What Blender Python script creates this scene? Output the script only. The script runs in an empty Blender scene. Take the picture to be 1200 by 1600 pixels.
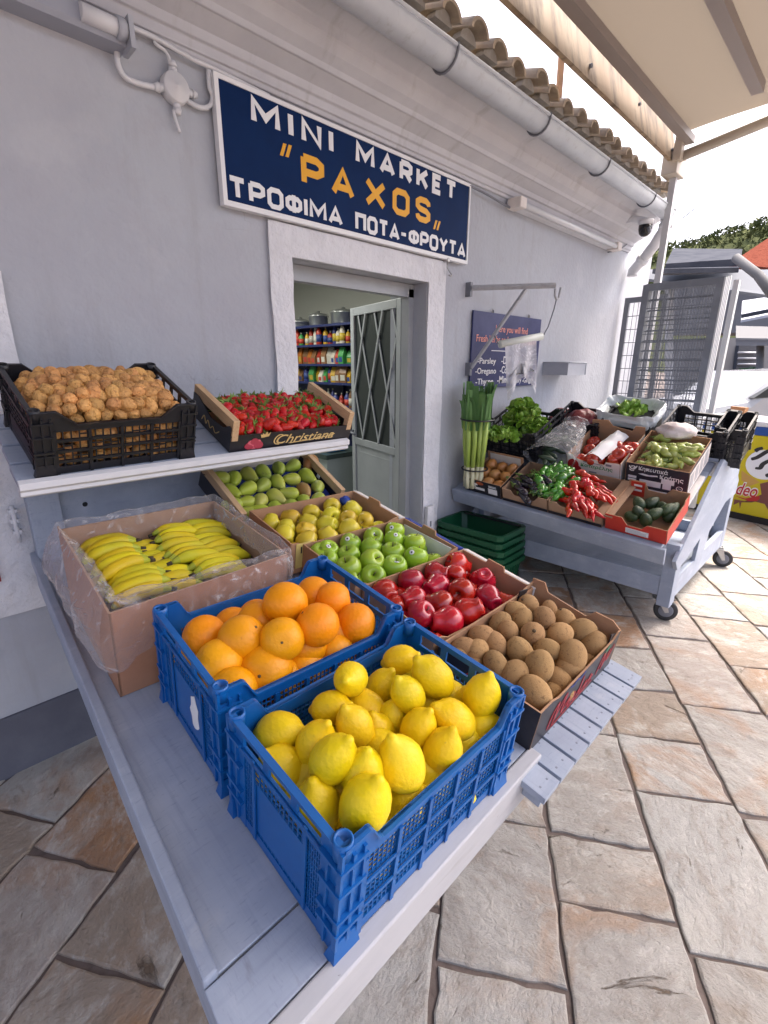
import bpy, math, random
from mathutils import Vector, Matrix, Euler, noise
R = math.radians
rnd = random.Random(7)
S = bpy.context.scene
COL = S.collection

# ------------------------------------------------------------ camera, sky, sun
CAMZ = 1.5
FPX = 748.0                                   # focal length in photo pixels (photo 1200 x 1600)
yaw, pitch, roll = R(45.0), R(17.0), R(-0.2)
C0 = Vector((0, 0, CAMZ))
fwd = Vector((math.cos(yaw)*math.cos(pitch), math.sin(yaw)*math.cos(pitch), -math.sin(pitch)))
rt = Vector((math.sin(yaw), -math.cos(yaw), 0))
dn = fwd.cross(rt)
c_, s_ = math.cos(roll), math.sin(roll)
rt, dn = c_*rt + s_*dn, -s_*rt + c_*dn
cam = bpy.data.cameras.new('camera')
cam_o = bpy.data.objects.new('camera', cam)
COL.objects.link(cam_o)
m = Matrix((rt, -dn, -fwd)).transposed().to_4x4()
m.translation = C0
cam_o.matrix_world = m
cam.sensor_fit = 'VERTICAL'; cam.sensor_height = 36; cam.sensor_width = 27
cam.lens = FPX*36/1600
cam.clip_start = 0.02; cam.clip_end = 2000
S.camera = cam_o

SUN_EL, SUN_AZ = R(58), R(-20)                # azimuth from +X towards +Y
W = bpy.data.worlds.new('World'); S.world = W; W.use_nodes = True
nt = W.node_tree; nt.nodes.clear()
sky = nt.nodes.new('ShaderNodeTexSky'); sky.sky_type = 'NISHITA'; sky.sun_disc = False
sky.sun_elevation = SUN_EL; sky.sun_rotation = R(90) - SUN_AZ
sky.dust_density = 7.0; sky.air_density = .55; sky.ozone_density = 0.0
bg = nt.nodes.new('ShaderNodeBackground'); bg.inputs['Strength'].default_value = 0.15
wo = nt.nodes.new('ShaderNodeOutputWorld')
nt.links.new(sky.outputs[0], bg.inputs[0]); nt.links.new(bg.outputs[0], wo.inputs[0])
sun = bpy.data.lights.new('sun', 'SUN'); sun.energy = .85; sun.angle = R(16); sun.color = (1, .97, .91)
sun_o = bpy.data.objects.new('sun', sun); COL.objects.link(sun_o)
sd = Vector((math.cos(SUN_EL)*math.cos(SUN_AZ), math.cos(SUN_EL)*math.sin(SUN_AZ), math.sin(SUN_EL)))
sun_o.rotation_euler = sd.to_track_quat('Z', 'Y').to_euler()
sun_o.location = (0, 0, 20)
S.view_settings.view_transform = 'Standard'; S.view_settings.look = 'None'
S.view_settings.exposure = 2.2; S.view_settings.gamma = 1.0
S.cycles.max_bounces = 8; S.cycles.diffuse_bounces = 3; S.cycles.transparent_max_bounces = 16

# ------------------------------------------------------------ geometry of the photo
def ray(px, py):
    v = rt*((px-600)/FPX) + dn*((py-800)/FPX) + fwd
    return v.normalized()
def at_x(px, py, x): r = ray(px, py); return C0 + r*(x/r.x)
def at_y(px, py, y): r = ray(px, py); return C0 + r*(y/r.y)
def at_z(px, py, z): r = ray(px, py); return C0 + r*((z-CAMZ)/r.z)
def at_d(px, py, d): r = ray(px, py); return C0 + r*(d/r.dot(fwd))
def at_f(px, py, F, zl):
    """point in the local coordinates of frame F where the sight line meets local height zl"""
    Fi = F.inverted(); o = Fi @ C0; d = (Fi.to_3x3() @ ray(px, py))
    return o + d*((zl-o.z)/d.z)
def frame(o, x=(1, 0, 0), y=None, z=None):
    x = Vector(x).normalized()
    if y is not None:
        y = Vector(y); z = x.cross(y).normalized(); y = z.cross(x)
    else:
        z = Vector(z).normalized(); y = z.cross(x).normalized(); x = y.cross(z)
    M = Matrix((x, y, z)).transposed().to_4x4(); M.translation = Vector(o); return M
T = Matrix.Translation
def RX(a): return Matrix.Rotation(R(a), 4, 'X')
def RY(a): return Matrix.Rotation(R(a), 4, 'Y')
def RZ(a): return Matrix.Rotation(R(a), 4, 'Z')

# ------------------------------------------------------------ materials
def mat(name, col, rough=.6, spec=.5, var=0., hue=0., mottle=None, bump=None, bump2=None, sss=0., metal=0., coat=0., trans=None, aniso=(1, 1, 1), emit=None, dirt=None):
    """mottle=(scale, colour, low, high)   bump=(scale, strength, distance)"""
    M = bpy.data.materials.new(name); M.use_nodes = True
    n = M.node_tree.nodes; l = M.node_tree.links
    b = n['Principled BSDF']
    b.inputs['Roughness'].default_value = rough
    b.inputs['Specular IOR Level'].default_value = spec
    b.inputs['Metallic'].default_value = metal
    b.inputs['Coat Weight'].default_value = coat
    b.inputs['Coat Roughness'].default_value = .1
    if sss:
        b.inputs['Subsurface Weight'].default_value = sss
        b.inputs['Subsurface Radius'].default_value = (.01, .006, .003)
        b.inputs['Subsurface Scale'].default_value = 1.0
    tc = n.new('ShaderNodeTexCoord'); mp = n.new('ShaderNodeMapping'); mp.inputs['Scale'].default_value = aniso
    l.new(tc.outputs['Object'], mp.inputs[0])
    oi = n.new('ShaderNodeObjectInfo')
    av = n.new('ShaderNodeVectorMath'); av.operation = 'ADD'
    sc = n.new('ShaderNodeMath'); sc.operation = 'MULTIPLY'; sc.inputs[1].default_value = 37.0
    l.new(oi.outputs['Random'], sc.inputs[0]); l.new(mp.outputs[0], av.inputs[0]); l.new(sc.outputs[0], av.inputs[1])
    vec = av.outputs[0]
    rgb = n.new('ShaderNodeRGB'); rgb.outputs[0].default_value = (*col, 1); cur = rgb.outputs[0]
    for mo in ([mottle] if mottle and not isinstance(mottle, list) else (mottle or [])):
        nz = n.new('ShaderNodeTexNoise'); nz.inputs['Scale'].default_value = mo[0]; nz.inputs['Detail'].default_value = 6; nz.inputs['Roughness'].default_value = .6
        l.new(vec, nz.inputs['Vector'])
        rp = n.new('ShaderNodeMapRange'); rp.inputs[1].default_value = mo[2]; rp.inputs[2].default_value = mo[3]
        l.new(nz.outputs['Fac'], rp.inputs[0])
        mx = n.new('ShaderNodeMix'); mx.data_type = 'RGBA'; mx.inputs[7].default_value = (*mo[1], 1)
        l.new(rp.outputs[0], mx.inputs[0]); l.new(cur, mx.inputs[6]); cur = mx.outputs[2]
    if var or hue:
        hs = n.new('ShaderNodeHueSaturation')
        a = n.new('ShaderNodeMapRange'); a.inputs[3].default_value = 1-var; a.inputs[4].default_value = 1+var
        l.new(oi.outputs['Random'], a.inputs[0]); l.new(a.outputs[0], hs.inputs['Value'])
        w2 = n.new('ShaderNodeTexWhiteNoise'); w2.noise_dimensions = '1D'; l.new(sc.outputs[0], w2.inputs['W'])
        h = n.new('ShaderNodeMapRange'); h.inputs[3].default_value = .5-hue; h.inputs[4].default_value = .5+hue
        l.new(w2.outputs['Value'], h.inputs[0]); l.new(h.outputs[0], hs.inputs['Hue'])
        l.new(cur, hs.inputs['Color']); cur = hs.outputs[0]
    l.new(cur, b.inputs['Base Color'])
    prev = None
    for bp in (bump, bump2):
        if bp:
            nz = n.new('ShaderNodeTexNoise'); nz.inputs['Scale'].default_value = bp[0]; nz.inputs['Detail'].default_value = 4
            l.new(vec, nz.inputs['Vector'])
            bu = n.new('ShaderNodeBump'); bu.inputs['Strength'].default_value = bp[1]; bu.inputs['Distance'].default_value = bp[2]
            l.new(nz.outputs['Fac'], bu.inputs['Height'])
            if prev: l.new(prev, bu.inputs['Normal'])
            prev = bu.outputs[0]
    if prev: l.new(prev, b.inputs['Normal'])
    if emit:
        b.inputs['Emission Color'].default_value = (*emit[0], 1); b.inputs['Emission Strength'].default_value = emit[1]
    M['bsdf'] = b.name
    return M

def film_mat(name, tint=(.9, .9, .92), alpha=.25, rough=.15):
    M = bpy.data.materials.new(name); M.use_nodes = True
    n = M.node_tree.nodes; l = M.node_tree.links; n.clear()
    out = n.new('ShaderNodeOutputMaterial'); mx = n.new('ShaderNodeMixShader')
    tr = n.new('ShaderNodeBsdfTransparent'); tr.inputs[0].default_value = (*tint, 1)
    gl = n.new('ShaderNodeBsdfPrincipled'); gl.inputs['Base Color'].default_value = (.75, .75, .77, 1); gl.inputs['Roughness'].default_value = rough
    lw = n.new('ShaderNodeLayerWeight'); lw.inputs[0].default_value = .35
    mr = n.new('ShaderNodeMapRange'); mr.inputs[3].default_value = alpha; mr.inputs[4].default_value = min(1, alpha+.40)
    tc = n.new('ShaderNodeTexCoord'); nz = n.new('ShaderNodeTexNoise'); nz.inputs['Scale'].default_value = 22; nz.inputs['Detail'].default_value = 4; nz.inputs['Distortion'].default_value = 1.2
    l.new(tc.outputs['Object'], nz.inputs['Vector'])
    bu = n.new('ShaderNodeBump'); bu.inputs['Strength'].default_value = .9; bu.inputs['Distance'].default_value = .012
    l.new(nz.outputs['Fac'], bu.inputs['Height']); l.new(bu.outputs[0], gl.inputs['Normal']); l.new(bu.outputs[0], lw.inputs['Normal'])
    nz2 = n.new('ShaderNodeTexNoise'); nz2.inputs['Scale'].default_value = 16; nz2.inputs['Detail'].default_value = 5; nz2.inputs['Distortion'].default_value = 2.2
    l.new(tc.outputs['Object'], nz2.inputs['Vector'])
    sr = n.new('ShaderNodeMapRange'); sr.inputs[1].default_value = .56; sr.inputs[2].default_value = .70; sr.inputs[4].default_value = .30  # painted white streak highlights of wrinkled film, put in as noisy opacity
    l.new(nz2.outputs['Fac'], sr.inputs[0])
    ad = n.new('ShaderNodeMath'); ad.operation = 'ADD'; ad.use_clamp = True
    l.new(lw.outputs['Facing'], mr.inputs[0]); l.new(mr.outputs[0], ad.inputs[0]); l.new(sr.outputs[0], ad.inputs[1]); l.new(ad.outputs[0], mx.inputs[0]); l.new(tr.outputs[0], mx.inputs[1]); l.new(gl.outputs[0], mx.inputs[2])
    l.new(mx.outputs[0], out.inputs[0])
    return M

def cloth_mat(name, col, transl=.4):
    M = bpy.data.materials.new(name); M.use_nodes = True
    n = M.node_tree.nodes; l = M.node_tree.links; n.clear()
    out = n.new('ShaderNodeOutputMaterial'); mx = n.new('ShaderNodeMixShader'); mx.inputs[0].default_value = transl
    d = n.new('ShaderNodeBsdfDiffuse'); t = n.new('ShaderNodeBsdfTranslucent')
    d.inputs[0].default_value = (*col, 1); t.inputs[0].default_value = (*col, 1)
    l.new(d.outputs[0], mx.inputs[1]); l.new(t.outputs[0], mx.inputs[2]); l.new(mx.outputs[0], out.inputs[0])
    return M

# ------------------------------------------------------------ mesh building
class MB:
    def __init__(s): s.v = []; s.f = []; s.m = []; s.sm = []
    def add(s, vs, fs, mi=0, X=None, smooth=False):
        o = len(s.v)
        s.v += [tuple(X @ Vector(p)) if X else tuple(p) for p in vs]
        for k, f in enumerate(fs):
            s.f.append(tuple(i+o for i in f)); s.m.append(mi if isinstance(mi, int) else mi[k]); s.sm.append(smooth)
        return s
    def box(s, x0, x1, y0, y1, z0, z1, mi=0, X=None):
        vs = [(x0,y0,z0),(x1,y0,z0),(x1,y1,z0),(x0,y1,z0),(x0,y0,z1),(x1,y0,z1),(x1,y1,z1),(x0,y1,z1)]
        return s.add(vs, [(3,2,1,0),(4,5,6,7),(0,1,5,4),(1,2,6,5),(2,3,7,6),(3,0,4,7)], mi, X)
    def quad(s, a, b, c, d, mi=0): return s.add([a,b,c,d], [(0,1,2,3)], mi)
    def prism(s, poly, t0, t1, axis='y', mi=0, X=None):
        """polygon in two axes pushed along the third from t0 to t1"""
        def P(a, b, t): return {'y': (a, t, b), 'x': (t, a, b), 'z': (a, b, t)}[axis]
        k = len(poly)
        vs = [P(a, b, t0) for a, b in poly] + [P(a, b, t1) for a, b in poly]
        fs = [tuple(range(k))[::-1], tuple(range(k, 2*k))] + [(i, (i+1) % k, k+(i+1) % k, k+i) for i in range(k)]
        if axis == 'y': fs = [f[::-1] for f in fs]
        return s.add(vs, fs, mi, X)
    def tube(s, pts, r, n=8, mi=0, X=None, caps=True, smooth=True):
        pts = [Vector(p) for p in pts]; rs = r if isinstance(r, (list, tuple)) else [r]*len(pts)
        vs = []; up = None
        for i, p in enumerate(pts):
            d = (pts[min(i+1, len(pts)-1)] - pts[max(i-1, 0)]).normalized()
            if up is None: up = Vector((0,0,1)) if abs(d.z) < .9 else Vector((1,0,0))
            a = d.cross(up).normalized(); up = a.cross(d).normalized()
            for k in range(n):
                t = 2*math.pi*k/n
                vs.append(p + (a*math.cos(t) + up*math.sin(t))*rs[i])
        fs = []
        for i in range(len(pts)-1):
            for k in range(n):
                fs.append((i*n+k, i*n+(k+1) % n, (i+1)*n+(k+1) % n, (i+1)*n+k))
        s.add(vs, fs, mi, X, smooth)
        if caps:
            o = len(s.v)-len(vs)
            s.f.append(tuple(o+k for k in range(n))[::-1]); s.m.append(mi); s.sm.append(False)
            s.f.append(tuple(o+(len(pts)-1)*n+k for k in range(n))); s.m.append(mi); s.sm.append(False)
        return s
    def lathe(s, prof, n=16, mi=0, X=None, fn=None, smooth=True):
        """profile of (radius, z); fn(vector) may displace"""
        vs = []
        for r, z in prof:
            for k in range(n):
                t = 2*math.pi*k/n
                p = Vector((r*math.cos(t), r*math.sin(t), z))
                vs.append(fn(p) if fn else p)
        fs = []
        for i in range(len(prof)-1):
            for k in range(n): fs.append((i*n+k, i*n+(k+1) % n, (i+1)*n+(k+1) % n, (i+1)*n+k))
        fs.append(tuple(range(n))[::-1]); fs.append(tuple((len(prof)-1)*n+k for k in range(n)))
        return s.add(vs, fs, mi, X, smooth)
    def grid(s, fn, nu, nv, mi=0, smooth=True):
        vs = [fn(i/nu, j/nv) for j in range(nv+1) for i in range(nu+1)]
        fs = [(j*(nu+1)+i, j*(nu+1)+i+1, (j+1)*(nu+1)+i+1, (j+1)*(nu+1)+i) for j in range(nv) for i in range(nu)]
        return s.add(vs, fs, mi, None, smooth)
    def mesh(s, name, mats):
        me = bpy.data.meshes.new(name); me.from_pydata(s.v, [], s.f); 
        for mm in (mats if isinstance(mats, (list, tuple)) else [mats]): me.materials.append(mm)
        me.polygons.foreach_set('material_index', s.m); me.polygons.foreach_set('use_smooth', s.sm)
        me.update(); return me
    def build(s, name, mats, parent=None, X=None, bevel=0):
        o = bpy.data.objects.new(name, s.mesh(name, mats)); COL.objects.link(o)
        if parent: o.parent = parent
        if X is not None: o.matrix_local = X
        if bevel:
            b = o.modifiers.new('bevel', 'BEVEL'); b.width = bevel; b.segments = 2; b.limit_method = 'ANGLE'; b.angle_limit = R(50)
        return o

def tag(o, label=None, cat=None, group=None, kind=None):
    if label: o['label'] = label
    if cat: o['category'] = cat
    if group: o['group'] = group
    if kind: o['kind'] = kind
    return o
def thing(name, label, cat, F=None, group=None):
    o = bpy.data.objects.new(name, None); COL.objects.link(o); o.empty_display_size = .1
    if F is not None: o.matrix_world = F if isinstance(F, Matrix) else T(Vector(F))
    return tag(o, label, cat, group)
def copy_tree(o, parent=None):
    c = o.copy(); COL.objects.link(c)
    if parent: c.parent = parent
    for ch in list(o.children): copy_tree(ch, c)
    return c
def text(s, mt, parent, X, x0=None, x1=None, size=.1, name='lettering', off=0., shear=0., ext=.0008, space=1., h=None, align='LEFT', wide=1.):
    """lettering as a mesh; with x0,x1 (and h) it is fitted to that width (and cap height)"""
    cu = bpy.data.curves.new(name, 'FONT'); cu.body = s; cu.size = 1; cu.offset = off; cu.shear = shear; cu.extrude = 0; cu.space_character = space; cu.align_x = 'LEFT' if x0 is not None else align
    cu.resolution_u = 4
    o = bpy.data.objects.new(name, cu); COL.objects.link(o)
    bpy.context.view_layer.update()
    dg = bpy.context.evaluated_depsgraph_get()
    me = bpy.data.meshes.new_from_object(o.evaluated_get(dg)); bpy.data.objects.remove(o); bpy.data.curves.remove(cu)
    xs = [v.co.x for v in me.vertices]; ys = [v.co.y for v in me.vertices]
    if x0 is not None:
        sx = (x1-x0)/(max(xs)-min(xs)); sy = (h/(max(ys)-min(ys))) if h else sx
        ox, oy = min(xs), (min(ys) if h else 0)
    else: sx = size*wide; sy = size; ox = oy = 0; x0 = 0
    for v in me.vertices: v.co = ((v.co.x-ox)*sx+x0, (v.co.y-oy)*sy, 0)
    # give the letters a real thickness
    me2 = bpy.data.meshes.new(name); V = [tuple(v.co) for v in me.vertices]; n = len(V)
    Fs = [tuple(p.vertices) for p in me.polygons]
    V2 = [(x, y, ext) for x, y, z in V] + [(x, y, -.0005) for x, y, z in V]
    ed = {}
    for f in Fs:
        for i in range(len(f)):
            e = (f[i], f[(i+1) % len(f)]); ed[e] = ed.get(e, 0)+1
    side = [(a, b, b+n, a+n)[::-1] for (a, b) in ed if (b, a) not in ed]
    me2.from_pydata(V2, [], Fs+side); me2.materials.append(mt); me2.update()
    bpy.data.meshes.remove(me)
    ob = bpy.data.objects.new(name, me2); COL.objects.link(ob); ob.parent = parent; ob.matrix_local = X
    return ob
FRONT = RX(90)                                  # local XY drawing -> upright, facing -Y

# ------------------------------------------------------------ shared materials
m_wall = mat('wall_paint', (.395, .42, .468), .85, mottle=[(1.3, (.345, .355, .405), .44, .70), (14, (.375, .385, .43), .5, .8), (.7, (.445, .455, .495), .5, .75), (60, (.40, .40, .43), .70, .80)], bump=(38, .35, .01), bump2=(5, .25, .02))
m_rough = mat('rough_plaster', (.65, .66, .70), .9, mottle=(6, (.55, .56, .60), .45, .75), bump=(28, .6, .02), bump2=(90, .4, .006))
m_corn = mat('cornice_paint', (.50, .505, .54), .8, mottle=[(3, (.42, .425, .465), .45, .75)], bump=(30, .15, .006))
m_plinth = mat('plinth_paint', (.095, .10, .13), .85, mottle=(7, (.125, .13, .16), .45, .75), bump=(50, .35, .008))
m_stand = mat('stand_paint', (.295, .34, .43), .5, mottle=[(2.5, (.36, .41, .50), .4, .7), (60, (.25, .285, .37), .58, .75), (13, (.22, .24, .29), .66, .78), (5, (.40, .44, .52), .58, .75)], bump=(9, .25, .004), bump2=(120, .12, .002), aniso=(.7, 3, 3))
m_stand_x = mat('stand_paint_grain', (.295, .34, .43), .5, mottle=[(2.5, (.36, .41, .50), .4, .7), (60, (.25, .285, .37), .58, .75), (13, (.22, .24, .29), .66, .78), (5, (.40, .44, .52), .58, .75)], bump=(9, .25, .004), bump2=(120, .12, .002), aniso=(3, .7, 3))
m_apron = mat('apron_paint', (.46, .465, .49), .55, mottle=(5, (.41, .415, .44), .4, .7), bump=(30, .2, .003), aniso=(.6, 3, 3))
m_grey = mat('grey_metal_paint', (.40, .42, .47), .45, mottle=(9, (.34, .36, .41), .45, .75))
m_dgrey = mat('dark_grey_metal', (.16, .17, .20), .45)
m_white = mat('white_paint', (.62, .63, .66), .5, mottle=(8, (.54, .55, .58), .45, .75))
m_black = mat('black_plastic', (.012, .013, .018), .42, bump=(80, .1, .002))
m_blue = mat('blue_plastic', (.002, .095, .345), .38, mottle=(11, (.005, .12, .40), .42, .75), bump=(70, .08, .002))
m_card = mat('cardboard', (.42, .235, .13), .85, mottle=(14, (.34, .205, .125), .45, .75), bump=(45, .15, .003))
m_cardin = mat('cardboard_inside', (.40, .25, .16), .9, mottle=(10, (.33, .20, .125), .45, .75))
m_cwhite = mat('white_card', (.66, .62, .60), .7, mottle=(12, (.56, .52, .49), .5, .8))
m_cblack = mat('black_card', (.016, .015, .020), .4, mottle=(14, (.035, .030, .034), .55, .8))
m_wood = mat('pale_wood', (.55, .37, .21), .7, mottle=[(22, (.44, .28, .15), .45, .7)], aniso=(5, .6, 5), bump=(60, .2, .002))
m_gold = mat('gold_print', (.60, .42, .17), .45)
m_red_print = mat('red_print', (.42, .015, .02), .5)
m_paperw = mat('white_paper', (.76, .76, .77), .7)
m_blueprint = mat('blue_print', (.012, .035, .24), .5)
m_steel = mat('dull_steel', (.42, .42, .43), .38, metal=.9)

def add_layer(M, col, scale, aniso=(1, 1, 1), lo=.5, hi=.7, amt=1., detail=6, dist=0., rough=.6, line=False):
    """another uneven layer (stain, grain, crack) over a material's colour"""
    n = M.node_tree.nodes; l = M.node_tree.links; b = n['Principled BSDF']; src = b.inputs['Base Color'].links[0].from_socket
    tc = n.new('ShaderNodeTexCoord'); mp = n.new('ShaderNodeMapping'); mp.inputs['Scale'].default_value = aniso; mp.inputs['Location'].default_value = (scale, 3, 7)
    nz = n.new('ShaderNodeTexNoise'); nz.inputs['Scale'].default_value = scale; nz.inputs['Detail'].default_value = detail; nz.inputs['Roughness'].default_value = rough; nz.inputs['Distortion'].default_value = dist
    l.new(tc.outputs['Object'], mp.inputs[0]); l.new(mp.outputs[0], nz.inputs['Vector']); f = nz.outputs['Fac']
    if line:
        a = n.new('ShaderNodeMath'); a.operation = 'SUBTRACT'; a.inputs[1].default_value = .5; l.new(f, a.inputs[0])
        c = n.new('ShaderNodeMath'); c.operation = 'ABSOLUTE'; l.new(a.outputs[0], c.inputs[0]); f = c.outputs[0]
    r = n.new('ShaderNodeMapRange'); r.inputs[1].default_value = lo; r.inputs[2].default_value = hi; r.inputs[4].default_value = amt
    if line: r.inputs[3].default_value = amt; r.inputs[4].default_value = 0
    l.new(f, r.inputs[0])
    if line:
        g = n.new('ShaderNodeTexNoise'); g.inputs['Scale'].default_value = scale*.7; l.new(tc.outputs['Object'], g.inputs['Vector'])
        gr = n.new('ShaderNodeMapRange'); gr.inputs[1].default_value = .58; gr.inputs[2].default_value = .64; l.new(g.outputs['Fac'], gr.inputs[0])
        mu = n.new('ShaderNodeMath'); mu.operation = 'MULTIPLY'; l.new(r.outputs[0], mu.inputs[0]); l.new(gr.outputs[0], mu.inputs[1]); fo = mu.outputs[0]
    else: fo = r.outputs[0]
    mx = n.new('ShaderNodeMix'); mx.data_type = 'RGBA'; mx.inputs[7].default_value = (*col, 1)
    l.new(fo, mx.inputs[0]); l.new(src, mx.inputs[6]); l.new(mx.outputs[2], b.inputs['Base Color'])
add_layer(m_wall, (.30, .30, .32), 5, (2.2, 1, .22), .56, .78, .55)             # rain streaks
add_layer(m_wall, (.26, .26, .28), 2.2, (1, 1, 1), .0, .0035, .6, 4, .4, .55, True)   # hairline cracks
add_layer(m_wall, (.46, .475, .51), 3.2, (1, 1, 1), .58, .66, .35)                # patched paint
add_layer(m_corn, (.30, .29, .29), 4, (3, 1, .6), .58, .75, .6)
add_layer(m_rough, (.45, .44, .44), 5, (2, 2, .5), .60, .78, .5)
for mm, an in ((m_stand, (26, 1.6, 10)), (m_stand_x, (1.6, 26, 10))):
    add_layer(mm, (.21, .25, .34), 3.0, an, .50, .72, .40, 8)                     # brush marks and grain
    add_layer(mm, (.17, .16, .15), 34, (1, 1, 1), .70, .74, .8, 4)                 # chips
    add_layer(mm, (.42, .45, .50), 6, (1, 1, 1), .62, .66, .35, 8)                 # touched up paint
add_layer(m_apron, (.30, .29, .28), 7, (.8, 6, 6), .58, .76, .6)
add_layer(m_apron, (.15, .13, .12), 40, (1, 1, 1), .71, .75, .7, 4)
add_layer(m_card, (.25, .13, .07), 6, (1, 1, 1), .60, .72, .5)
add_layer(m_blue, (.02, .16, .45), 50, (1, 1, 1), .66, .76, .5)
# ============================================================ ground and paving
def sstep(t): t = min(1, max(0, t)); return t*t*(3-2*t)
def gz(x, y): return .05*sstep((x-1.5)/1.4)*(1 if x < 40 else 1)
def paving_mats():
    M = bpy.data.materials.new('paving_stone'); M.use_nodes = True
    n = M.node_tree.nodes; l = M.node_tree.links; b = n['Principled BSDF']
    b.inputs['Roughness'].default_value = .62; b.inputs['Specular IOR Level'].default_value = .35
    at = n.new('ShaderNodeAttribute'); at.attribute_name = 'slab'
    tc = n.new('ShaderNodeTexCoord')
    off = n.new('ShaderNodeVectorMath'); off.operation = 'MULTIPLY_ADD'; off.inputs[1].default_value = (40, 23, 11)
    vr = n.new('ShaderNodeVectorRotate'); vr.rotation_type = 'Z_AXIS'
    sp0 = n.new('ShaderNodeSeparateColor'); l.new(at.outputs['Color'], sp0.inputs[0])
    am = n.new('ShaderNodeMath'); am.operation = 'MULTIPLY'; am.inputs[1].default_value = 6.28; l.new(sp0.outputs[2], am.inputs[0])
    l.new(tc.outputs['Object'], vr.inputs['Vector']); l.new(am.outputs[0], vr.inputs['Angle'])
    l.new(at.outputs['Color'], off.inputs[0]); l.new(vr.outputs[0], off.inputs[2])
    def nz(scale, det=8, rough=.65, dist=0):
        q = n.new('ShaderNodeTexNoise'); q.inputs['Scale'].default_value = scale; q.inputs['Detail'].default_value = det
        q.inputs['Roughness'].default_value = rough; q.inputs['Distortion'].default_value = dist; l.new(off.outputs[0], q.inputs['Vector']); return q
    def rng(a, lo, hi):
        q = n.new('ShaderNodeMapRange'); q.inputs[1].default_value = lo; q.inputs[2].default_value = hi; l.new(a, q.inputs[0]); return q.outputs[0]
    def mixc(f, a, bb):
        q = n.new('ShaderNodeMix'); q.data_type = 'RGBA'
        l.new(f, q.inputs[0])
        for k, v in ((6, a), (7, bb)):
            if isinstance(v, tuple): q.inputs[k].default_value = (*v, 1)
            else: l.new(v, q.inputs[k])
        return q.outputs[2]
    sep = n.new('ShaderNodeSeparateColor'); l.new(at.outputs['Color'], sep.inputs[0])
    base = n.new('ShaderNodeValToRGB'); cr = base.color_ramp; cr.interpolation = 'CONSTANT'
    cols = [(0, (.345, .325, .30)), (.28, (.385, .375, .355)), (.5, (.335, .305, .27)), (.66, (.355, .315, .285)), (.8, (.31, .255, .205)), (.93, (.32, .19, .115))]
    cr.elements[0].position = 0; cr.elements[0].color = (*cols[0][1], 1)
    cr.elements[1].position = cols[1][0]; cr.elements[1].color = (*cols[1][1], 1)
    for p, c in cols[2:]:
        e = cr.elements.new(p); e.color = (*c, 1)
    l.new(sep.outputs[0], base.inputs[0])
    n1 = nz(3.2, 9, .7, .6); n2 = nz(9, 8, .7, 1.0); n3 = nz(26, 8, .7, .4); n4 = nz(2.1, 6, .6, 1.5)
    c = mixc(rng(n1.outputs['Fac'], .50, .68), base.outputs[0], (.47, .45, .415))
    o_f = n.new('ShaderNodeMath'); o_f.operation = 'MULTIPLY'; l.new(rng(n4.outputs['Fac'], .50, .66), o_f.inputs[0]); l.new(sep.outputs[1], o_f.inputs[1])
    c = mixc(o_f.outputs[0], c, (.36, .20, .10))
    q = n.new('ShaderNodeMath'); q.operation = 'MULTIPLY'; q.inputs[1].default_value = .75; l.new(rng(n2.outputs['Fac'], .56, .72), q.inputs[0])
    c = mixc(q.outputs[0], c, (.20, .165, .125))
    q = n.new('ShaderNodeMath'); q.operation = 'MULTIPLY'; q.inputs[1].default_value = .5; l.new(rng(n3.outputs['Fac'], .56, .75), q.inputs[0])
    c = mixc(q.outputs[0], c, (.22, .195, .165))
    # pits and splits along the bedding of each stone
    mp = n.new('ShaderNodeMapping'); mp.inputs['Rotation'].default_value = (0, 0, R(20)); mp.inputs['Scale'].default_value = (1.6, 5.5, 1); l.new(off.outputs[0], mp.inputs[0])
    vo = n.new('ShaderNodeTexNoise'); vo.inputs['Scale'].default_value = 2.6; vo.inputs['Detail'].default_value = 8; vo.inputs['Roughness'].default_value = .68; vo.inputs['Distortion'].default_value = .9; l.new(mp.outputs[0], vo.inputs['Vector'])
    cg = n.new('ShaderNodeMapRange'); cg.inputs[1].default_value = .635; cg.inputs[2].default_value = .69; l.new(vo.outputs['Fac'], cg.inputs[0])
    cq = n.new('ShaderNodeMath'); cq.operation = 'MULTIPLY'; cq.inputs[1].default_value = .95; l.new(cg.outputs[0], cq.inputs[0])
    c = mixc(cq.outputs[0], c, (.13, .09, .06))
    mp2 = n.new('ShaderNodeMapping'); mp2.inputs['Rotation'].default_value = (0, 0, R(-35)); mp2.inputs['Scale'].default_value = (1.3, 2.4, 1); l.new(off.outputs[0], mp2.inputs[0])
    v2 = n.new('ShaderNodeTexNoise'); v2.inputs['Scale'].default_value = 7; v2.inputs['Detail'].default_value = 9; v2.inputs['Roughness'].default_value = .72; l.new(mp2.outputs[0], v2.inputs['Vector'])
    qq = n.new('ShaderNodeMath'); qq.operation = 'MULTIPLY'; qq.inputs[1].default_value = .65; l.new(rng(v2.outputs['Fac'], .52, .70), qq.inputs[0])
    c = mixc(qq.outputs[0], c, (.24, .195, .155))
    q3_ = n.new('ShaderNodeMath'); q3_.operation = 'MULTIPLY'; q3_.inputs[1].default_value = .6; l.new(rng(v2.outputs['Fac'], .47, .34), q3_.inputs[0])
    c = mixc(q3_.outputs[0], c, (.54, .52, .49))
    l.new(c, b.inputs['Base Color'])
    # relief
    bu = n.new('ShaderNodeBump'); bu.inputs['Strength'].default_value = .9; bu.inputs['Distance'].default_value = .020; l.new(v2.outputs['Fac'], bu.inputs['Height'])
    bu2 = n.new('ShaderNodeBump'); bu2.inputs['Strength'].default_value = .8; bu2.inputs['Distance'].default_value = .010; l.new(n3.outputs['Fac'], bu2.inputs['Height']); l.new(bu.outputs[0], bu2.inputs['Normal'])
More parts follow.
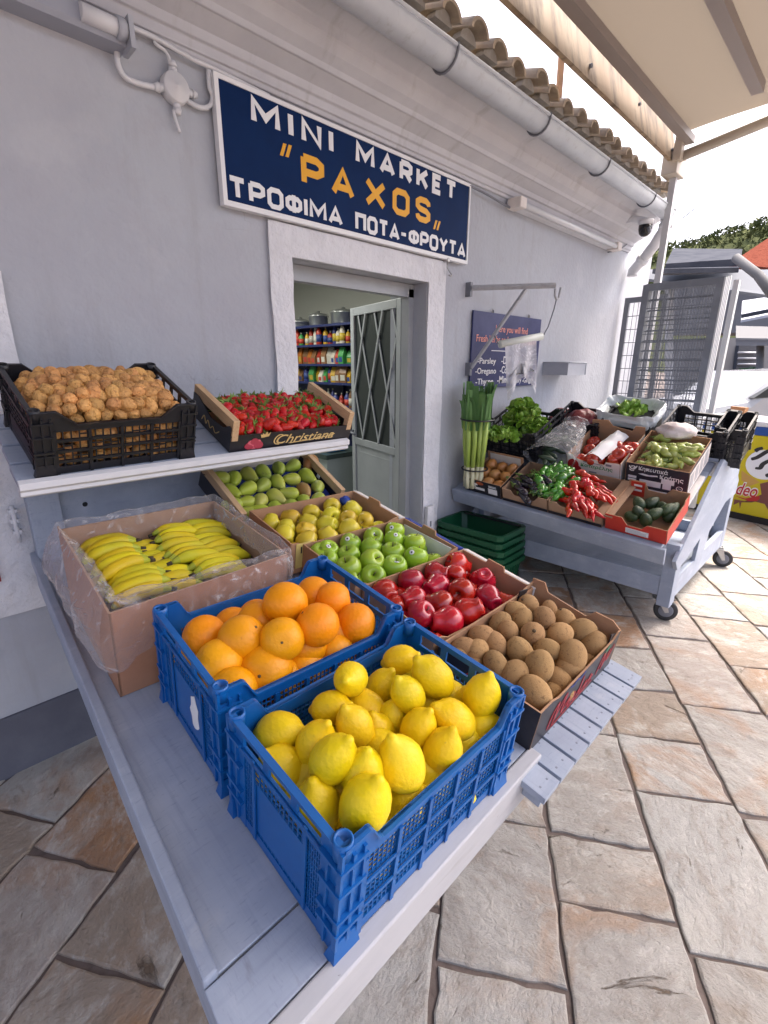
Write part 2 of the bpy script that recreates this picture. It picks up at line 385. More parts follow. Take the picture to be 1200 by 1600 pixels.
    bu3 = n.new('ShaderNodeBump'); bu3.inputs['Strength'].default_value = .7; bu3.inputs['Distance'].default_value = .010; bu3.invert = True; l.new(cg.outputs[0], bu3.inputs['Height']); l.new(bu2.outputs[0], bu3.inputs['Normal'])
    l.new(bu3.outputs[0], b.inputs['Normal'])
    return M
m_grout = mat('grout', (.14, .11, .10), .9, mottle=(30, (.10, .078, .07), .45, .7), bump=(90, .6, .004))

def build_ground():
    mb = MB()
    xs = [-300, -60, -15, -4, -1, 0, 1, 1.5, 1.75, 2, 2.25, 2.5, 2.75, 2.9, 4, 7, 15, 40, 120, 600]
    ys = [-300, -60, -15, -4, -1, 0, 1, 2.06, 4, 8, 20, 60, 200, 600]
    vs = [(x, y, gz(x, y)-.009) for y in ys for x in xs]
    nx = len(xs)
    fs = [(j*nx+i, j*nx+i+1, (j+1)*nx+i+1, (j+1)*nx+i) for j in range(len(ys)-1) for i in range(nx-1)]
    mb.add(vs, fs)
    tag(mb.build('ground', m_grout), kind='structure')
    # slabs, laid in rows running at 33 degrees to the wall
    ca, sa = math.cos(R(33)), math.sin(R(33))
    def P(u, v): return (u*ca - v*sa, u*sa + v*ca)
    r2 = random.Random(11)
    vbounds = [.04+.33*k for k in range(-24, 14)]
    fixed = {(-.62, -.29): [.50, 1.10, 1.317, 1.827], (-.29, .04): [.36, .874, 1.33], (-.95, -.62): [1.037, 1.56, 1.845, 2.154, 2.504]}
    mb = MB(); cols = []
    for k in range(len(vbounds)-1):
        v0, v1 = vbounds[k], vbounds[k+1]
        fx = next((f for (a, b), f in fixed.items() if abs(a-v0) < .04), None)
        us = []
        if fx:
            us = list(fx); u = fx[0]
            while u > -6: u -= r2.uniform(.24, .62); us.insert(0, u)
            u = fx[-1]
        else:
            u = -6+r2.random()*.4; us = [u]
        while u < 14: u += r2.uniform(.22, .62); us.append(u)
        for i in range(len(us)-1):
            u0, u1 = us[i], us[i+1]
            cx, cy = P((u0+u1)/2, (v0+v1)/2)
            if cx < -2 or cx > 9.5 or cy > 2.5 or cy < -3.2: continue
            g = .0062
            # outline with wavering edges
            pts = []
            def edge(a, b, nn):
                for t in range(nn):
                    f = t/nn; q = (a[0]+(b[0]-a[0])*f, a[1]+(b[1]-a[1])*f)
                    pts.append((q[0]+r2.uniform(-1, 1)*.0045, q[1]+r2.uniform(-1, 1)*.0045))
            j = [r2.uniform(-.008, .008) for _ in range(8)]
            c = [(u0+g+j[0], v0+g+j[1]*.5), (u1-g+j[2], v0+g+j[3]*.5), (u1-g+j[4], v1-g+j[5]*.5), (u0+g+j[6], v1-g+j[7]*.5)]
            nn = max(4, int((u1-u0)/.045))
            edge(c[0], c[1], nn); edge(c[1], c[2], 7); edge(c[2], c[3], nn); edge(c[3], c[0], 7)
            cu, cv = (u0+u1)/2, (v0+v1)/2
            k_ = len(pts); tz = r2.uniform(-.0015, .0015)
            def ring(ins, z):
                o = []
                for (a, b) in pts:
                    d = math.hypot(a-cu, b-cv); s = 1-ins/d
                    x, y = P(cu+(a-cu)*s, cv+(b-cv)*s)
                    o.append((x, y, gz(x, y)+z))
                return o
            vs = ring(0, -.011) + ring(.001, -.003+tz) + ring(.007, tz)
            fs = [(i2, (i2+1) % k_, k_+(i2+1) % k_, k_+i2) for i2 in range(k_)] + [(k_+i2, k_+(i2+1) % k_, 2*k_+(i2+1) % k_, 2*k_+i2) for i2 in range(k_)] + [tuple(range(2*k_, 3*k_))]
            mb.add(vs, fs)
            kind = r2.random()
            if cx < .75 and cy < .8: kind = r2.choice([.83, .3, .55, .7])
            elif kind > .93 and cx > 1: kind = r2.random()*.9
            if abs(cx-2.55) < .25 and abs(cy-1.0) < .22: kind = .95
            cols += [(kind, r2.random(), r2.random(), 1)]*len(vs)
    me_o = mb.build('paving', paving_mats())
    a = me_o.data.color_attributes.new('slab', 'FLOAT_COLOR', 'POINT')
    for i, c in enumerate(cols): a.data[i].color = c
    tag(me_o, kind='structure')
build_ground()

# ============================================================ shop building
YW = 2.04
XL, XR = -2.5, 6.15
DX0, DX1, DZ = 1.423, 2.393, 1.975
ZC = 2.58
shop = thing('shop_building', 'pale lilac plastered shop with a tiled roof edge, cornice and open doorway', 'building', (0, YW, 0))
def P_(o): return T(Vector((0, -YW, 0)))          # parts are modelled in world coordinates
SX = T(Vector((0, -YW, 0)))
mb = MB()
mb.box(XL, DX0, YW, YW+.3, -.05, ZC+.4); mb.box(DX1, XR, YW, YW+.3, -.05, ZC+.4); mb.box(DX0, DX1, YW, YW+.3, DZ, ZC+.4)
mb.build('wall', m_wall, shop, SX)
mb = MB(); mb.box(XL, .75, YW-.012, YW, -.02, .245); mb.build('plinth', m_plinth, shop, SX)
# plaster surrounds, edges slightly uneven
def surround(name, rects, proud, label=None):
    mb = MB()
    for (x0, x1, z0, z1) in rects:
        nu, nv = max(2, int((x1-x0)/.035)), max(2, int((z1-z0)/.035))
        def fn(u, v):
            x, z = x0+(x1-x0)*u, z0+(z1-z0)*v
            if 0 < u < 1 and 0 < v < 1: pass
            d = .0045*noise.noise(Vector((x*9, z*9, 3.1))) + .006*noise.noise(Vector((x*2.7, z*2.7, 8)))
            ex = .006*noise.noise(Vector((z*7, x*2, 1))) if u in (0, 1) else 0
            return (x+ex, YW-proud-d, z)
        mb.grid(fn, nu, nv)
        # returns back to the wall
        mb.box(x0+.004, x1-.004, YW-proud+.012, YW, z0+.004, z1-.004)
    return mb.build(name, m_rough, shop, SX)
surround('door_surround', [(1.303, DX0, 0, 2.105), (DX1, 2.555, 0, 2.105), (DX0, DX1, DZ, 2.105)], .018)
ws = surround('window_surround', [(-.12, .318, .64, 1.78)], .018)
sh = MB().box(-.5, .135, YW-.03, YW-.0, .78, 1.7); sh.build('shutter', mat('red_shutter_paint', (.20, .012, .02), .5), shop, SX)
# small bolt on the window surround
mb = MB(); mb.tube([(.208, YW-.04, .91), (.208, YW-.04, 1.04)], .007, 8); 
for z in (.945, .985, 1.02): mb.box(.196, .220, YW-.045, YW-.02, z-.006, z+.006)
mb.build('shutter_bolt', m_rough, shop, SX)
# cornice: stepped profile along the eaves
prof = [(YW+.02, 2.575), (2.026, 2.575), (2.022, 2.592), (2.012, 2.592), (2.008, 2.622), (1.994, 2.626), (1.984, 2.652), (1.952, 2.668), (1.925, 2.682), (1.915, 2.682), (1.905, 2.700), (1.87, 2.722), (1.845, 2.752), (1.838, 2.758), (1.832, 2.79), (1.76, 2.812), (1.75, 2.83), (1.75, 2.9), (YW+.02, 2.98)]
mb = MB(); mb.prism([(y, z) for y, z in prof], XL, 5.45, 'x'); mb.build('cornice', m_corn, shop, SX, bevel=.004)
# gutter: half round, with straps
GY, GZ, GR = 1.675, 2.832, .068
mb = MB(); arc = [(GY+GR*math.cos(R(a)), GZ+GR*math.sin(R(a))) for a in range(180, 361, 15)]
inn = [(GY+(GR-.006)*math.cos(R(a)), GZ+(GR-.006)*math.sin(R(a))) for a in range(360, 179, -15)]
mb.prism(arc+inn, XL, 5.28, 'x')
for f in range(len(mb.sm)): mb.sm[f] = len(mb.f[f]) == 4
# rolled front lip
mb.tube([(XL, GY-GR, GZ+.003), (5.28, GY-GR, GZ+.003)], .008, 8)
gut = mb.build('gutter', mat('gutter_metal', (.40, .43, .48), .38, mottle=[(4, (.47, .50, .54), .4, .7), (26, (.34, .35, .38), .55, .75)], spec=.6), shop, SX)
for xx in (1.15, 2.05, 2.9, 3.75, 4.7):
    mb = MB(); mb.tube([(xx, GY+(GR+.006)*math.cos(R(a)), GZ+(GR+.006)*math.sin(R(a))) for a in range(170, 371, 20)], .006, 6); mb.build('gutter_strap', m_dgrey, gut)
# barrel tiles along the eaves
m_tile = mat('roof_tile', (.40, .335, .26), .85, mottle=[(11, (.26, .22, .18), .45, .7), (4, (.42, .31, .20), .5, .75)], bump=(40, .4, .006))
m_mort = mat('tile_mortar', (.30, .28, .25), .9, mottle=(30, (.36, .35, .33), .45, .7), bump=(60, .4, .006))
mb = MB(); pitch_t = .186; r3 = random.Random(5)
XE = 5.32
nt_ = int((XE-XL)/pitch_t)
sl = R(17)
for k in range(nt_):
    x = XL+.1+k*pitch_t; dz = r3.uniform(-.008, .008); dy = r3.uniform(-.018, .018); dx = r3.uniform(-.008, .008); tilt = r3.uniform(-.06, .06)
    for (cx, rr, a0, a1, up, yy) in ((x+dx, .070, 0, 180, .022+dz, 1.63+dy), (x+pitch_t/2, .085, 180, 360, .066, 1.82)):
        pr_o = [(cx+rr*math.cos(R(a)+tilt), up+.86*rr*math.sin(R(a)+tilt)) for a in range(a0, a1+1, 15)]
        pr_i = [(cx+(rr-.016)*math.cos(R(a)+tilt), up+.86*(rr-.016)*math.sin(R(a)+tilt)) for a in range(a1, a0-1, -15)]
        poly = pr_o+pr_i; n_ = len(poly)
        vs = []
        for L in (0, .5, 1.2):
            for (px, pz) in poly: vs.append((px, yy+L*math.cos(sl), 2.93+pz+L*math.sin(sl)))
        fs = [tuple(range(n_))[::-1]]
        for j in range(2): fs += [(j*n_+i, j*n_+(i+1) % n_, (j+1)*n_+(i+1) % n_, (j+1)*n_+i) for i in range(n_)]
        mb.add(vs, [f[::-1] for f in fs])
mb.build('roof_tile', m_tile, shop, SX)
mb = MB()
for k in range(nt_):
    x = XL+.1+k*pitch_t
    mb.prism([(x+.062*math.cos(R(a)), .018+.05*math.sin(R(a))) for a in range(0, 181, 20)], 1.70, 1.75, 'y', 0, T(Vector((0, 0, 2.935))))
mb.box(XL, XE, 1.72, 2.6, 2.90, 2.93)
mb.build('eaves_board', m_mort, shop, SX)
mb = MB(); mb.quad((XL, 2.0, 3.02), (XE, 2.0, 3.02), (XE, 6.5, 4.3), (XL, 6.5, 4.3)); mb.build('roof', m_tile, shop, SX)
# interior
m_inwall = mat('interior_paint', (.42, .42, .38), .8)
m_infloor = mat('interior_floor_tile', (.28, .31, .31), .35)
mb = MB()
ix0, ix1, iy1, iz1 = .4, 3.72, 5.6, 2.55
mb.box(ix0-.1, ix0, YW+.3, iy1, 0, iz1); mb.box(ix1, ix1+.1, YW+.3, iy1, 0, iz1); mb.box(ix0-.1, ix1+.1, iy1, iy1+.1, 0, iz1); mb.box(ix0-.1, ix1+.1, YW+.3, iy1+.1, iz1, iz1+.1)
mb.build('interior_wall', m_inwall, shop, SX)
mb = MB(); mb.box(ix0, ix1, YW, iy1, -.02, .10); mb.build('interior_floor', m_infloor, shop, SX)
# ceiling lamps inside the shop (lit)
for (yy, en) in ((3.4, 5), (4.6, 5)):
    fx = thing('ceiling_lamp', 'long lit tube lamp under the shop ceiling, seen through the doorway', 'lamp', (2.0, yy, 2.5), 'lit lamps inside the shop')
    MB().box(-.6, .6, -.05, .05, 0, .05).build('housing', m_white, fx)
    mb = MB(); mb.tube([(-.55, 0, -.02), (.55, 0, -.02)], .014, 8); mb.build('tube', mat('lit_tube', (.9, .9, .85), .5, emit=((.95, 1, .86), 4)), fx)
    la = bpy.data.lights.new('tube_light', 'AREA'); la.shape = 'RECTANGLE'; la.size = 1.1; la.size_y = .1; la.energy = en; la.color = (1, 1, .92)
    lo = bpy.data.objects.new('tube_light', la); COL.objects.link(lo); lo.parent = fx; lo.location = (0, 0, -.045)
# door: frame and open leaf
m_door = mat('door_paint', (.33, .345, .365), .4, mottle=(6, (.29, .305, .325), .4, .7))
m_glass = mat('dark_glass', (.022, .028, .030), .3, spec=.3)
mb = MB()
mb.box(DX1-.045, DX1, 2.14, 2.20, .1, DZ-.03); mb.box(DX0, DX0+.045, 2.14, 2.20, .1, DZ-.03); mb.box(DX0, DX1, 2.14, 2.20, DZ-.075, DZ-.003)
mb.build('door_frame', m_door, shop, SX)
DF = T(Vector((DX1-.02, 2.205, .105))) @ RZ(75)     # leaf: local x from the hinge to the free edge, y is its back
leaf = bpy.data.objects.new('door', None); COL.objects.link(leaf); leaf.parent = shop; leaf.matrix_local = SX @ DF
LW, LH = .72, 1.80
zs = .80
mb = MB()
mb.box(0, .055, -.02, .02, 0, LH); mb.box(LW-.055, LW, -.02, .02, 0, LH); mb.box(.055, LW-.055, -.02, .02, LH-.055, LH); mb.box(.055, LW-.055, -.02, .02, zs, zs+.05); mb.box(.055, LW-.055, -.02, .02, 0, .05)
mb.box(.055, LW-.055, -.008, .008, .05, zs)
for (z0, z1) in ((.09, zs-.05),):
    for q in ((.10, LW-.10, z0, z0+.012), (.10, LW-.10, z1-.012, z1), (.10, .112, z0, z1), (LW-.112, LW-.10, z0, z1)): mb.box(q[0], q[1], -.0095, .0095, q[2], q[3])
mb.build('door_leaf', m_door, leaf, bevel=.003)
MB().box(.055, LW-.055, -.004, .004, zs+.05, LH-.055).build('glass', m_glass, leaf)
mb = MB(); gx0, gx1, gz0, gz1 = .055, LW-.055, zs+.05, LH-.055
w_, h_ = gx1-gx0, gz1-gz0
def lat(xa, za, xb, zb, yo):
    d = Vector((xb-xa, 0, zb-za)); Ln = d.length; ang = math.atan2(d.z, d.x)
    X = T(Vector((xa, yo, za))) @ Matrix.Rotation(-ang, 4, 'Y')
    mb.box(0, Ln, -.003, .003, -.0085, .0085, 0, X)
px_ = w_/2.5; pz_ = h_/2.5
for side in (-1,):
    for k in range(-3, 6):
        for sgn in (1, -1):
            # a line leaning sgn, clipped to the pane; spans full pane in 1.25 cells
            xa = gx0+k*px_; slope = sgn*pz_/(px_/2)/1.0*.5*2
            pts = []
            x, z = xa, gz0
            dxt = (gz1-gz0)/slope
            t0, t1 = 0., 1.
            for (p, d, lo, hi) in ((xa, dxt, gx0, gx1),):
                if d > 0: t0 = max(t0, (lo-p)/d); t1 = min(t1, (hi-p)/d)
                else: t0 = max(t0, (hi-p)/d); t1 = min(t1, (lo-p)/d)
            if t1-t0 > .02: lat(xa+dxt*t0, gz0+(gz1-gz0)*t0, xa+dxt*t1, gz0+(gz1-gz0)*t1, (.011 if sgn > 0 else .018))
mb.build('lattice', m_door, leaf)
mb = MB(); mb.tube([(LW-.03, -.02, .90), (LW-.03, -.06, .90), (LW-.14, -.065, .885)], .009, 8); mb.box(LW-.045, LW-.015, -.026, -.02, .80, .94)
mb.tube([(LW-.03, .02, .90), (LW-.03, .06, .90), (LW-.14, .065, .885)], .009, 8); mb.build('handle', m_dgrey, leaf)
mb = MB()
for z in (.25, 1.05, 1.55): mb.tube([(-.008, -.022, z), (-.008, -.022, z+.09)], .009, 8)
mb.build('hinge', m_door, leaf)
# electrical cover strip at the foot of the right jamb
mb = MB(); mb.box(2.405, 2.475, YW-.055, YW-.028, .05, .585); mb.box(2.432, 2.446, YW-.057, YW-.054, .44, .48, 1); mb.build('jamb_strip', [m_rough, m_dgrey], shop, SX, bevel=.002)

# interior shelving with goods
shelf_zs = []
for (yl) in (507, 538, 568.5, 597):
    shelf_zs.append(at_x(500, yl, 3.2).z)
m_navy = mat('navy_shelf_paint', (.012, .022, .11), .45)
sh_t = thing('shop_shelving', 'navy metal shelving inside the shop, stocked with bottles and packets', 'shelves', (3.2, 4.2, .1))
mb = MB()
for z in shelf_zs + [shelf_zs[-1]-.25, .35, .15]:
    mb.box(0, .4, -1.1, 1.2, z-.1-.022, z-.1)
for y in (-1.1, .02, 1.18): mb.box(.37, .40, y, y+.03, 0, shelf_zs[0]-.05)
mb.box(.40, .43, -1.1, 1.2, 0, shelf_zs[0]-.1)
mb.build('shelf', m_navy, sh_t)
r4 = random.Random(21)
palette = [((.42, .04, .02), 'red'), ((.50, .30, .02), 'yellow'), ((.05, .26, .07), 'green'), ((.55, .50, .42), 'cream'), ((.50, .15, .02), 'orange'), ((.04, .05, .20), 'navy'), ((.22, .11, .05), 'brown')]
gm = [mat('goods_'+nm, c, .35, var=.25) for c, nm in palette]
m_cap = mat('bottle_cap', (.6, .58, .5), .4)
seq = [[5, 5, 3, 1, 1, 1, 3, 3, 5, 0, 1, 0, 3, 0, 1, 1, 0, 5], [4, 4, 1, 1, 2, 2, 2, 0, 3, 3, 6, 4, 6, 4, 6, 4, 6, 2], [0, 6, 6, 1, 6, 1, 6, 3, 1, 5, 2, 3, 2, 2, 5, 5, 6, 1], [5, 5, 3, 5, 5, 6, 5, 0, 5, 5, 3, 5, 6, 5, 0, 5, 5, 6]]
m_lab = [mat('goods_label_'+str(i), c, .5, var=.2) for i, c in enumerate(((.55, .52, .45), (.45, .05, .03), (.50, .36, .04), (.03, .06, .22)))]
def bottle_mesh(ci, k):
    mb = MB(); r = r4.uniform(.024, .033); h = r4.uniform(.13, .20); t = r4.choice((.35, .55, .8))
    mb.lathe([(r*.95, 0), (r, .008), (r, h*.62), (r*.75, h*.76), (r*t*.6, h*.86), (r*t*.6, h*.93)], 10)
    mb.lathe([(r*1.012, h*.15), (r*1.012, h*.52)], 10, 1); mb.lathe([(r*t*.68, h*.90), (r*t*.68, h), (.001, h+.001)], 8, 2)
    return mb.mesh('bottle', [gm[ci], m_lab[k % 4], m_cap])
def packet_mesh(ci, k):
    q = MB(); w = r4.uniform(.030, .042); h = r4.uniform(.12, .19); d = .03
    q.add([(-w, -d, 0), (w, -d, 0), (w, d, 0), (-w, d, 0), (-w*1.05, -d*1.2, h*.5), (w*1.05, -d*1.2, h*.5), (w*1.05, d*1.2, h*.5), (-w*1.05, d*1.2, h*.5), (-w, -.004, h), (w, -.004, h), (w, .004, h), (-w, .004, h)],
          [(3,2,1,0), (0,1,5,4), (1,2,6,5), (2,3,7,6), (3,0,4,7), (4,5,9,8), (5,6,10,9), (6,7,11,10), (7,4,8,11), (8,9,10,11)])
    for sg in (-1, 1): q.add([(-w*.7, sg*(d*1.05+.002), h*.12), (w*.7, sg*(d*1.05+.002), h*.12), (w*.7, sg*(d*1.17+.002), h*.42), (-w*.7, sg*(d*1.17+.002), h*.42)], [(0, 1, 2, 3)], 1)
    return q.mesh('packet', [gm[ci], m_lab[k % 4]])
ORD = ["second", "third", "fourth", "lowest"]
for lv, z in enumerate([shelf_zs[1], shelf_zs[2], shelf_zs[3], shelf_zs[3]-.25]):
    y = 3.38
    for k in range(21):
        ci = seq[lv][k % 18]; nm = palette[ci][1]; bottle = lv in (0, 3) or ci == 5
        if r4.random() < .25: ci = r4.randrange(7); nm = palette[ci][1]
        kd = 'bottle' if bottle else 'packet'
        o = bpy.data.objects.new(kd, bottle_mesh(ci, k//3+lv) if bottle else packet_mesh(ci, k//3+lv)); COL.objects.link(o)
        o.rotation_euler.z = R(90)+r4.uniform(-.25, .25)
        tag(o, f'{nm} {kd} standing on the {ORD[lv]} shelf inside the shop doorway', kd, f'{nm} {kd}s on the {ORD[lv]} shop shelf')
        o.location = (3.27+r4.uniform(0, .04), y, z-.001); y += r4.uniform(.066, .088)
m_alu = mat('pan_metal', (.55, .56, .55), .3, metal=.8)
for k, (y, r, h) in enumerate(((3.62, .11, .04), (3.95, .12, .10), (4.35, .10, .09), (4.68, .12, .05))):
    o = MB().lathe([(r*.92, 0), (r, .01), (r, h), (r*1.08, h+.004), (r*1.08, h+.012), (r*.9, h+.03), (.02, h+.045), (.018, h+.06), (.002, h+.062)], 20).build('cooking_pot', m_alu)
    o.location = (3.36, y, shelf_zs[0]+.002)
    tag(o, ['low', 'tall', 'medium', 'shallow'][k]+' metal pot with a lid on the top shelf inside the shop', 'pot')
o = thing('shop_counter', 'low pale green counter behind the open shop door', 'counter', (2.55, 3.0, .1))
# (its front and top, seen between the strawberry box and the door leaf)
MB().box(0, .45, .25, 1.6, 0, .62).build('body', mat('counter_front', (.38, .42, .40), .5), o)
MB().box(-.02, .47, .23, 1.62, .62, .66).build('top', mat('counter_top', (.05, .07, .065), .3), o)
o = MB().box(-.1, .1, -.12, .12, 0, .05).build('blue_tray', mat('tray_blue', (.02, .17, .42), .4), bevel=.01); o.location = (2.72, 3.42, .762)
tag(o, 'small blue tray on the counter inside the doorway', 'tray')

# ============================================================ shop sign
def SG(cx, cy, y=2.0): return at_y(300+cx/2.609, 80+cy/2.609, y)
YS = 2.0
sign = thing('shop_sign', 'blue painted mini market sign with white and yellow lettering above the door', 'sign', (1.103, YS, 2.12))
tl, tr, bl, br = SG(88, 72, YS), SG(1130, 548, YS), SG(123, 630, YS), SG(1125, 868, YS)
sx0, sx1, sz0, sz1 = (tl.x+bl.x)/2, (tr.x+br.x)/2, (bl.z+br.z)/2, (tl.z+tr.z)/2
SGX = T(Vector((-1.103, -YS, -2.12)))
m_signblue = mat('sign_blue', (.0006, .015, .072), .6, .12, mottle=(5, (.0012, .021, .092), .4, .75))
m_signwhite = mat('sign_white', (.72, .73, .75), .5)
m_signyel = mat('sign_yellow', (.74, .36, .008), .5)
MB().box(sx0+.016, sx1-.016, YS-.002, YS+.022, sz0+.016, sz1-.016).build('panel', m_signblue, sign, SGX)
mb = MB()
for q in ((sx0, sx1, sz0, sz0+.020), (sx0, sx1, sz1-.016, sz1), (sx0, sx0+.018, sz0+.020, sz1-.016), (sx1-.012, sx1, sz0+.020, sz1-.016)): mb.box(q[0], q[1], YS-.006, YS+.026, q[2], q[3])
mb.build('frame', m_signwhite, sign, SGX)
GLYPH = {'M': (1.1, [[(0,0),(0,1),(.5,.30),(1,1),(1,0)]]), 'I': (.0, [[(0,0),(0,1)]]), 'N': (.85, [[(0,0),(0,1),(1,0),(1,1)]]), 'A': (.95, [[(0,0),(.5,1),(1,0)], [(.22,.27),(.78,.27)]]),
 'R': (.8, [[(0,0),(0,1)], [(0,1),(.72,1),(1,.86),(1,.58),(.72,.44),(.0,.44)], [(.5,.44),(1,0)]]), 'P': (.8, [[(0,0),(0,1)], [(0,1),(.72,1),(1,.86),(1,.56),(.72,.42),(.0,.42)]]), 'K': (.8, [[(0,0),(0,1)], [(1,1),(.05,.40)], [(.36,.62),(1,0)]]),
 'E': (.65, [[(1,1),(0,1),(0,0),(1,0)], [(.06,.5),(.85,.5)]]), 'T': (.85, [[(0,1),(1,1)], [(.5,.97),(.5,0)]]), 'X': (.9, [[(0,0),(1,1)], [(0,1),(1,0)]]),
 'O': (.85, [[(.5,0),(.22,0),(0,.18),(0,.82),(.22,1),(.78,1),(1,.82),(1,.18),(.78,0),(.5,0)]]), 'S': (.8, [[(1,.76),(.97,.88),(.75,1),(.25,1),(0,.86),(0,.66),(.22,.53),(.78,.47),(1,.34),(1,.14),(.75,0),(.25,0),(.03,.12),(0,.24)]]),
 'F': (.95, [[(.5,.17),(.2,.17),(0,.32),(0,.68),(.2,.83),(.8,.83),(1,.68),(1,.32),(.8,.17),(.5,.17)], [(.5,-.04),(.5,1.04)]]), 'Q': (.85, [[(0,0),(0,1),(1,1),(1,0)]]), 'Y': (.9, [[(0,1),(.5,.48),(1,1)], [(.5,.48),(.5,0)]])}
def ribbon(mb, pts, w, d):
    """flat painted stroke of constant width with mitred corners"""
    P = [Vector((x, y, 0)) for x, y in pts]; n = len(P); closed = (P[0]-P[-1]).length < 1e-5; L = []
    for i in range(n):
        if closed and i in (0, n-1): a, b = P[n-2], P[1]; d0, d1 = (P[0]-a).normalized(), (b-P[0]).normalized()
        else: d0 = (P[i]-P[i-1]).normalized() if i else (P[1]-P[0]).normalized(); d1 = (P[i+1]-P[i]).normalized() if i < n-1 else d0
        n0, n1 = Vector((-d0.y, d0.x, 0)), Vector((-d1.y, d1.x, 0)); m_ = n0+n1; m_.normalize()
        k = min(1.22 if m_.dot(n1) < .6 else 1.9, 1/max(.35, m_.dot(n1))); L.append(m_*(w/2*k))
    vs = []
    for p, o in zip(P, L): vs += [p+o+Vector((0, 0, d)), p-o+Vector((0, 0, d)), p+o, p-o]
    fs = []
    for i in range(n-1):
        a, b = 4*i, 4*i+4; fs += [(a, a+1, b+1, b), (a, b, b+2, a+2), (a+1, a+3, b+3, b+1)]
    if not closed: fs += [(0, 2, 3, 1), (4*n-4, 4*n-3, 4*n-1, 4*n-2)]
    mb.add(vs, fs)
def signword(s, xl, xr, zb, zt, mt, w=.20, name='lettering', gap=.42):
    """hand painted block capitals drawn as strokes; F stands for phi, Q for pi"""
    H_ = zt-zb; wd = [GLYPH[c][0] for c in s]
    # natural width in cap heights, then squeezed to fit
    tot = sum(wd)+gap*(len(s)-1); t = w*H_; k = (xr-xl-t)/tot if tot > 0 else 1
    mb = MB(); x = xl+t/2
    for c, g in zip(s, wd):
        for i, ln in enumerate(GLYPH[c][1]): ribbon(mb, [(x+px*g*k, t/2+pz*(H_-t)) for px, pz in ln], t, .0012+.0005*i)
        x += (g+gap)*k
    return mb.build(name, mt, sign, SGX @ T(Vector((0, YS-.0025, zb))) @ FRONT)
def zx(cx, cy): p = SG(cx, cy, YS); return p.x, p.z
z1b = (zx(250, 301)[1]+zx(1060, 608)[1])/2; z1t = (zx(235, 176)[1]+zx(1060, 528)[1])/2
signword('MINI', zx(237, 240)[0], zx(574, 370)[0], z1b, z1t, m_signwhite, .26, gap=.66)
signword('MARKET', zx(665, 410)[0], zx(1076, 570)[0], z1b, z1t, m_signwhite, .26, gap=.66)
z2b = (zx(455, 545)[1]+zx(950, 705)[1])/2; z2t = (zx(440, 415)[1]+zx(960, 600)[1])/2
for ch, xa, xb, ya, yb in (('P', 443, 536, 480, 480), ('A', 566, 660, 545, 545), ('X', 704, 788, 580, 580), ('O', 816, 885, 620, 620), ('S', 910, 970, 650, 650)):
    signword(ch, zx(xa, ya)[0], zx(xb, yb)[0], z2b, z2t, m_signyel, .235)
z3b = (zx(180, 602)[1]+zx(1100, 845)[1])/2; z3t = (zx(150, 500)[1]+zx(1100, 785)[1])/2
signword('TPOFIMA', zx(146, 550)[0], zx(612, 655)[0], z3b, z3t, m_signwhite, .235)
signword('QOTA', zx(664, 690)[0], zx(845, 735)[0], z3b, z3t, m_signwhite, .235)
signword('FPOYTA', zx(882, 760)[0], zx(1114, 810)[0], z3b, z3t, m_signwhite, .235)
mb = MB(); a, b_ = zx(852, 740), zx(868, 745); mb.box(a[0], b_[0]+.004, YS-.004, YS-.001, (z3b+z3t)/2-.008, (z3b+z3t)/2+.008); mb.build('lettering', m_signwhite, sign, SGX)
for (cx, cy) in ((370, 402), (392, 408), (990, 708), (1003, 712)):
    x, z = zx(cx, cy); MB().prism([(x-.018, z-.024), (x-.002, z-.024), (x+.018, z+.024), (x+.002, z+.024)], YS-.004, YS-.001, 'y').build('quotation_mark', m_signyel, sign, SGX)

# ============================================================ things on the wall
# grey trunking and cable on the far left
mb = MB(); mb.prism([(YW, 2.49), (1.965, 2.49), (1.955, 2.505), (1.955, 2.55), (1.985, 2.572), (YW, 2.572)], XL, .775, 'x')
tag(mb.build('cable_trunking', mat('trunking_grey', (.30, .32, .38), .6)), 'long grey boxed trunking under the cornice at the left', 'trunking')
jb = thing('junction_box', 'round white junction box with cable glands left of the shop sign', 'junction box', (.945, YW, 2.452))
mb = MB(); mb.lathe([(.046, 0), (.049, .01), (.047, .040), (.043, .046), (.006, .047), (.005, .050), (.001, .050)], 28, 0, RX(90)); mb.build('box', m_white, jb)
for a in (8, 95, 200, 275):
    mb = MB(); mb.tube([(.044, 0, 0), (.062, 0, 0)], .013, 10); mb.tube([(.062, 0, 0), (.08, 0, 0)], [.016, .010], 10)
    mb.build('gland', m_white, jb, T(Vector((0, -.024, 0))) @ Matrix.Rotation(R(-a+5), 4, 'Y'))
def wp(px, py, y=YW-.022): return at_y(px, py, y)
def cable(name, pxs, r, label, mt=m_white, y=YW-.022):
    raw = [wp(*q[:2], y if len(q) < 3 else q[2]) for q in pxs]
    pts = []
    for i in range(len(raw)-1):
        p0 = raw[max(0, i-1)]; p1 = raw[i]; p2 = raw[i+1]; p3 = raw[min(len(raw)-1, i+2)]
        for k in range(4):
            t = k/4
            pts.append(.5*((2*p1)+(p2-p0)*t+(2*p0-5*p1+4*p2-p3)*t*t+(3*p1-p0-3*p2+p3)*t**3))
    pts.append(raw[-1])
    return tag(MB().tube(pts, r, 7).build(name, mt), label, 'cable')
cable('cable', [(183, 78), (184, 100), (195, 120), (215, 130), (246, 137)], .0095, 'thick white cable looping down from the trunking to the junction box')
cable('cable', [(266, 118), (265, 95), (258, 80), (243, 68), (241, 58)], .006, 'thin white cable curving up from the junction box to the cornice')
cable('cable', [(290, 156), (312, 168), (328, 165), (332, 150), (327, 135), (326, 108)], .009, 'white cable bending from the junction box behind the sign')
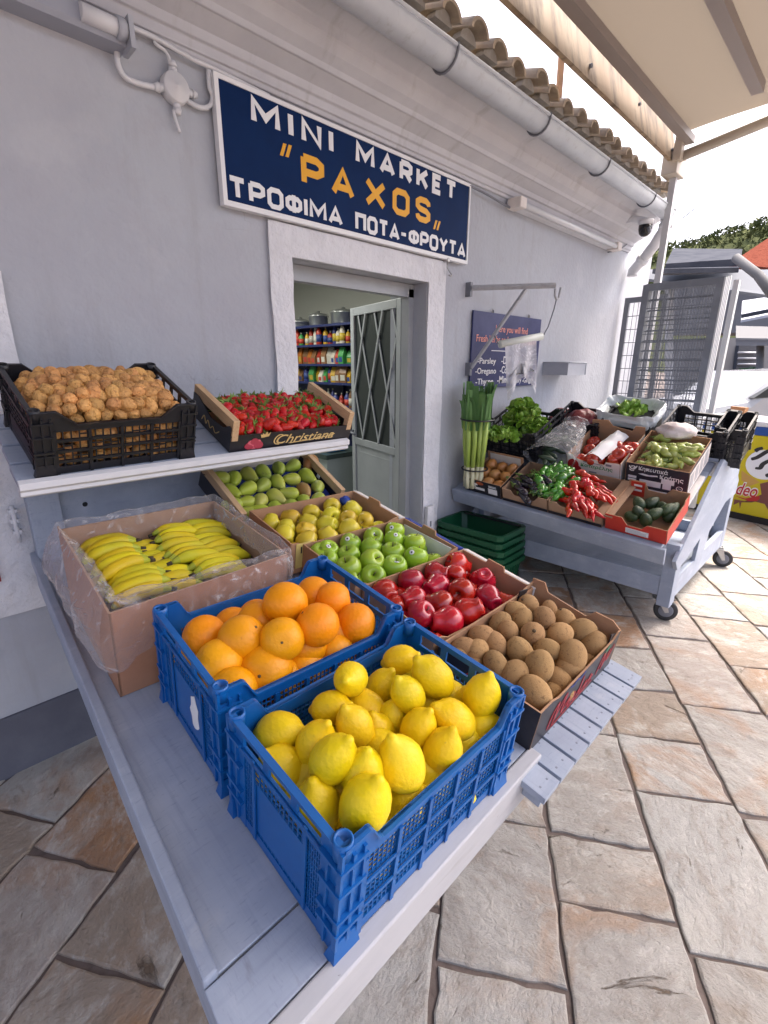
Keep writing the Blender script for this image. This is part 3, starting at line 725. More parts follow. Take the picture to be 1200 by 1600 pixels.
cable('cable', [(190, 36), (240, 58), (300, 92), (331, 106), (420, 150)], .008, 'thin pale cable pinned along the bottom of the cornice', y=YW-.03)
cable('cable', [(271, 172), (275, 190), (281, 207)], .006, 'short frayed cable end hanging under the junction box')
o = thing('pipe_bracket', 'short white pipe stub with a clamp beside the grey trunking', 'pipe', at_y(165, 35, 1.95))
mb = MB(); mb.tube([(-.07, 0, -.0), (.07, 0, 0)], .024, 12); mb.build('pipe', m_white, o)
mb = MB(); mb.tube([(.03, 0, 0), (.055, 0, 0)], .031, 12); mb.box(.06, .075, -.03, .05, -.05, .035); mb.build('clamp', m_grey, o)
# hook at the right end of the sign
o = thing('wall_hook', 'small steel hook hanging under the right corner of the shop sign', 'hook', at_y(699, 415, 2.0))
mb = MB(); mb.tube([(0, 0, .03), (0, 0, -.01), (.012, -.01, -.035), (.02, -.02, -.05), (.01, -.025, -.062), (-.008, -.02, -.055)], .005, 6); mb.tube([(-.01, .03, .03), (.0, -.01, .03)], .012, 8); mb.build('hook', m_steel, o)
# tube lamp under the cornice
tb = thing('tube_lamp', 'long white unlit tube lamp fixed under the cornice right of the sign', 'lamp', (4.0, 1.99, 2.535))
MB().box(-.80, .95, -.015, .05, -.012, .035).build('housing', m_white, tb, bevel=.004)
mb = MB(); mb.tube([(-.74, -.045, .002), (.90, -.045, .002)], .020, 12); mb.build('tube', mat('lamp_plastic', (.62, .64, .68), .25), tb)
mb = MB(); mb.box(-.82, -.74, -.072, .03, -.028, .036); mb.build('end_cap', m_cwhite, tb, bevel=.006); MB().box(.88, .97, -.072, .03, -.028, .036).build('end_cap', m_cwhite, tb, bevel=.006)
cable('cable', [(733, 290), (760, 303), (785, 318), (800, 326)], .007, 'dark cable running from the sign to the tube lamp', m_dgrey, y=2.0)
cable('cable', [(950, 394), (968, 390), (985, 376), (998, 358)], .006, 'thin cable looping from the tube lamp to the camera', m_dgrey, y=2.0)
# wall crane with hook
br_ = thing('bracket_arm', 'grey steel bracket arm with a hook sticking out above the herb board', 'bracket', at_y(736, 447, 2.03))
b0 = Vector(br_.location); 
def rel(px, py, y): return at_y(px, py, y)-b0
m_arm = mat('arm_paint', (.36, .37, .40), .5, mottle=(20, (.28, .29, .31), .45, .7))
A0 = rel(737, 450, 2.0); A1 = rel(868, 446, 1.62); Bm = rel(822, 449, 1.755); B0 = rel(736, 575, 2.0)
mb = MB(); mb.tube([A0, A1], .017, 4, smooth=False); mb.build('arm', m_arm, br_)
mb = MB(); mb.tube([Bm+Vector((0, 0, -.01)), B0], .013, 4, smooth=False); mb.build('strut', m_arm, br_)
mb = MB()
for q in (A0, B0): mb.box(q.x-.012, q.x+.012, -.03, .01, q.z-.05, q.z+.035)
mb.build('wall_plate', m_dgrey, br_)
hk = A1
mb = MB(); mb.tube([hk+Vector((0, 0, -.02)), hk+Vector((.005, 0, -.06)), hk+Vector((.03, 0, -.08)), hk+Vector((.06, 0, -.07)), hk+Vector((.07, 0, -.03)), hk+Vector((.075, 0, -.005))], .008, 6); mb.build('hook', m_arm, br_)
# roll of plastic bags hung from the arm
Rl, Rr = at_y(781, 538, 1.80), at_y(849, 525, 1.66)
rb = thing('bag_roll', 'roll of thin white plastic bags hanging on a wire from the bracket arm', 'bag roll', Rl)
d_ = (Rr-Rl)
mb = MB(); mb.tube([Vector((0, 0, 0)), d_*.96], .024, 14); mb.build('roll', mat('roll_plastic', (.62, .65, .60), .4), rb)
mb = MB(); hk2 = b0+A1+Vector((.03, 0, -.085))-Rl
mb.tube([d_+Vector((.0, 0, 0)), d_*1.03+Vector((0, 0, .02)), d_*.98+(hk2-d_)*.35+Vector((.02, 0, -.02)), d_*.99+(hk2-d_)*.75+Vector((.02, 0, 0)), hk2], .0045, 6)
st = at_y(778, 520, 1.86)-Rl
mb.build('wire', m_dgrey, rb); MB().tube([Vector((-.02, 0, 0)), Vector((-.035, .02, .05)), st], .0045, 6).build('wire', m_dgrey, rb)
def bagfn(u, v):
    p = d_*(.06+.72*u+ (v*.16 if u < .5 else v*.10)) ; z = -.015-.36*v*(1 if .15 < u else 1) + (.14*v*math.sin(u*math.pi) if v > .55 else 0)
    wv = .018*math.sin(u*16+v*3)*v + .015*noise.noise(Vector((u*5, v*5, 2)))*v
    return p+Vector((wv, wv-.02, z))
mb = MB(); mb.grid(bagfn, 24, 20); mb.build('bag', film_mat('bag_film', (.93, .95, .97), .50, .45), rb)
# herb board
Hb = [at_y(738, 488, 2.02), at_y(845, 496, 2.02), at_y(838, 602, 2.02), at_y(736, 606, 2.02)]
hx0, hx1 = (Hb[0].x+Hb[3].x)/2, (Hb[1].x+Hb[2].x)/2; hz1, hz0 = (Hb[0].z+Hb[1].z)/2, (Hb[2].z+Hb[3].z)/2
hb = thing('herb_board', 'navy board listing fresh herbs in pink and white lettering on the wall', 'sign', (hx0, 2.02, hz0))
hw, hh_ = hx1-hx0, hz1-hz0
MB().box(0, hw, 0, .012, 0, hh_).build('panel', mat('board_navy', (.022, .028, .10), .5, .3, mottle=(3, (.06, .07, .17), .4, .7)), hb)
m_pink = mat('pink_chalk', (.75, .30, .24), .6)
HX = T(Vector((0, -.0015, 0))) @ FRONT
def htext(s, x0, x1, z, h, mt): text(s, mt, hb, HX @ T(Vector((0, z*hh_, 0))), x0*hw, x1*hw, h=h*hh_, off=.004)
htext('Here you will find', .30, .78, .73, .12, m_pink)
htext('Fresh herbs and aromatic plants', .05, .93, .585, .12, m_pink)
for s, x0, x1, z in (('-Parsley', .08, .33, .30), ('-Dill', .41, .54, .325), ('-Fennel', .66, .92, .30), ('-Oregano', .06, .34, .165), ('-Coriander', .40, .70, .19), ('-Thyme', .07, .31, .02), ('-Mint', .37, .53, .05), ('-Celery', .57, .74, .025), ('-Ginger', .76, .95, .02)):
    htext(s, x0, x1, z, .105, m_paperw)
MB().box(.26*hw, .5*hw, -.002, 0, .50*hh_, .51*hh_).build('rule', m_paperw, hb)
mb = MB()
for fx in (.24, .78): mb.tube([(fx*hw, .004, hh_-.005), (fx*hw, .002, hh_+.02), (fx*hw+.02, .004, hh_+.022), (fx*hw+.02, .006, hh_-.005)], .004, 6)
mb.build('hanging_clip', m_steel, hb)
# little grey steel box on the wall
q0 = at_y(848, 572, YW); q1 = at_y(891, 588, 1.9)
o = thing('wall_box', 'small grey open steel box fixed to the wall right of the herb board', 'box', (3.93, YW, 1.43))
mb = MB(); w, dpt, hgt = .34, .22, .10
mb.box(0, w, -dpt, -dpt+.006, 0, hgt); mb.box(0, .006, -dpt+.006, 0, 0, hgt); mb.box(w-.006, w, -dpt+.006, 0, 0, hgt); mb.box(.006, w-.006, -dpt+.006, 0, 0, .006)
mb.tube([(0, -dpt, hgt), (w, -dpt, hgt)], .006, 6); mb.tube([(0, -dpt, hgt), (0, 0, hgt)], .006, 6); mb.tube([(w, -dpt, hgt), (w, 0, hgt)], .006, 6); mb.tube([(w, -dpt, 0), (w, -dpt, hgt)], .006, 6)
mb.build('tray', m_grey, o)
# security camera under the eaves
o = thing('security_camera', 'dark dome security camera on a white bracket at the end of the eaves', 'camera', at_y(1008, 358, 1.72))
mb = MB(); mb.lathe([(.06, .07), (.062, .06), (.055, .03), (.02, .028)], 18); mb.tube([(0, 0, .06), (0, .12, .10), (0, .26, .10)], .03, 10); mb.build('bracket', m_white, o)
mb = MB(); mb.lathe([(.055, .03), (.054, .0), (.045, -.035), (.025, -.055), (.002, -.06)], 18); mb.build('dome', mat('camera_dome', (.012, .012, .016), .12), o)
mb = MB(); mb.lathe([(.022, 0), (.024, .02), (.001, .022)], 14, 0, T(Vector((-.03, -.035, -.02))) @ RX(70)); mb.build('lens', m_dgrey, o)
# downpipe
o = thing('downpipe', 'white rain pipe bending down from the end of the gutter', 'pipe', (5.27, GY, 2.83))
mb = MB(); mb.tube([(0, 0, -.03), (0, .0, -.12), (.05, .08, -.24), (.14, .2, -.34), (.2, .3, -.42), (.2, .3, -.47)], .048, 12); mb.build('pipe', m_white, o)
mb = MB(); mb.tube([(0, 0, -.09), (0, 0, -.13)], .058, 12); mb.tube([(.12, .18, -.32), (.15, .215, -.35)], .058, 12); mb.build('collar', m_white, o)

# ============================================================ canopy over the street
m_canvas = cloth_mat('canvas', (.26, .222, .178), .20)
m_beam = mat('stained_board', (.22, .155, .10), .8, mottle=[(2.5, (.28, .22, .155), .4, .65), (7, (.07, .045, .028), .48, .68)], aniso=(1.5, 1, .35), bump=(12, .2, .004))
m_bar = mat('canopy_bar', (.22, .19, .18), .5)
m_pole = mat('cream_pole', (.42, .37, .31), .5)
cn = thing('street_canopy', 'cream canvas canopy with steel bars and a stained fascia board over the street', 'canopy', (4.95, 1.6, 0))
cX = T(Vector((-4.95, -1.6, 0)))
MB().prism([(1.585, 3.115), (1.615, 3.115), (1.675, 3.36), (1.645, 3.36)], -3.6, 5.02, 'x').build('fascia_board', m_beam, cn, cX)
mb = MB()
for k in range(9): mb.tube([(-1.5+.8*k, 1.585, 3.19+.06*(k % 2)), (-1.5+.8*k, 1.60, 3.19+.06*(k % 2))], .012, 8)
mb.build('bolt', m_dgrey, cn, cX)
def cz(x, y): return 3.335 + .20*(1.5-y)*.5 - .035*math.sin(math.pi*(1.5-y)/1.6)**2 - .02*abs(math.sin(x*math.pi/1.6))
mb = MB(); mb.grid(lambda u, v: (-3.6+8.6*u, 1.56-2.9*v, cz(-3.6+8.6*u, 1.56-2.9*v)), 80, 30); mb.build('canvas', m_canvas, cn, cX)
mb = MB(); mb.box(-3.6, 4.98, 1.46, 1.53, 3.22, 3.27); mb.build('bar', m_bar, cn, cX)
p0_, p1_ = at_y(985, 0, .95), at_y(1190, 95, .95)
mb = MB(); mb.box(-2.5, at_y(1192, 110, 1.0).x, .97, 1.04, 3.28, 3.34); mb.build('bar', m_bar, cn, cX)
for yy in (.2, -.6): MB().box(-3.6, 4.9, yy, yy+.06, 3.36, 3.41).build('bar', m_bar, cn, cX)
mb = MB(); mb.tube([(4.98, 1.6, 3.14), (5.0, 1.0, 3.24), (5.02, .2, 3.36), (5.04, -1.5, 3.62)], .038, 12); mb.build('front_pole', m_pole, cn, cX)
mb = MB(); mb.box(5.02, 5.07, 1.57, 1.62, 0, 3.24); mb.build('post', mat('post_paint', (.50, .51, .54), .5), cn, cX)
mb = MB(); mb.box(4.9, 5.12, 1.54, 1.66, 3.02, 3.20); mb.box(4.88, 4.96, 1.52, 1.58, 3.10, 3.30); mb.build('corner_bracket', m_pole, cn, cX, bevel=.006)
for x in (-3.5,): MB().box(x, x+.07, -1.45, -1.38, 0, 3.55).build('post', m_bar, cn, cX) if x < 0 else None
# weathered strut between beam and roof, and a short post at the gutter end
o = thing('wooden_strut', 'weathered brown timber strut rising from the roof to the canopy board', 'strut', at_y(872, 170, 2.2))
mb = MB(); q = at_y(877, 88, 2.2)-Vector(o.location); mb.tube([Vector((0, 0, -.1)), q+Vector((0, 0, .1))], .028, 4, smooth=False); mb.build('timber', mat('weathered_timber', (.30, .17, .09), .8, mottle=(9, (.16, .09, .05), .45, .7)), o)
# ============================================================ fruit stand
FT = frame((0, 0, .6022), (1, 0, 0), (0, 1, .12))       # table surface
FE = frame((0, 0, .5790), (1, 0, 0), (0, 1, .16))       # slatted side, a little steeper
FH = frame((0, 1.55, 1.200), (1, 0, 0), (0, math.cos(R(22)), math.sin(R(22))))   # upper shelf
stand = thing('fruit_stand', 'pale blue wooden fruit stand with sloping table, slatted side and upper shelf', 'stand', (.6, 1.0, 0))
ST = T(Vector((-.6, -1.0, 0)))
def xl(y): return .14 + (y-.49)*(.232-.14)/(2.05-.49)
mb = MB(); mb.prism([(xl(.499)+.02, .499), (.80, .499), (.80, 2.02), (xl(2.02)+.02, 2.02)], -.02, 0, 'z'); mb.build('tabletop', m_stand, stand, ST @ FT, bevel=.002)
mb = MB(); mb.prism([(xl(.405)-.002, .406), (.872, .406), (.872, .495), (xl(.49)-.002, .495)], -.02, 0, 'z'); mb.build('front_plank', m_stand_x, stand, ST @ FT, bevel=.002)
mb = MB(); mb.box(xl(.40)-.002, .885, .372, .404, -.105, .003); mb.build('apron', m_apron, stand, ST @ FT, bevel=.004)
mb = MB(); mb.prism([(xl(.497)-.002, .497), (xl(.497)+.021, .497), (xl(2.03)+.021, 2.03), (xl(2.03)-.002, 2.03)], -.035, .016, 'z'); mb.build('side_rail', m_stand, stand, ST @ FT, bevel=.004)
mb = MB(); mb.prism([(xl(.40)+.003, .406), (xl(.40)+.02, .406), (xl(2.0)+.02, 2.0), (xl(2.0)+.003, 2.0)], -.11, -.037, 'z'); mb.build('side_apron', m_stand, stand, ST @ FT)
for k in range(8):
    x0 = .797+k*.0750
    mb = MB(); mb.box(x0, x0+.066, .318, 2.02, -.018, 0)
    for yy in (.34, .40):
        for q in (.018, .048): mb.box(x0+q-.0025, x0+q+.0025, yy-.0025, yy+.0025, -.001, .0006, 1)
    mb.build('slat', [m_stand, mat('nail_head', (.2, .22, .27), .5) if k == 0 else bpy.data.materials['nail_head']], stand, ST @ FE, bevel=.0025)
for q in ((.815, .330), (.815, 1.1), (.88, 1.9)): MB().box(q[0], 1.41, q[1], q[1]+.042, -.055, -.0185).build('batten', m_stand, stand, ST @ FE)
for (x, y) in ((.40, .70), (1.06, .62), (.40, 1.88), (1.3, 1.88)):
    lg = MB().box(x-.03, x+.03, y-.03, y+.03, .03, .602+.12*y-.03).build('leg', m_stand, stand, ST)
    MB().tube([(x, y, 0), (x, y, .03)], .022, 10).build('rubber_foot', m_black, lg)
# upper shelf
for k in range(4):
    y0 = .002+k*.104
    MB().box(.185+.004*k, 1.318, y0, y0+.092, -.018, 0).build('shelf_board', m_stand_x, stand, ST @ FH, bevel=.002)
mb = MB(); mb.prism([(-.02, .008), (-.002, .010), (-.001, -.034), (-.018, -.036), (-.024, -.028), (-.020, -.018), (-.026, -.008)], .184, 1.322, 'x'); mb.build('shelf_lip', m_white, stand, ST @ FH, bevel=.001)
for x in (.24, 1.18): MB().box(x, x+.05, .03, .40, -.07, -.019).build('shelf_bracket', m_stand, stand, ST @ FH)
for x in (.245, 1.16): MB().box(x, x+.095, 1.955, 2.0, .80, 1.335).build('post', m_stand, stand, ST, bevel=.003)
mb = MB(); mb.box(.345, 1.155, 1.985, 2.0, .80, 1.33); p = at_y(133, 788, 1.984); mb.lathe([(.009, 0), (.001, .002)], 10, 1, T(Vector((p.x, 1.985, p.z))) @ RX(90)); mb.build('back_board', [m_stand_x, m_black], stand, ST)

# ============================================================ crates and cartons
def grid_bars(mb, axis, s0, s1, z0, z1, ns, nz, t, p0, p1, mi=0):
    def bx(a0, a1, b0, b1):
        if axis == 'x': mb.box(a0, a1, p0, p1, b0, b1, mi)
        else: mb.box(p0, p1, a0, a1, b0, b1, mi)
    for i in range(1, ns):
        s = s0+(s1-s0)*i/ns; bx(s-t/2, s+t/2, z0, z1)
    for j in range(1, nz):
        z = z0+(z1-z0)*j/nz
        if axis == 'x': mb.box(s0, s1, p0+.0004, p1-.0004, z-t/2, z+t/2, mi)
        else: mb.box(p0+.0004, p1-.0004, s0, s1, z-t/2, z+t/2, mi)
def crate(name, label, F, Wd, D, H, mt, style='blue', group=None, fine=1.0):
    th = thing(name, label, 'crate', F, group)
    t = .005
    e, d, Hd = (.045, .03, H*.83) if style == 'blue' else (.055, .045, H*.80)
    cw = .045
    # long walls
    for side in (0, 1):
        mb = MB(); y0 = 0 if side == 0 else D-t; yo = -.006 if side == 0 else D-.006
        if style == 'blue':
            dip = [(e+d*k/6, H-(H-Hd)*sstep(k/6)) for k in range(7)]
        else: dip = [(e, H), (e+d, Hd)]
        path = [(0, H)]+dip+[(Wd-x, z) for x, z in dip[::-1]]+[(Wd, H)]
        low = Hd-(.028 if style == 'blue' else .022)
        for (xa, za), (xb, zb) in zip(path[:-1], path[1:]):
            zl_a = low if xa > e+.001 and xb < Wd-e-.001 or style == 'blue' else za-.02
            mb.add([(xa, y0, low), (xb, y0, low), (xb, y0, zb), (xa, y0, za), (xa, y0+t, low), (xb, y0+t, low), (xb, y0+t, zb), (xa, y0+t, za)], [(3,2,1,0)[::-1], (4,5,6,7)[::-1], (0,1,5,4), (1,2,6,5), (2,3,7,6), (3,0,4,7)])
            # rim flange following the top edge
            mb.add([(xa, yo, za-.006), (xb, yo, zb-.006), (xb, yo, zb), (xa, yo, za), (xa, yo+.012, za-.006), (xb, yo+.012, zb-.006), (xb, yo+.012, zb), (xa, yo+.012, za)], [(0,1,2,3), (7,6,5,4), (3,2,6,7), (1,0,4,5), (0,3,7,4), (2,1,5,6)])
        mb.box(cw, Wd-cw, y0, y0+t, 0, .022)
        npan = 5 if style == 'blue' else 4
        oy = -.004 if side == 0 else D+.001
        for k in range(npan+1):
            x = cw+(Wd-2*cw)*k/npan; mb.box(x-.004, x+.004, oy, oy+t-.002 if side == 0 else oy+.003, .0, low+.004); mb.box(x-.0045, x+.0045, y0+.0005, y0+t-.0005, .022, low)
        rails = (.36, .68) if style == 'blue' else (.30, .55, .80)
        for f in rails: mb.box(cw, Wd-cw, oy, (oy+t-.002) if side == 0 else oy+.003, low*f-.004, low*f+.004); mb.box(cw, Wd-cw, y0+.001, y0+t-.001, low*f-.0035, low*f+.0035)
        if style == 'blue': grid_bars(mb, 'x', cw, Wd-cw, .022, low, int(36*fine), int(13*fine), .0019, y0+.001, y0+t-.001)
        else:
            grid_bars(mb, 'x', cw, Wd-cw, .022, low, int(17*fine), 1, .0034, y0+.001, y0+t-.001)
            r5 = random.Random(3)
            for k in range(int(17*fine)):
                xx = cw+(Wd-2*cw)*k/int(17*fine)
                for z in [r5.uniform(.03, low-.01) for _ in range(3)]: mb.box(xx, xx+(Wd-2*cw)/int(17*fine), y0+.0014, y0+t-.0014, z-.0018, z+.0018)
        mb.build('side_panel', mt, th)
    for side in (0, 1):
        mb = MB(); x0 = 0 if side == 0 else Wd-t; xo = -.006 if side == 0 else Wd-.006
        mb.box(xo, xo+.012, 0, D, H-.008, H)
        hole = .042; nwin = 3 if style == 'blue' else 4
        zt = H-hole
        mb.box(x0, x0+t, cw*.6, D-cw*.6, H-.014, H-.008)
        mb.box(x0, x0+t, cw*.6, D-cw*.6, zt-.014, zt)
        for k in range(nwin+1):
            y = cw*.8+(D-1.6*cw)*k/nwin; mb.box(x0, x0+t, y-.008, y+.008, zt, H-.014)
        mb.box(x0, x0+t, cw, D-cw, 0, .022)
        ox = -.004 if side == 0 else Wd+.001
        mb.box(ox, ox+.003, cw*.6, D-cw*.6, zt-.012, zt-.004)
        c0, c1, b0, b1 = D*.26, D*.74, zt*.16, zt*.74
        if style == 'blue':
            mb.box(x0+.0005, x0+t-.0005, c0, c1, b0, b1)
            for q in (c0, c1): mb.box(ox, ox+.003, q-.004, q+.004, .01, zt)
            grid_bars(mb, 'y', cw, c0, .022, zt-.014, int(6*fine), int(13*fine), .0021, x0+.001, x0+t-.001)
            grid_bars(mb, 'y', c1, D-cw, .022, zt-.014, int(6*fine), int(13*fine), .0021, x0+.001, x0+t-.001)
            grid_bars(mb, 'y', c0, c1, b1, zt-.014, int(12*fine), 3, .0021, x0+.001, x0+t-.001)
            grid_bars(mb, 'y', c0, c1, .022, b0, int(12*fine), 2, .0021, x0+.001, x0+t-.001)
        else:
            mb.box(x0+.0005, x0+t-.0005, cw, D-cw, .022, zt*.42)
            grid_bars(mb, 'y', cw, D-cw, zt*.42, zt-.014, int(10*fine), int(5*fine), .004, x0+.001, x0+t-.001)
        mb.build('end_panel', mt, th)
        if style == 'blue' and side == 0 and 'orange' in label:
            r6 = random.Random(len(label))
            mb = MB(); ya, yb, za, zb = c0+.02, c0+.065, b0+.015, b1-.005
            out = []
            for k in range(14):
                a = 2*math.pi*k/14; q = r6.uniform(.7, 1.05); out.append(((ya+yb)/2+(yb-ya)/2*q*math.cos(a), (za+zb)/2+(zb-za)/2*q*math.sin(a)))
            mb.prism(out, -.0012, -.0003, 'x'); mb.build('torn_label', m_paperw, th)
    mb = MB(); mb.box(.004, Wd-.004, .004, D-.004, 0, .004)
    mb.build('bottom', mt, th)
    for (cx, cy) in ((0, 0), (1, 0), (1, 1), (0, 1)):
        mb = MB(); sx = 1 if cx == 0 else -1; sy = 1 if cy == 0 else -1
        X = T(Vector((cx*Wd, cy*D, 0))) @ Matrix.Diagonal((sx, sy, 1, 1))
        fl = lambda a, b, c, dd, z0, z1: mb.box(a, b, c, dd, z0, z1, 0, X)
        fl(-.001, cw, -.001, t-.0012, 0, H-.004); fl(-.001, t-.0012, t-.0012, cw, 0, H-.004)
        fl(.016, .022, -.006, -.001, .01, H*.9); fl(.036, .041, -.006, -.001, .01, H*.9); fl(-.006, -.001, .022, .027, .01, H*.8); fl(-.006, -.001, -.006, -.001+.004, .01, H*.98)
        for z in (.06, H*.38, H*.62, H*.83):
            fl(-.008, cw-.002, -.0085, -.001, z-.003, z+.003); fl(-.0085, -.001, -.001, cw-.004, z-.003, z+.003)
        # foot
        mb.add([(-.010, -.010, -.004), (cw*.95, -.010, -.004), (cw*.95, .014, -.004), (-.010, .014, -.004), (-.004, -.004, .034), (cw*.8, -.004, .034), (cw*.8, .004, .034), (-.004, .004, .034)], [(3,2,1,0), (4,5,6,7), (0,1,5,4), (1,2,6,5), (2,3,7,6), (3,0,4,7)], 0, X)
        # peg socket on top
        mb.lathe([(.013, -.03), (.0145, -.01), (.0145, .004), (.011, .004), (.0105, -.008), (.001, -.008)], 16, 0, X @ T(Vector((.007, .009, H))))
        if sx*sy < 0:
            pass
        mb.build('corner_post', mt, th)
    return th

def tray(name, label, F, Wd, D, H, mo, mi, front=None, back=None, left=None, right=None, th_=.005, group=None, cat='box'):
    """open carton: each wall is a polygon (s, z); inner faces take the inside material"""
    th = thing(name, label, cat, F, group)
    def wall(nm, poly, L, axis, p0, outer_low):
        poly = poly or [(0, 0), (L, 0), (L, H), (0, H)]
        mb = MB(); mb.prism(poly, p0, p0+th_, axis, 0)
        # caps: first face lies at p0, second at p0+th
        mb.m[0] = 0 if outer_low else 1; mb.m[1] = 1 if outer_low else 0
        for k in range(2, len(mb.m)): mb.m[k] = 1
        return mb.build(nm, [mo, mi], th)
    ws = {}
    ws['front'] = wall('front_panel', front, Wd, 'y', 0, True)
    ws['back'] = wall('back_panel', back, Wd, 'y', D-th_, False)
    ws['left'] = wall('end_panel', left, D, 'x', 0-.0003, True)
    ws['right'] = wall('end_panel', right, D, 'x', Wd-th_+.0003, False)
    MB().box(.002, Wd-.002, .002, D-.002, .001, .005).build('base', mi, th)
    th['w'] = Wd
    return th

# ============================================================ fruit shapes
def nlump(p, s, a, seed=0.): return p*(1+a*noise.noise(Vector((p.x*s+seed, p.y*s, p.z*s))))
def sph(n=10): return [(math.sin(math.pi*k/n), -math.cos(math.pi*k/n)) for k in range(n+1)]
def fruit_mesh(name, prof, mt, n=18, lump=(30, .04), seed=0, squash=None, extra=None):
    mb = MB()
    def fn(p):
        q = nlump(p, lump[0], lump[1], seed)
        if squash: q = squash(q)
        return q
    mb.lathe([(max(r, .0004), z) for r, z in prof], n, 0, None, fn)
    if extra: extra(mb)
    return mb.mesh(name, [mt]+([m_stem] if extra else []))
m_stem = mat('fruit_stem', (.10, .065, .03), .8)
m_lemon = mat('lemon_peel', (.82, .575, .004), .42, .35, var=.12, hue=.009, mottle=[(3.5, (.80, .58, .012), .4, .7), (16, (.66, .46, .010), .58, .76), (90, (.58, .40, .012), .66, .74)], bump=(150, .5, .003), bump2=(40, .35, .005))
m_orange = mat('orange_peel', (.86, .30, .0015), .40, .35, var=.09, hue=.012, mottle=[(4, (.84, .32, .006), .4, .7), (70, (.62, .17, .004), .68, .76)], bump=(150, .55, .0025))
m_green = mat('green_apple_skin', (.27, .45, .025), .25, .4, var=.13, hue=.012, mottle=[(5, (.36, .50, .05), .45, .7), (70, (.38, .46, .14), .70, .76)], coat=.3)
m_yellow = mat('yellow_apple_skin', (.62, .50, .035), .33, .35, var=.12, hue=.02, mottle=[(5, (.66, .48, .04), .45, .7), (60, (.40, .30, .05), .68, .76)], coat=.15)
m_redap = mat('red_apple_skin', (.40, .006, .013), .22, var=.28, hue=.008, mottle=[(6, (.52, .014, .013), .48, .72), (70, (.38, .08, .06), .72, .78)], coat=.45, aniso=(3, 3, .7))
m_pear = mat('pear_skin', (.36, .43, .045), .4, .35, var=.14, hue=.02, mottle=[(6, (.36, .37, .09), .45, .7), (40, (.17, .17, .04), .64, .78)])
m_pear2 = mat('russet_pear_skin', (.34, .15, .045), .5, mottle=(8, (.30, .24, .07), .45, .7))
m_kiwi = mat('kiwi_skin', (.36, .21, .088), .9, var=.16, hue=.006, mottle=[(6, (.40, .235, .10), .42, .7), (120, (.15, .08, .034), .55, .75)], bump=(400, .6, .002))
m_walnut = mat('walnut_shell', (.60, .31, .10), .55, var=.2, hue=.008, mottle=[(75, (.30, .125, .036), .53, .68), (20, (.56, .28, .09), .5, .75)], bump=(120, 1.0, .006), bump2=(50, 1.0, .010))
m_straw = mat('strawberry_skin', (.44, .004, .006), .28, .3, var=.25, hue=.006, mottle=[(30, (.54, .012, .008), .5, .7), (190, (.50, .20, .05), .66, .70)], bump=(260, .8, .003), coat=.15)
m_leafg = mat('calyx_green', (.15, .25, .05), .6, var=.35)
m_banana = mat('banana_peel', (.66, .52, .010), .5, .35, var=.1, hue=.014, mottle=[(9, (.56, .52, .03), .45, .7), (40, (.42, .27, .02), .68, .8)], sss=.04)
m_bantip = mat('banana_tip', (.05, .038, .02), .8)
m_sticker = mat('fruit_sticker', (.75, .75, .74), .4)
m_dot = mat('sticker_print', (.02, .02, .03), .4)

LEM = []
for i in range(4):
    q = [1, 1.06, .93, 1.0][i]
    pr = [(.0, -.051), (.006, -.050), (.010, -.045), (.013, -.0405), (.021, -.035), (.028, -.025), (.0325, -.012), (.034, 0), (.033, .012), (.029, .024), (.0225, .034), (.015, .041), (.0105, .046), (.008, .051), (.0055, .0545), (.0, .0555)]
    LEM.append(fruit_mesh('lemon', [(r*1.0*q**.5, z*q) for r, z in pr], m_lemon, 22, (38, .05), i*7.3))
ORA = []
for i in range(3):
    pr = [(.047*r*(1 if z < .93 else 1), .0455*z-(.004*max(0, z-.9)*10 if z > .9 else 0)) for r, z in sph(16)]
    def ext(mb):
        mb.lathe([(.0032, .0395), (.003, .0422), (.002, .0428), (.0005, .0429)], 6, 1)
    ORA.append(fruit_mesh('orange', pr, m_orange, 26, (22, .025), i*5.1, extra=ext))
def apple_prof(w, h, taper=0.):
    return [(.0, -h*.80), (w*.10, -h*.82), (w*.24, -h*.93), (w*.42, -h*.985), (w*.60, -h*.90), (w*.78-taper*.2*w, -h*.66), (w*.93-taper*.14*w, -h*.32), (w, .04*h), (w*.985, h*.36), (w*.86, h*.70), (w*.66, h*.92), (w*.46, h*.985), (w*.28, h*.92), (w*.12, h*.72), (.0, h*.58)]
def stem_ext(h):
    def f(mb): mb.tube([(0, 0, h*.55), (.002, .001, h*.85), (.006, .002, h*1.12)], [.0016, .0014, .0018], 6, 1)
    return f
def lobes(p, a=.05, k=5):
    t = math.atan2(p.y, p.x); f = 1+a*math.cos(k*t)*max(0, -p.z/.035)
    return Vector((p.x*f, p.y*f, p.z))
GRA = [fruit_mesh('green_apple', apple_prof(.0405, .036), m_green, 22, (18, .05), i*3.7, extra=stem_ext(.036)) for i in range(3)]
YEA = [fruit_mesh('yellow_apple', apple_prof(.037, .036, .5), m_yellow, 22, (18, .05), i*4.7, extra=stem_ext(.036)) for i in range(3)]
REA = [fruit_mesh('red_apple', apple_prof(.041, .041, 1.0), m_redap, 24, (16, .05), i*2.9, squash=lobes, extra=stem_ext(.041)) for i in range(3)]
PEA = []
for i in range(3):
    pr = [(.0, -.035), (.010, -.0365), (.020, -.034), (.0285, -.024), (.0315, -.010), (.030, .004), (.0255, .018), (.0195, .030), (.0155, .040), (.012, .047), (.006, .0505), (.0, .050)]
    PEA.append(fruit_mesh('pear', pr, m_pear, 20, (22, .05), i*6.1, extra=lambda mb: mb.tube([(0, 0, .048), (.003, 0, .058), (.007, .001, .068)], [.0018, .0014, .0022], 6, 1)))
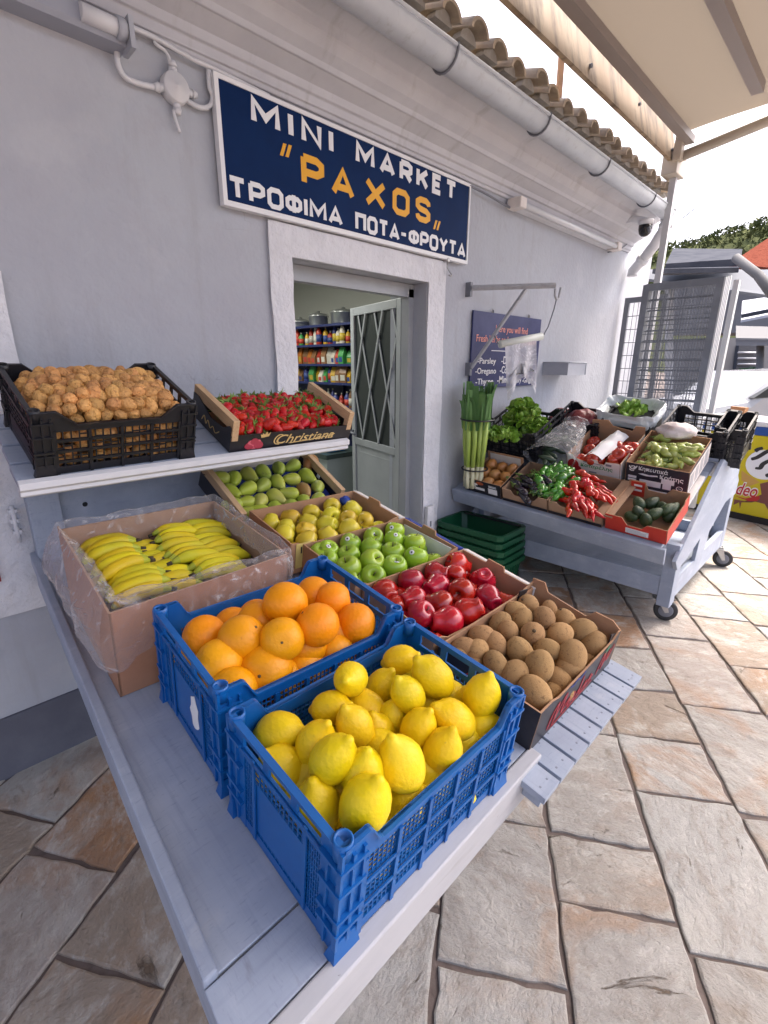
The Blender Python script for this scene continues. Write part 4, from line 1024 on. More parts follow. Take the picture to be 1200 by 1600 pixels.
KIW = [fruit_mesh('kiwi', [(.0315*r, .0385*z) for r, z in sph(14)], m_kiwi, 20, (25, .05), i*3.3, squash=lambda p: Vector((p.x, p.y*.94, p.z)), extra=lambda mb: mb.lathe([(.005, .0368), (.004, .0395), (.0025, .041), (.0005, .041)], 8, 1)) for i in range(3)]
def walnut_fn(i):
    def f(p):
        d = p.normalized(); seam = math.exp(-(d.x/.10)**2)
        q = p*(1+.09*seam-.05*math.exp(-(d.x/.035)**2)+.045*noise.noise(d*4+Vector((i*9, 0, 0)))+.035*noise.noise(d*11+Vector((0, i*5, 0))))
        return q
    return f
WAL = []
for i in range(4):
    mb = MB(); mb.lathe([(max(.0200*r, .0003), .0260*z) for r, z in sph(14)], 22, 0, None, walnut_fn(i)); WAL.append(mb.mesh('walnut', m_walnut))
STR = []
for i in range(3):
    pr = [(.0, -.034), (.0045, -.0325), (.0095, -.026), (.0145, -.015), (.0178, -.003), (.0188, .006), (.0165, .0125), (.010, .0160), (.0, .0155)]
    STR.append(fruit_mesh('strawberry', pr, m_straw, 16, (40, .09), i*4.4))
CAL = []
for i in range(3):
    mb = MB(); r7 = random.Random(i)
    for k in range(8):
        a = 2*math.pi*k/8+r7.uniform(-.25, .25); L = r7.uniform(.020, .032); up = r7.uniform(-.002, .014)
        c, s = math.cos(a), math.sin(a); w = .0056
        mb.add([(c*.002-s*w*.6, s*.002+c*w*.6, .0165), (c*.002+s*w*.6, s*.002-c*w*.6, .0165), (c*L*.55+s*w, s*L*.55-c*w, .0185+up*.4), (c*L, s*L, .016+up), (c*L*.55-s*w, s*L*.55+c*w, .0185+up*.4)], [(0, 1, 2, 3, 4)])
    mb.tube([(0, 0, .016), (.002, .002, .03), (.006, .004, .04)], .0012, 5); CAL.append(mb.mesh('calyx', m_leafg))

def rot_axis(axis, spin=0.):
    return Vector(axis).normalized().to_track_quat('Z', 'Y').to_matrix().to_4x4() @ Matrix.Rotation(spin, 4, 'Z')
def put(mesh, name, F, pos, M3, sc, label, cat, group):
    o = bpy.data.objects.new(name, mesh); COL.objects.link(o)
    Fr = F.to_3x3().to_4x4(); 
    o.matrix_world = T(F @ Vector(pos)) @ Fr @ M3 @ Matrix.Diagonal((sc, sc, sc, 1))
    return tag(o, label, cat, group)
def rrot(r): return Euler((r.uniform(0, 6.28), r.uniform(0, 6.28), r.uniform(0, 6.28))).to_matrix().to_4x4()

# ------------------------------------------------------------ lemon and orange crates
CW, CD, CH = .452, .304, .240
F_lem = FT @ T(Vector((.297, .402, .004))) @ RZ(-.5)
F_ora = FT @ T(Vector((.302, .752, .004))) @ RZ(-2.5)
crate('plastic_crate', 'blue plastic crate full of lemons at the front edge of the stand', F_lem, CW, CD, CH, m_blue)
crate('plastic_crate', 'blue plastic crate of oranges behind the lemon crate', F_ora, CW, .318, CH+.012, m_blue)
r8 = random.Random(4)
def inside(px, py, F, zl, Wd, D, mg):
    for k in range(14):
        p = at_f(px, py, F, zl)
        if mg <= p.x <= Wd-mg and mg <= p.y <= D-mg: break
        if p.x > Wd-mg or p.y > D-mg: break
        zl -= .006
    p.x = min(Wd-mg, max(mg, p.x)); p.y = min(D-mg, max(mg, p.y)); return p
def lemon(px, py, zl, ang=None, sc=1.0, tow=.35):
    p = inside(px, py, F_lem, zl, CW, CD, .038)
    if ang is None: ax = -fwd + rt*r8.uniform(-.3, .3) + dn*r8.uniform(-.3, .3)
    else: ax = rt*math.cos(R(ang)) - dn*math.sin(R(ang)) - fwd*tow
    Mx = F_lem.to_3x3().inverted().to_4x4() @ rot_axis(ax, r8.uniform(0, 6))
    put(r8.choice(LEM), 'lemon', F_lem, p, Mx, sc*r8.uniform(.97, 1.04), 'yellow lemon heaped in the front blue crate', 'lemon', 'lemons in the front blue crate')
def L4(cx, cy, zl, ang=None, sc=1.0, tow=.35): lemon(340+cx/2.4, 960+cy/2.4, zl, ang, sc, tow)
for q in [(500, 242, .235, None, .97), (683, 170, .20, 20, .95), (808, 235, .235, 130, 1.08), (990, 308, .215, 75, 1.0), (612, 272, .17, 60, .95), (714, 302, .225, 120, 1.0),
          (422, 350, .205, 15, .98), (557, 348, .18, -35, .95), (885, 395, .20, 140, 1.08), (752, 425, .20, 60, 1.0), (655, 395, .17, 80, .95), (843, 512, .205, 70, 1.03),
          (230, 440, .19, 10, 1.05), (366, 482, .205, 60, 1.0), (515, 420, .215, 115, 1.0), (432, 543, .235, 55, 1.12), (690, 562, .22, 110, 1.15), (255, 570, .17, 140, 1.0),
          (545, 602, .215, 80, 1.08), (552, 712, .235, 65, 1.22), (375, 722, .175, 95, 1.05), (592, 500, .17, 30, .95), (695, 700, .165, 40, 1.0), (600, 450, .165, 100, .95), (985, 415, .165, 20, .95),
          (805, 612, .165, 120, .95), (445, 665, .16, 30, 1.0), (925, 335, .165, 60, .95), (850, 300, .17, 10, .95), (330, 605, .15, 60, .95), (905, 470, .15, 0, .95), (770, 350, .155, 50, .95), (560, 560, .15, 20, .95), (470, 480, .15, 70, .95)]:
    L4(*q)
for i in range(6):
    for j in range(4):
        put(r8.choice(LEM), 'lemon', F_lem, (.055+i*.072+r8.uniform(-.008, .008), .05+j*.070+r8.uniform(-.006, .006), .105+r8.uniform(-.012, .012)), rrot(r8), .95, 'yellow lemon low in the front blue crate, seen through its mesh', 'lemon', 'lemons low in the front blue crate')
for i in range(6): put(r8.choice(LEM), 'lemon', F_lem, (.055+i*.072, .042, .042), rrot(r8), .92, 'yellow lemon low in the front blue crate, seen through its mesh', 'lemon', 'lemons low in the front blue crate')
def O4(cx, cy, zl, sc=1.0, facing=None):
    p = inside(220+cx/2, 860+cy/2, F_ora, zl, CW, .318, .052*sc)
    if facing: ax = rt*facing[0] - dn*facing[1] - fwd*facing[2]
    else: ax = Vector((r8.uniform(-1, 1), r8.uniform(-1, 1), r8.uniform(-1, .4)))
    Mx = F_ora.to_3x3().inverted().to_4x4() @ rot_axis(ax, r8.uniform(0, 6))
    put(r8.choice(ORA), 'orange', F_ora, p, Mx, sc, 'orange heaped in the blue crate behind the lemons', 'orange', 'oranges in the blue crate')
for q in [(452, 167, .265, 1.10, (-.1, -.85, .5)), (540, 137, .235, .95), (602, 157, .24, .98), (552, 233, .255, 1.04), (672, 229, .25, 1.04), (442, 278, .245, 1.0, (.2, .1, 1)), (605, 312, .22, 1.0, (-.2, -.7, .6)), (512, 364, .215, .95),
          (390, 375, .26, 1.22, (0, .1, 1)), (316, 277, .235, 1.08), (250, 354, .25, 1.12, (.35, -.55, .7)), (200, 268, .21, 1.0), (172, 325, .22, 1.05), (365, 222, .215, 1.0), (290, 437, .205, 1.0), (515, 300, .195, 1.0), (610, 255, .19, 1.0), (230, 420, .19, 1.0), (440, 400, .18, 1.), (330, 180, .17, 1.), (270, 215, .17, 1.)]:
    O4(*q)
for i in range(4):
    for j in range(3):
        put(r8.choice(ORA), 'orange', F_ora, (.07+i*.105+r8.uniform(-.006, .006), .06+j*.098+r8.uniform(-.006, .006), .11), rrot(r8), 1.0, 'orange deep in the blue crate behind the lemons', 'orange', 'oranges deep in the blue crate')

# ------------------------------------------------------------ banana carton
F_ban = FT @ T(Vector((.238, 1.135, .002))) @ RZ(-2)
BW, BD, BH = .462, .478, .255
m_bcard = mat('banana_carton', (.40, .20, .115), .8, mottle=(9, (.34, .16, .09), .45, .75), bump=(40, .15, .003))
bc = tray('banana_carton', 'brown banana carton lined with crumpled clear plastic', F_ban, BW, BD, BH, m_bcard, m_cardin, cat='carton', left=[(0, 0), (BD, 0), (BD, BH+.01), (BD*.3, BH-.005), (0, BH-.02)], front=[(0, 0), (BW, 0), (BW, BH), (BW*.5, BH-.012), (0, BH-.02)])
MB().box(.006, BW-.006, .006, BD-.006, .08, .10).build('filler_sheet', m_cardin, bc)
r9 = random.Random(31)
def banana_mesh(i, bend):
    mb = MB(); pts = []; rs = []; L = .155; N = 14
    for k in range(N+1):
        f = k/N; a = (f-.5)*bend
        Rb = L/bend
        pts.append((Rb*math.sin(a), 0, Rb*(1-math.cos(a))*-1))
        r = .0190*min(1, .32+2.6*f)*min(1, .26+3.2*(1-f)); rs.append(r if f > .06 else .0058)
    mb.tube(pts, rs, 10, 0)
    for q in range(len(mb.v)):
        c = Vector(pts[q//10]); mb.v[q] = tuple(c+(Vector(mb.v[q])-c)*(1.07 if q % 2 else .90))
    mb.tube([Vector(pts[0])+Vector((-.014, 0, -.005)), pts[0]], [.0065, .0062], 7, 1); mb.tube([pts[-1], Vector(pts[-1])+Vector((.006, 0, -.004))], [.0052, .0035], 7, 1)
    for k in range(14*10):
        if k//10 < 2 or k//10 > 12: mb.m[k] = 2
    for k in range(len(mb.sm)): mb.sm[k] = True
    return mb.mesh('banana', [m_banana, m_bantip, m_bangr])
m_bangr = mat('banana_green_end', (.40, .44, .03), .5)
BAN = [banana_mesh(i, b) for i, b in enumerate((.9, 1.05, .75))]
bunches = []
def bunch(label, items):
    t = thing('banana_bunch', label, 'bananas', F_ban @ T(Vector(items[0][:3])) @ RZ(r9.uniform(-9, 9)))
    for (x, y, z, rz, ry, rx) in items:
        o = bpy.data.objects.new('banana', r9.choice(BAN)); COL.objects.link(o); o.parent = t
        q_ = r9.uniform(.88, 1.06); o.matrix_local = T(Vector((x-items[0][0], y-items[0][1], z-items[0][2]))) @ RZ(rz) @ RY(ry) @ RX(rx) @ Matrix.Diagonal((q_, q_*1.05, q_*1.05, 1))
def row(x, y0, n, z, rz, dy=.036, ry=4, flip=0, dx=0., dz=0.):
    return [(x+dx*k+r9.uniform(-.004, .004), y0+dy*k, z+dz*k+r9.uniform(-.003, .003), rz+180*flip+r9.uniform(-11, 11), ry+r9.uniform(-4, 4), (-35 if not flip else 35)+r9.uniform(-8, 8)) for k in range(n)]
bunch('front left banana bunch in the lined carton', row(.105, .12, 4, .200, 4, .034, flip=1))
bunch('middle left banana bunch in the lined carton', row(.100, .255, 3, .208, 6, .034, flip=1))
bunch('back left banana bunch in the lined carton', row(.100, .36, 3, .212, 8, .034, flip=1))
bunch('lower left banana bunch beside the middle gap of the lined carton', row(.190, .13, 4, .180, 4, .036, flip=1))
bunch('upper left banana bunch beside the middle gap of the lined carton', row(.185, .28, 4, .184, 5, .037, flip=1))
bunch('front right banana bunch in the lined carton', row(.320, .12, 3, .195, -4, .034))
bunch('second right banana bunch in the lined carton', row(.295, .22, 4, .202, -6, .034))
bunch('third right banana bunch in the lined carton', row(.385, .20, 5, .190, -8, .034))
bunch('back right banana bunch in the lined carton', row(.295, .36, 3, .206, 0, .034))
bunch('rear corner banana bunch in the lined carton', row(.395, .37, 3, .195, -8, .032))
# plastic liner draped over the rim
def liner(u, v):
    # u round the rim, v from the inside (0) over the edge to the outside (1)
    per = [(0, 0), (BW, 0), (BW, BD), (0, BD), (0, 0)]
    Ls = [BW, BD, BW, BD]; tot = sum(Ls); s = u*tot; k = 0
    while k < 3 and s > Ls[k]: s -= Ls[k]; k += 1
    a, b = Vector(per[k]), Vector(per[k+1]); p = a+(b-a)*min(1, s/Ls[k])
    c = Vector((BW/2, BD/2)); nrm = [Vector((0, -1)), Vector((1, 0)), Vector((0, 1)), Vector((-1, 0))][k]
    # round the direction at corners
    f = s/Ls[k]; nxt = [Vector((1, 0)), Vector((0, 1)), Vector((-1, 0)), Vector((0, -1))][k]; prv = [Vector((-1, 0)), Vector((0, -1)), Vector((1, 0)), Vector((0, 1))][k]
    if f > .9: nrm = (nrm*(1-(f-.9)*5)+nxt*(f-.9)*5).normalized()
    elif f < .1: nrm = (nrm*(1-(.1-f)*5)+prv*(.1-f)*5).normalized()
    frontness = max(0, -nrm.y); leftness = max(0, -nrm.x)
    nz1 = noise.noise(Vector((p.x*14, p.y*14, v*3))); nz2 = noise.noise(Vector((p.x*34, p.y*34, v*9+4)))
    if v < .45:
        t = v/.45; ins = (.095*frontness+.03*leftness+.014)*(1-t)+.004; z = BH-.050+.060*t - .012*frontness*(1-t)
        off = -ins + .008*nz1*(1-t); z += .010*nz2
    elif v < .58:
        t = (v-.45)/.13; off = -.004+.014*t; z = BH+.012+.012*math.sin(t*math.pi)+.012*nz1
    else:
        t = (v-.58)/.42; hang = .10+.05*frontness+.07*leftness+.03*nz1
        off = .010+.020*math.sin(t*math.pi)*(1+leftness) + .018*nz1*t + .010*nz2*(.3+t); z = BH+.012-hang*t
        if nrm.x > .5 or nrm.y > .5: off *= .6
    q = p+nrm*off
    return (q.x, q.y, z)
mb = MB(); mb.grid(liner, 220, 26); mb.build('plastic_liner', film_mat('liner_film', (.97, .95, .95), .05, .08), bc)
# ruffled lower hem
def hem(u, v):
    p = Vector(liner(u*.25 if u < .5 else .75+(u-.5)*.5, 1.0))
    p.z += -.012*v+.004*noise.noise(Vector((p.x*60, p.y*60, v*4))); d = Vector((p.x-BW/2, p.y-BD/2, 0)).normalized(); return p+d*(.006*math.sin(v*math.pi))

# ------------------------------------------------------------ fruit trays on the slatted side
def box_frame(x, y, lift=0., rz=-2.5, tilt=0.): return FE @ T(Vector((x, y, .001+lift))) @ RZ(rz) @ RX(tilt)
def pick(meshes, name, F, pts, zl, label, cat, group, mode='free', ang=None, sticker=0, r=random.Random(12), S0=1.0, ref=None, dims=None):
    for q in pts:
        px, py = ref(q[0], q[1]); zz = q[3] if len(q) > 3 else zl
        p = inside(px, py, F, zz, *dims) if dims else at_f(px, py, F, zz); sc = S0*(q[2] if len(q) > 2 else 1)*r.uniform(.97, 1.03)
        Fi = F.to_3x3().inverted().to_4x4()
        if mode == 'up': ax = Vector((r.uniform(-.7, .7), r.uniform(-.9, .5), 1)); Mx = rot_axis(ax, r.uniform(0, 6))
        elif mode == 'lie': a = r.uniform(*(ang or (0, 360))); Mx = rot_axis(Vector((math.cos(R(a)), math.sin(R(a)), r.uniform(-.15, .35))), r.uniform(0, 6))
        else: Mx = rrot(r)
        o = put(r.choice(meshes), name, F, p, Mx, sc, label, cat, group)
        if sticker and r.random() < sticker:
            # sticker sits where the fruit faces the viewer and up
            wdir = (-fwd*.8 + Vector((0, 0, .7)) + rt*r.uniform(-.5, .5)).normalized()
            loc = o.matrix_world.to_3x3().inverted() @ wdir
            hit, co, nr, _ = False, None, None, None
            tree = o.data
            best = max(tree.vertices, key=lambda v: v.co.normalized().dot(loc.normalized()))
            mb = MB(); X = T(best.co*1.01) @ best.normal.to_track_quat('Z', 'Y').to_matrix().to_4x4()
            mb.lathe([(.0085, -.0015), (.0085, .0004), (.0078, .0008), (.0001, .0009)], 14, 0, X); mb.lathe([(.0035, .0009), (.0033, .0013), (.0001, .0014)], 10, 1, X)
            mb.build('sticker', [m_sticker, m_dot], o)
c8 = lambda x, y: (300+x/2.3077, 680+y/2.3077)
ck = lambda x, y: (660+x/3.3333, 860+y/3.3333)
cp = lambda x, y: (290+x/4.4444, 580+y/4.4444)
def fill(meshes, name, F, Wd, D, nx, ny, z, label, cat, group, r, sc=1.0, mode='up'):
    for i in range(nx):
        for j in range(ny):
            mg = .046 if 'apple' in name else .037
            p = (min(Wd-mg, max(mg, (i+.5+.3*(j % 2)-.15)*Wd/nx)), min(D-mg, max(mg, (j+.5)*D/ny)), z)
            put(r.choice(meshes), name, F, p, rrot(r) if mode != 'up' else rot_axis((r.uniform(-.5, .5), r.uniform(-.5, .5), 1), r.uniform(0, 6)), sc, label, cat, group)
def end_flange(th, Wd, D, H, mt, w=.035, tab=True):
    """folded white rim along the right end"""
    mb = MB(); mb.prism([(Wd-.004, H-.003), (Wd+.004, H+.001), (Wd+w, H-.010), (Wd+w, H-.014), (Wd+.004, H-.006)], -.002, D+.002, 'y'); mb.build('end_flange', mt, th)
    mb = MB(); mb.box(Wd+w-.003, Wd+w+.001, .001, D-.001, .0, H-.012); mb.box(Wd+.001, Wd+w-.003, -.001, .002, 0, H-.010); mb.build('end_wall', mt, th)
    if tab:
        mb = MB(); mb.prism([(D*.38, H), (D*.40, H+.018), (D*.62, H+.018), (D*.64, H)], Wd-.005, Wd+.001, 'x'); mb.build('tab', m_card, th)
HB = .122
# kiwi carton: black with red script, brown inside
F_kiw = box_frame(.872, .402, 0, .5, 0)
KW, KD = .488, .292
kx = tray('kiwi_carton', 'black open carton of kiwis with red script on its front', F_kiw, KW, KD, HB, m_cblack, m_card,
          front=[(0, 0), (KW, 0), (KW, HB), (KW-.02, HB+.004), (KW-.05, HB-.012), (.10, HB-.016), (.06, HB-.002), (0, HB)],
          right=[(0, 0), (KD, 0), (KD, HB+.03), (KD*.86, HB+.034), (KD*.80, HB+.006), (KD*.35, HB-.008), (KD*.28, HB+.020), (KD*.10, HB+.020), (0, HB+.0)],
          back=[(0, 0), (KW, 0), (KW, HB+.02), (KW*.8, HB+.0), (0, HB)], left=[(0, 0), (KD, 0), (KD, HB), (0, HB)])
mb = MB(); mb.prism([(.0, .02), (.055, .02), (.06, HB-.01), (.0, HB+.012)], .006, .009, 'y', 0, T(Vector((KW-.066, 0, 0)))); mb.prism([(0, .02), (.07, .02), (.05, HB+.01), (0, HB+.02)], KD-.010, KD-.007, 'y', 0, T(Vector((KW-.10, 0, 0)))); mb.build('corner_flap', m_cblack, kx)
def strokes(parent, X, lines, r, mt, name='print'):
    mb = MB()
    for ln in lines:
        pts = [Vector((x, y, 0)) for x, y in ln]; sm = []
        for i in range(len(pts)-1):
            p0 = pts[max(0, i-1)]; p1 = pts[i]; p2 = pts[i+1]; p3 = pts[min(len(pts)-1, i+2)]
            for k in range(5):
                t = k/5; sm.append(.5*((2*p1)+(p2-p0)*t+(2*p0-5*p1+4*p2-p3)*t*t+(3*p1-p0-3*p2+p3)*t**3))
        sm.append(pts[-1])
        # flat ribbon
        vs = []; n_ = len(sm)
        for i, p in enumerate(sm):
            d = (sm[min(i+1, n_-1)]-sm[max(i-1, 0)]).normalized(); nn = Vector((-d.y, d.x, 0)); w = r*(.55+.45*abs(nn.x))*(1 if 0 < i < n_-1 else .4)
            vs += [p+nn*w+Vector((0, 0, .0006)), p-nn*w+Vector((0, 0, .0006)), p+nn*w-Vector((0, 0, .0004)), p-nn*w-Vector((0, 0, .0004))]
        fs = []
        for i in range(n_-1):
            a, b_ = i*4, i*4+4
            fs += [(a, a+1, b_+1, b_), (a, b_, b_+2, a+2), (a+1, a+3, b_+3, b_+1), (a+2, b_+2, b_+3, a+3)]
        mb.add(vs, fs)
    return mb.build(name, mt, parent, X)
KX = T(Vector((0, -.0012, 0))) @ FRONT
strokes(kx, KX, [[(.075, .02), (.085, .06), (.11, .085), (.105, .04), (.10, .022), (.125, .06), (.15, .09), (.145, .045), (.15, .03), (.17, .05), (.185, .055), (.178, .035), (.19, .03), (.205, .05), (.215, .055), (.21, .035), (.225, .03), (.24, .05)],
                 [(.25, .09), (.245, .05), (.25, .032), (.27, .04), (.285, .055), (.28, .034), (.30, .045), (.315, .058), (.31, .036), (.33, .05)],
                 [(.36, .03), (.375, .07), (.39, .095), (.395, .06), (.39, .035), (.41, .06), (.43, .085), (.425, .05), (.44, .06), (.46, .09)],
                 [(.09, .012), (.2, .018), (.34, .024)]], .0042, mat('red_script', (.33, .02, .03), .5))
strokes(kx, KX, [[(.16, .104), (.18, .098), (.20, .106), (.22, .099), (.25, .106)]], .003, m_blueprint)
strokes(kx, KX, [[(.385, .092), (.40, .100), (.412, .108)]], .009, mat('leaf_print', (.02, .20, .12), .5))
mb = MB(); mb.box(-.0016, -.0006, .055, .135, .012, .05); mb.build('paper_label', m_paperw, kx)
strokes(kx, T(Vector((-.0012, 0, 0))) @ RZ(-90) @ FRONT, [[(-.20, .085), (-.18, .105), (-.16, .08), (-.14, .10), (-.12, .082)]], .004, m_red_print)
pick(KIW, 'kiwi', F_kiw, [(440, 292, 1), (540, 275, .95), (355, 352, 1), (520, 358, .95), (632, 352, 1.08, .115), (668, 308, .9, .09), (745, 365, .98), (272, 430, 1.05), (445, 422, .96), (573, 437, 1.1, .112), (718, 437, 1.1), (833, 415, 1.05), (893, 492, 1.18, .112), (380, 487, .98), (285, 520, .95), (180, 482, .92), (510, 530, 1.1), (650, 517, .98), (783, 547, 1.15, .112), (380, 590, .95), (480, 640, 1.02), (605, 607, 1.18, .112), (770, 612, 1.1), (708, 697, 1.2, .112), (585, 742, 1.15), (880, 600, .95, .08), (150, 540, .9, .08), (250, 590, .95, .075), (420, 700, .95, .07), (840, 650, .9, .07)],
     .103, 'fuzzy brown kiwi in the black carton', 'kiwi', 'kiwis in the black carton', 'free', ref=ck, S0=1.02, dims=(KW, KD, .038))
fill(KIW, 'kiwi', F_kiw, KW, KD, 7, 4, .045, 'fuzzy brown kiwi in the bottom layer of the black carton', 'kiwi', 'kiwis at the bottom of the black carton', random.Random(2), 1, 'free')
m_bluetray = mat('blue_fruit_tray', (.012, .03, .20), .6)
# red apples
F_red = box_frame(.872, .712, .004, -3.5)
RW, RD = .470, .300
def low_front(Wd, H, dip=.02): return [(0, 0), (Wd, 0), (Wd, H), (Wd-.03, H-.004), (Wd-.07, H-dip), (.06, H-dip), (.03, H-.006), (0, H-.004)]
rx_ = tray('apple_carton', 'white and brown carton of red apples behind the kiwis', F_red, RW, RD, HB, m_card, m_card, front=low_front(RW, HB))
end_flange(rx_, RW, RD, HB, m_cwhite)
MB().box(.01, RW-.01, .01, RD-.01, .03, .04).build('moulded_tray', m_bluetray, rx_)
pick(REA, 'red_apple', F_red, [(940, 455, 1.05), (867, 487, 1), (1050, 520, 1.02), (950, 502, .98, .09), (785, 530, 1.05), (880, 547, 1), (975, 562, 1.08, .11), (1070, 587, 1), (697, 572, 1.1), (793, 592, 1), (890, 609, 1.08), (1000, 634, 1.08, .11), (820, 647, 1.06), (725, 622, .9, .08), (915, 672, 1.1), (640, 620, .95, .08)],
     .098, 'shiny dark red apple in the carton behind the kiwis', 'apple', 'red apples in their carton', 'free', ref=c8, dims=(RW, RD, .042))
fill(REA, 'red_apple', F_red, RW, RD, 5, 3, .055, 'dark red apple in the bottom layer behind the kiwis', 'apple', 'red apples at the bottom of their carton', random.Random(3), .95, 'free')
# green apples
F_gre = box_frame(.868, 1.022, .010, -3.5)
gx_ = tray('apple_carton', 'blue edged carton of green apples between the red and yellow ones', F_gre, RW+.005, .290, HB, m_card, m_card, front=low_front(RW, HB))
end_flange(gx_, RW+.005, .290, HB, m_blueprint)
mb = MB(); mb.prism([(.02, .0), (.27, .0), (.27, .075), (.02, .085)], RW+.001-.012, RW+.001-.009, 'x', 0, T(Vector((0, 0, .03)))); mb.build('liner_paper', m_paperw, gx_)
MB().box(.01, RW-.01, .01, .28, .03, .04).build('moulded_tray', m_cblack, gx_)
pick(GRA, 'green_apple', F_gre, [(723, 343, 1), (650, 367, .96), (727, 379, .95), (803, 392, 1.0), (570, 394, 1), (645, 407, 1), (725, 425, 1.0), (808, 442, 1.05, .105), (567, 435, 1), (648, 455, 1.04, .105), (730, 477, 1.08, .105), (488, 420, 1), (565, 482, 1.1, .105), (402, 442, .98), (652, 512, 1.1, .105), (490, 455, .95, .085), (575, 520, .95, .08)],
     .098, 'bright green apple in the blue edged carton', 'apple', 'green apples in their carton', 'up', sticker=.6, ref=c8, dims=(RW, .29, .042))
fill(GRA, 'green_apple', F_gre, RW, .29, 5, 3, .052, 'green apple in the bottom layer of the blue edged carton', 'apple', 'green apples at the bottom of their carton', random.Random(4), .95)
# yellow apples
F_yel = box_frame(.838, 1.318, .022, -4)
yx_ = tray('apple_carton', 'white rimmed carton of yellow apples in front of the pears', F_yel, .492, .30, HB, m_card, m_card, front=low_front(.492, HB))
end_flange(yx_, .492, .30, HB, m_cwhite)
MB().box(.01, .48, .01, .29, .03, .04).build('moulded_tray', m_bluetray, yx_)
mb = MB(); p = at_f(*c8(372, 405), F_yel, .07); mb.box(p.x-.03, p.x+.03, -.003, -.001, .02, HB-.008); mb.build('price_card', mat('yellow_card', (.62, .50, .16), .6), yx_)
text('100', m_black, yx_, T(Vector((p.x-.018, -.0035, HB-.045))) @ FRONT, size=.034, off=.01)
pick(YEA, 'yellow_apple', F_yel, [(505, 257, 1), (580, 268, 1), (627, 308, .9), (355, 298, 1), (430, 280, 1), (500, 290, 1), (285, 317, .95), (340, 337, .95), (420, 314, .97), (490, 325, 1.05), (565, 302, 1), (412, 347, 1), (565, 340, 1.05), (335, 364, 1), (415, 382, 1.05), (490, 367, 1.1)],
     .092, 'yellow apple in the white rimmed carton', 'apple', 'yellow apples in their carton', 'free', ref=c8, dims=(.492, .30, .040))
fill(YEA, 'yellow_apple', F_yel, .492, .30, 6, 3, .050, 'yellow apple in the bottom layer of its carton', 'apple', 'yellow apples at the bottom of their carton', random.Random(5), .95)
m_bluecloth = mat('blue_wrap', (.01, .05, .32), .6, bump=(40, .6, .01))
p = at_f(*c8(550, 235), F_yel, .09)
o = MB().lathe([(max(.028*r, .001), .02*z) for r, z in sph(8)], 12, 0, None, lambda q: nlump(q, 60, .35, 3)).build('paper_wrap', m_bluecloth); o.matrix_world = T(F_yel @ p)
tag(o, 'crumpled dark blue fruit wrap in the corner of the yellow apple carton', 'wrap')
# pears, in a wooden ended box tilted up under the shelf
F_pea = frame((.822, 1.628, .876), (1, .03, 0), (.05, math.cos(R(29)), math.sin(R(29))))
PW, PD, PH = .52, .315, .10
pb = thing('pear_box', 'wooden ended box of green pears tilted up under the shelf', 'box', F_pea)
mb = MB(); mb.box(.024, PW-.024, 0, .005, 0, .06); mb.box(.024, PW-.024, PD-.006, PD, 0, .085); mb.build('side_panel', m_cwhite, pb)
MB().box(.02, PW-.02, 0, PD, -.004, .002).build('base', m_card, pb)
for x in (0, PW-.024):
    MB().box(x, x+.024, -.004, PD+.004, .075, PH+.012).build('end_board', m_wood, pb, bevel=.002)
    MB().box(x+.004, x+.020, .001, PD-.001, -.002, .075).build('end_panel', m_cblack, pb)
def dimples(u, v):
    x, y = .026+(PW-.052)*u, .006+(PD-.012)*v
    return (x, y, .05-.008*abs(math.sin(x*math.pi/.075))*abs(math.sin(y*math.pi/.08)))
mb = MB(); mb.grid(dimples, 40, 26); mb.build('moulded_tray', m_bluetray, pb)
PRS = [(240, 747, 1.05), (337, 747, .95), (440, 720, 1), (540, 702, 1), (647, 679, .97), (745, 657, .97), (310, 837, 1.05), (433, 817, 1), (537, 794, 1), (640, 772, 1), (740, 750, 1), (843, 730, 1.05), (425, 912, .95), (520, 902, 1), (625, 874, 1.05), (725, 852, 1), (917, 807, 1), (515, 977, 1), (625, 960, 1), (727, 940, 1), (822, 912, .95), (917, 890, .97), (330, 930, .95), (420, 990, .95)]
pick(PEA, 'pear', F_pea, PRS, .068, 'green pear in the tilted wooden ended box', 'pear', 'green pears in the tilted box', 'lie', (150, 290), ref=cp)
PEB = []
for me in PEA[:2]:
    q = me.copy(); q.materials[0] = m_pear2; PEB.append(q)
pick(PEB, 'pear', F_pea, [(865, 634, 1.1)], .072, 'russet brown pear in the top right corner of the pear box', 'pear', None, 'lie', (210, 240), ref=cp)
pick(PEB, 'pear', F_pea, [(820, 830, 1)], .07, 'russet pear in the middle of the green pears', 'pear', None, 'lie', (150, 290), ref=cp)
mb = MB(); p = at_f(*cp(900, 690), F_pea, .11); o = MB().box(-.010, .010, -.001, .001, -.008, .008).build('paper_tag', m_paperw); 
o.matrix_world = F_pea @ T(Vector((PW-.027, p.y, .07))) @ RZ(90); tag(o, 'small white paper tag at the right end of the pear box', 'tag')

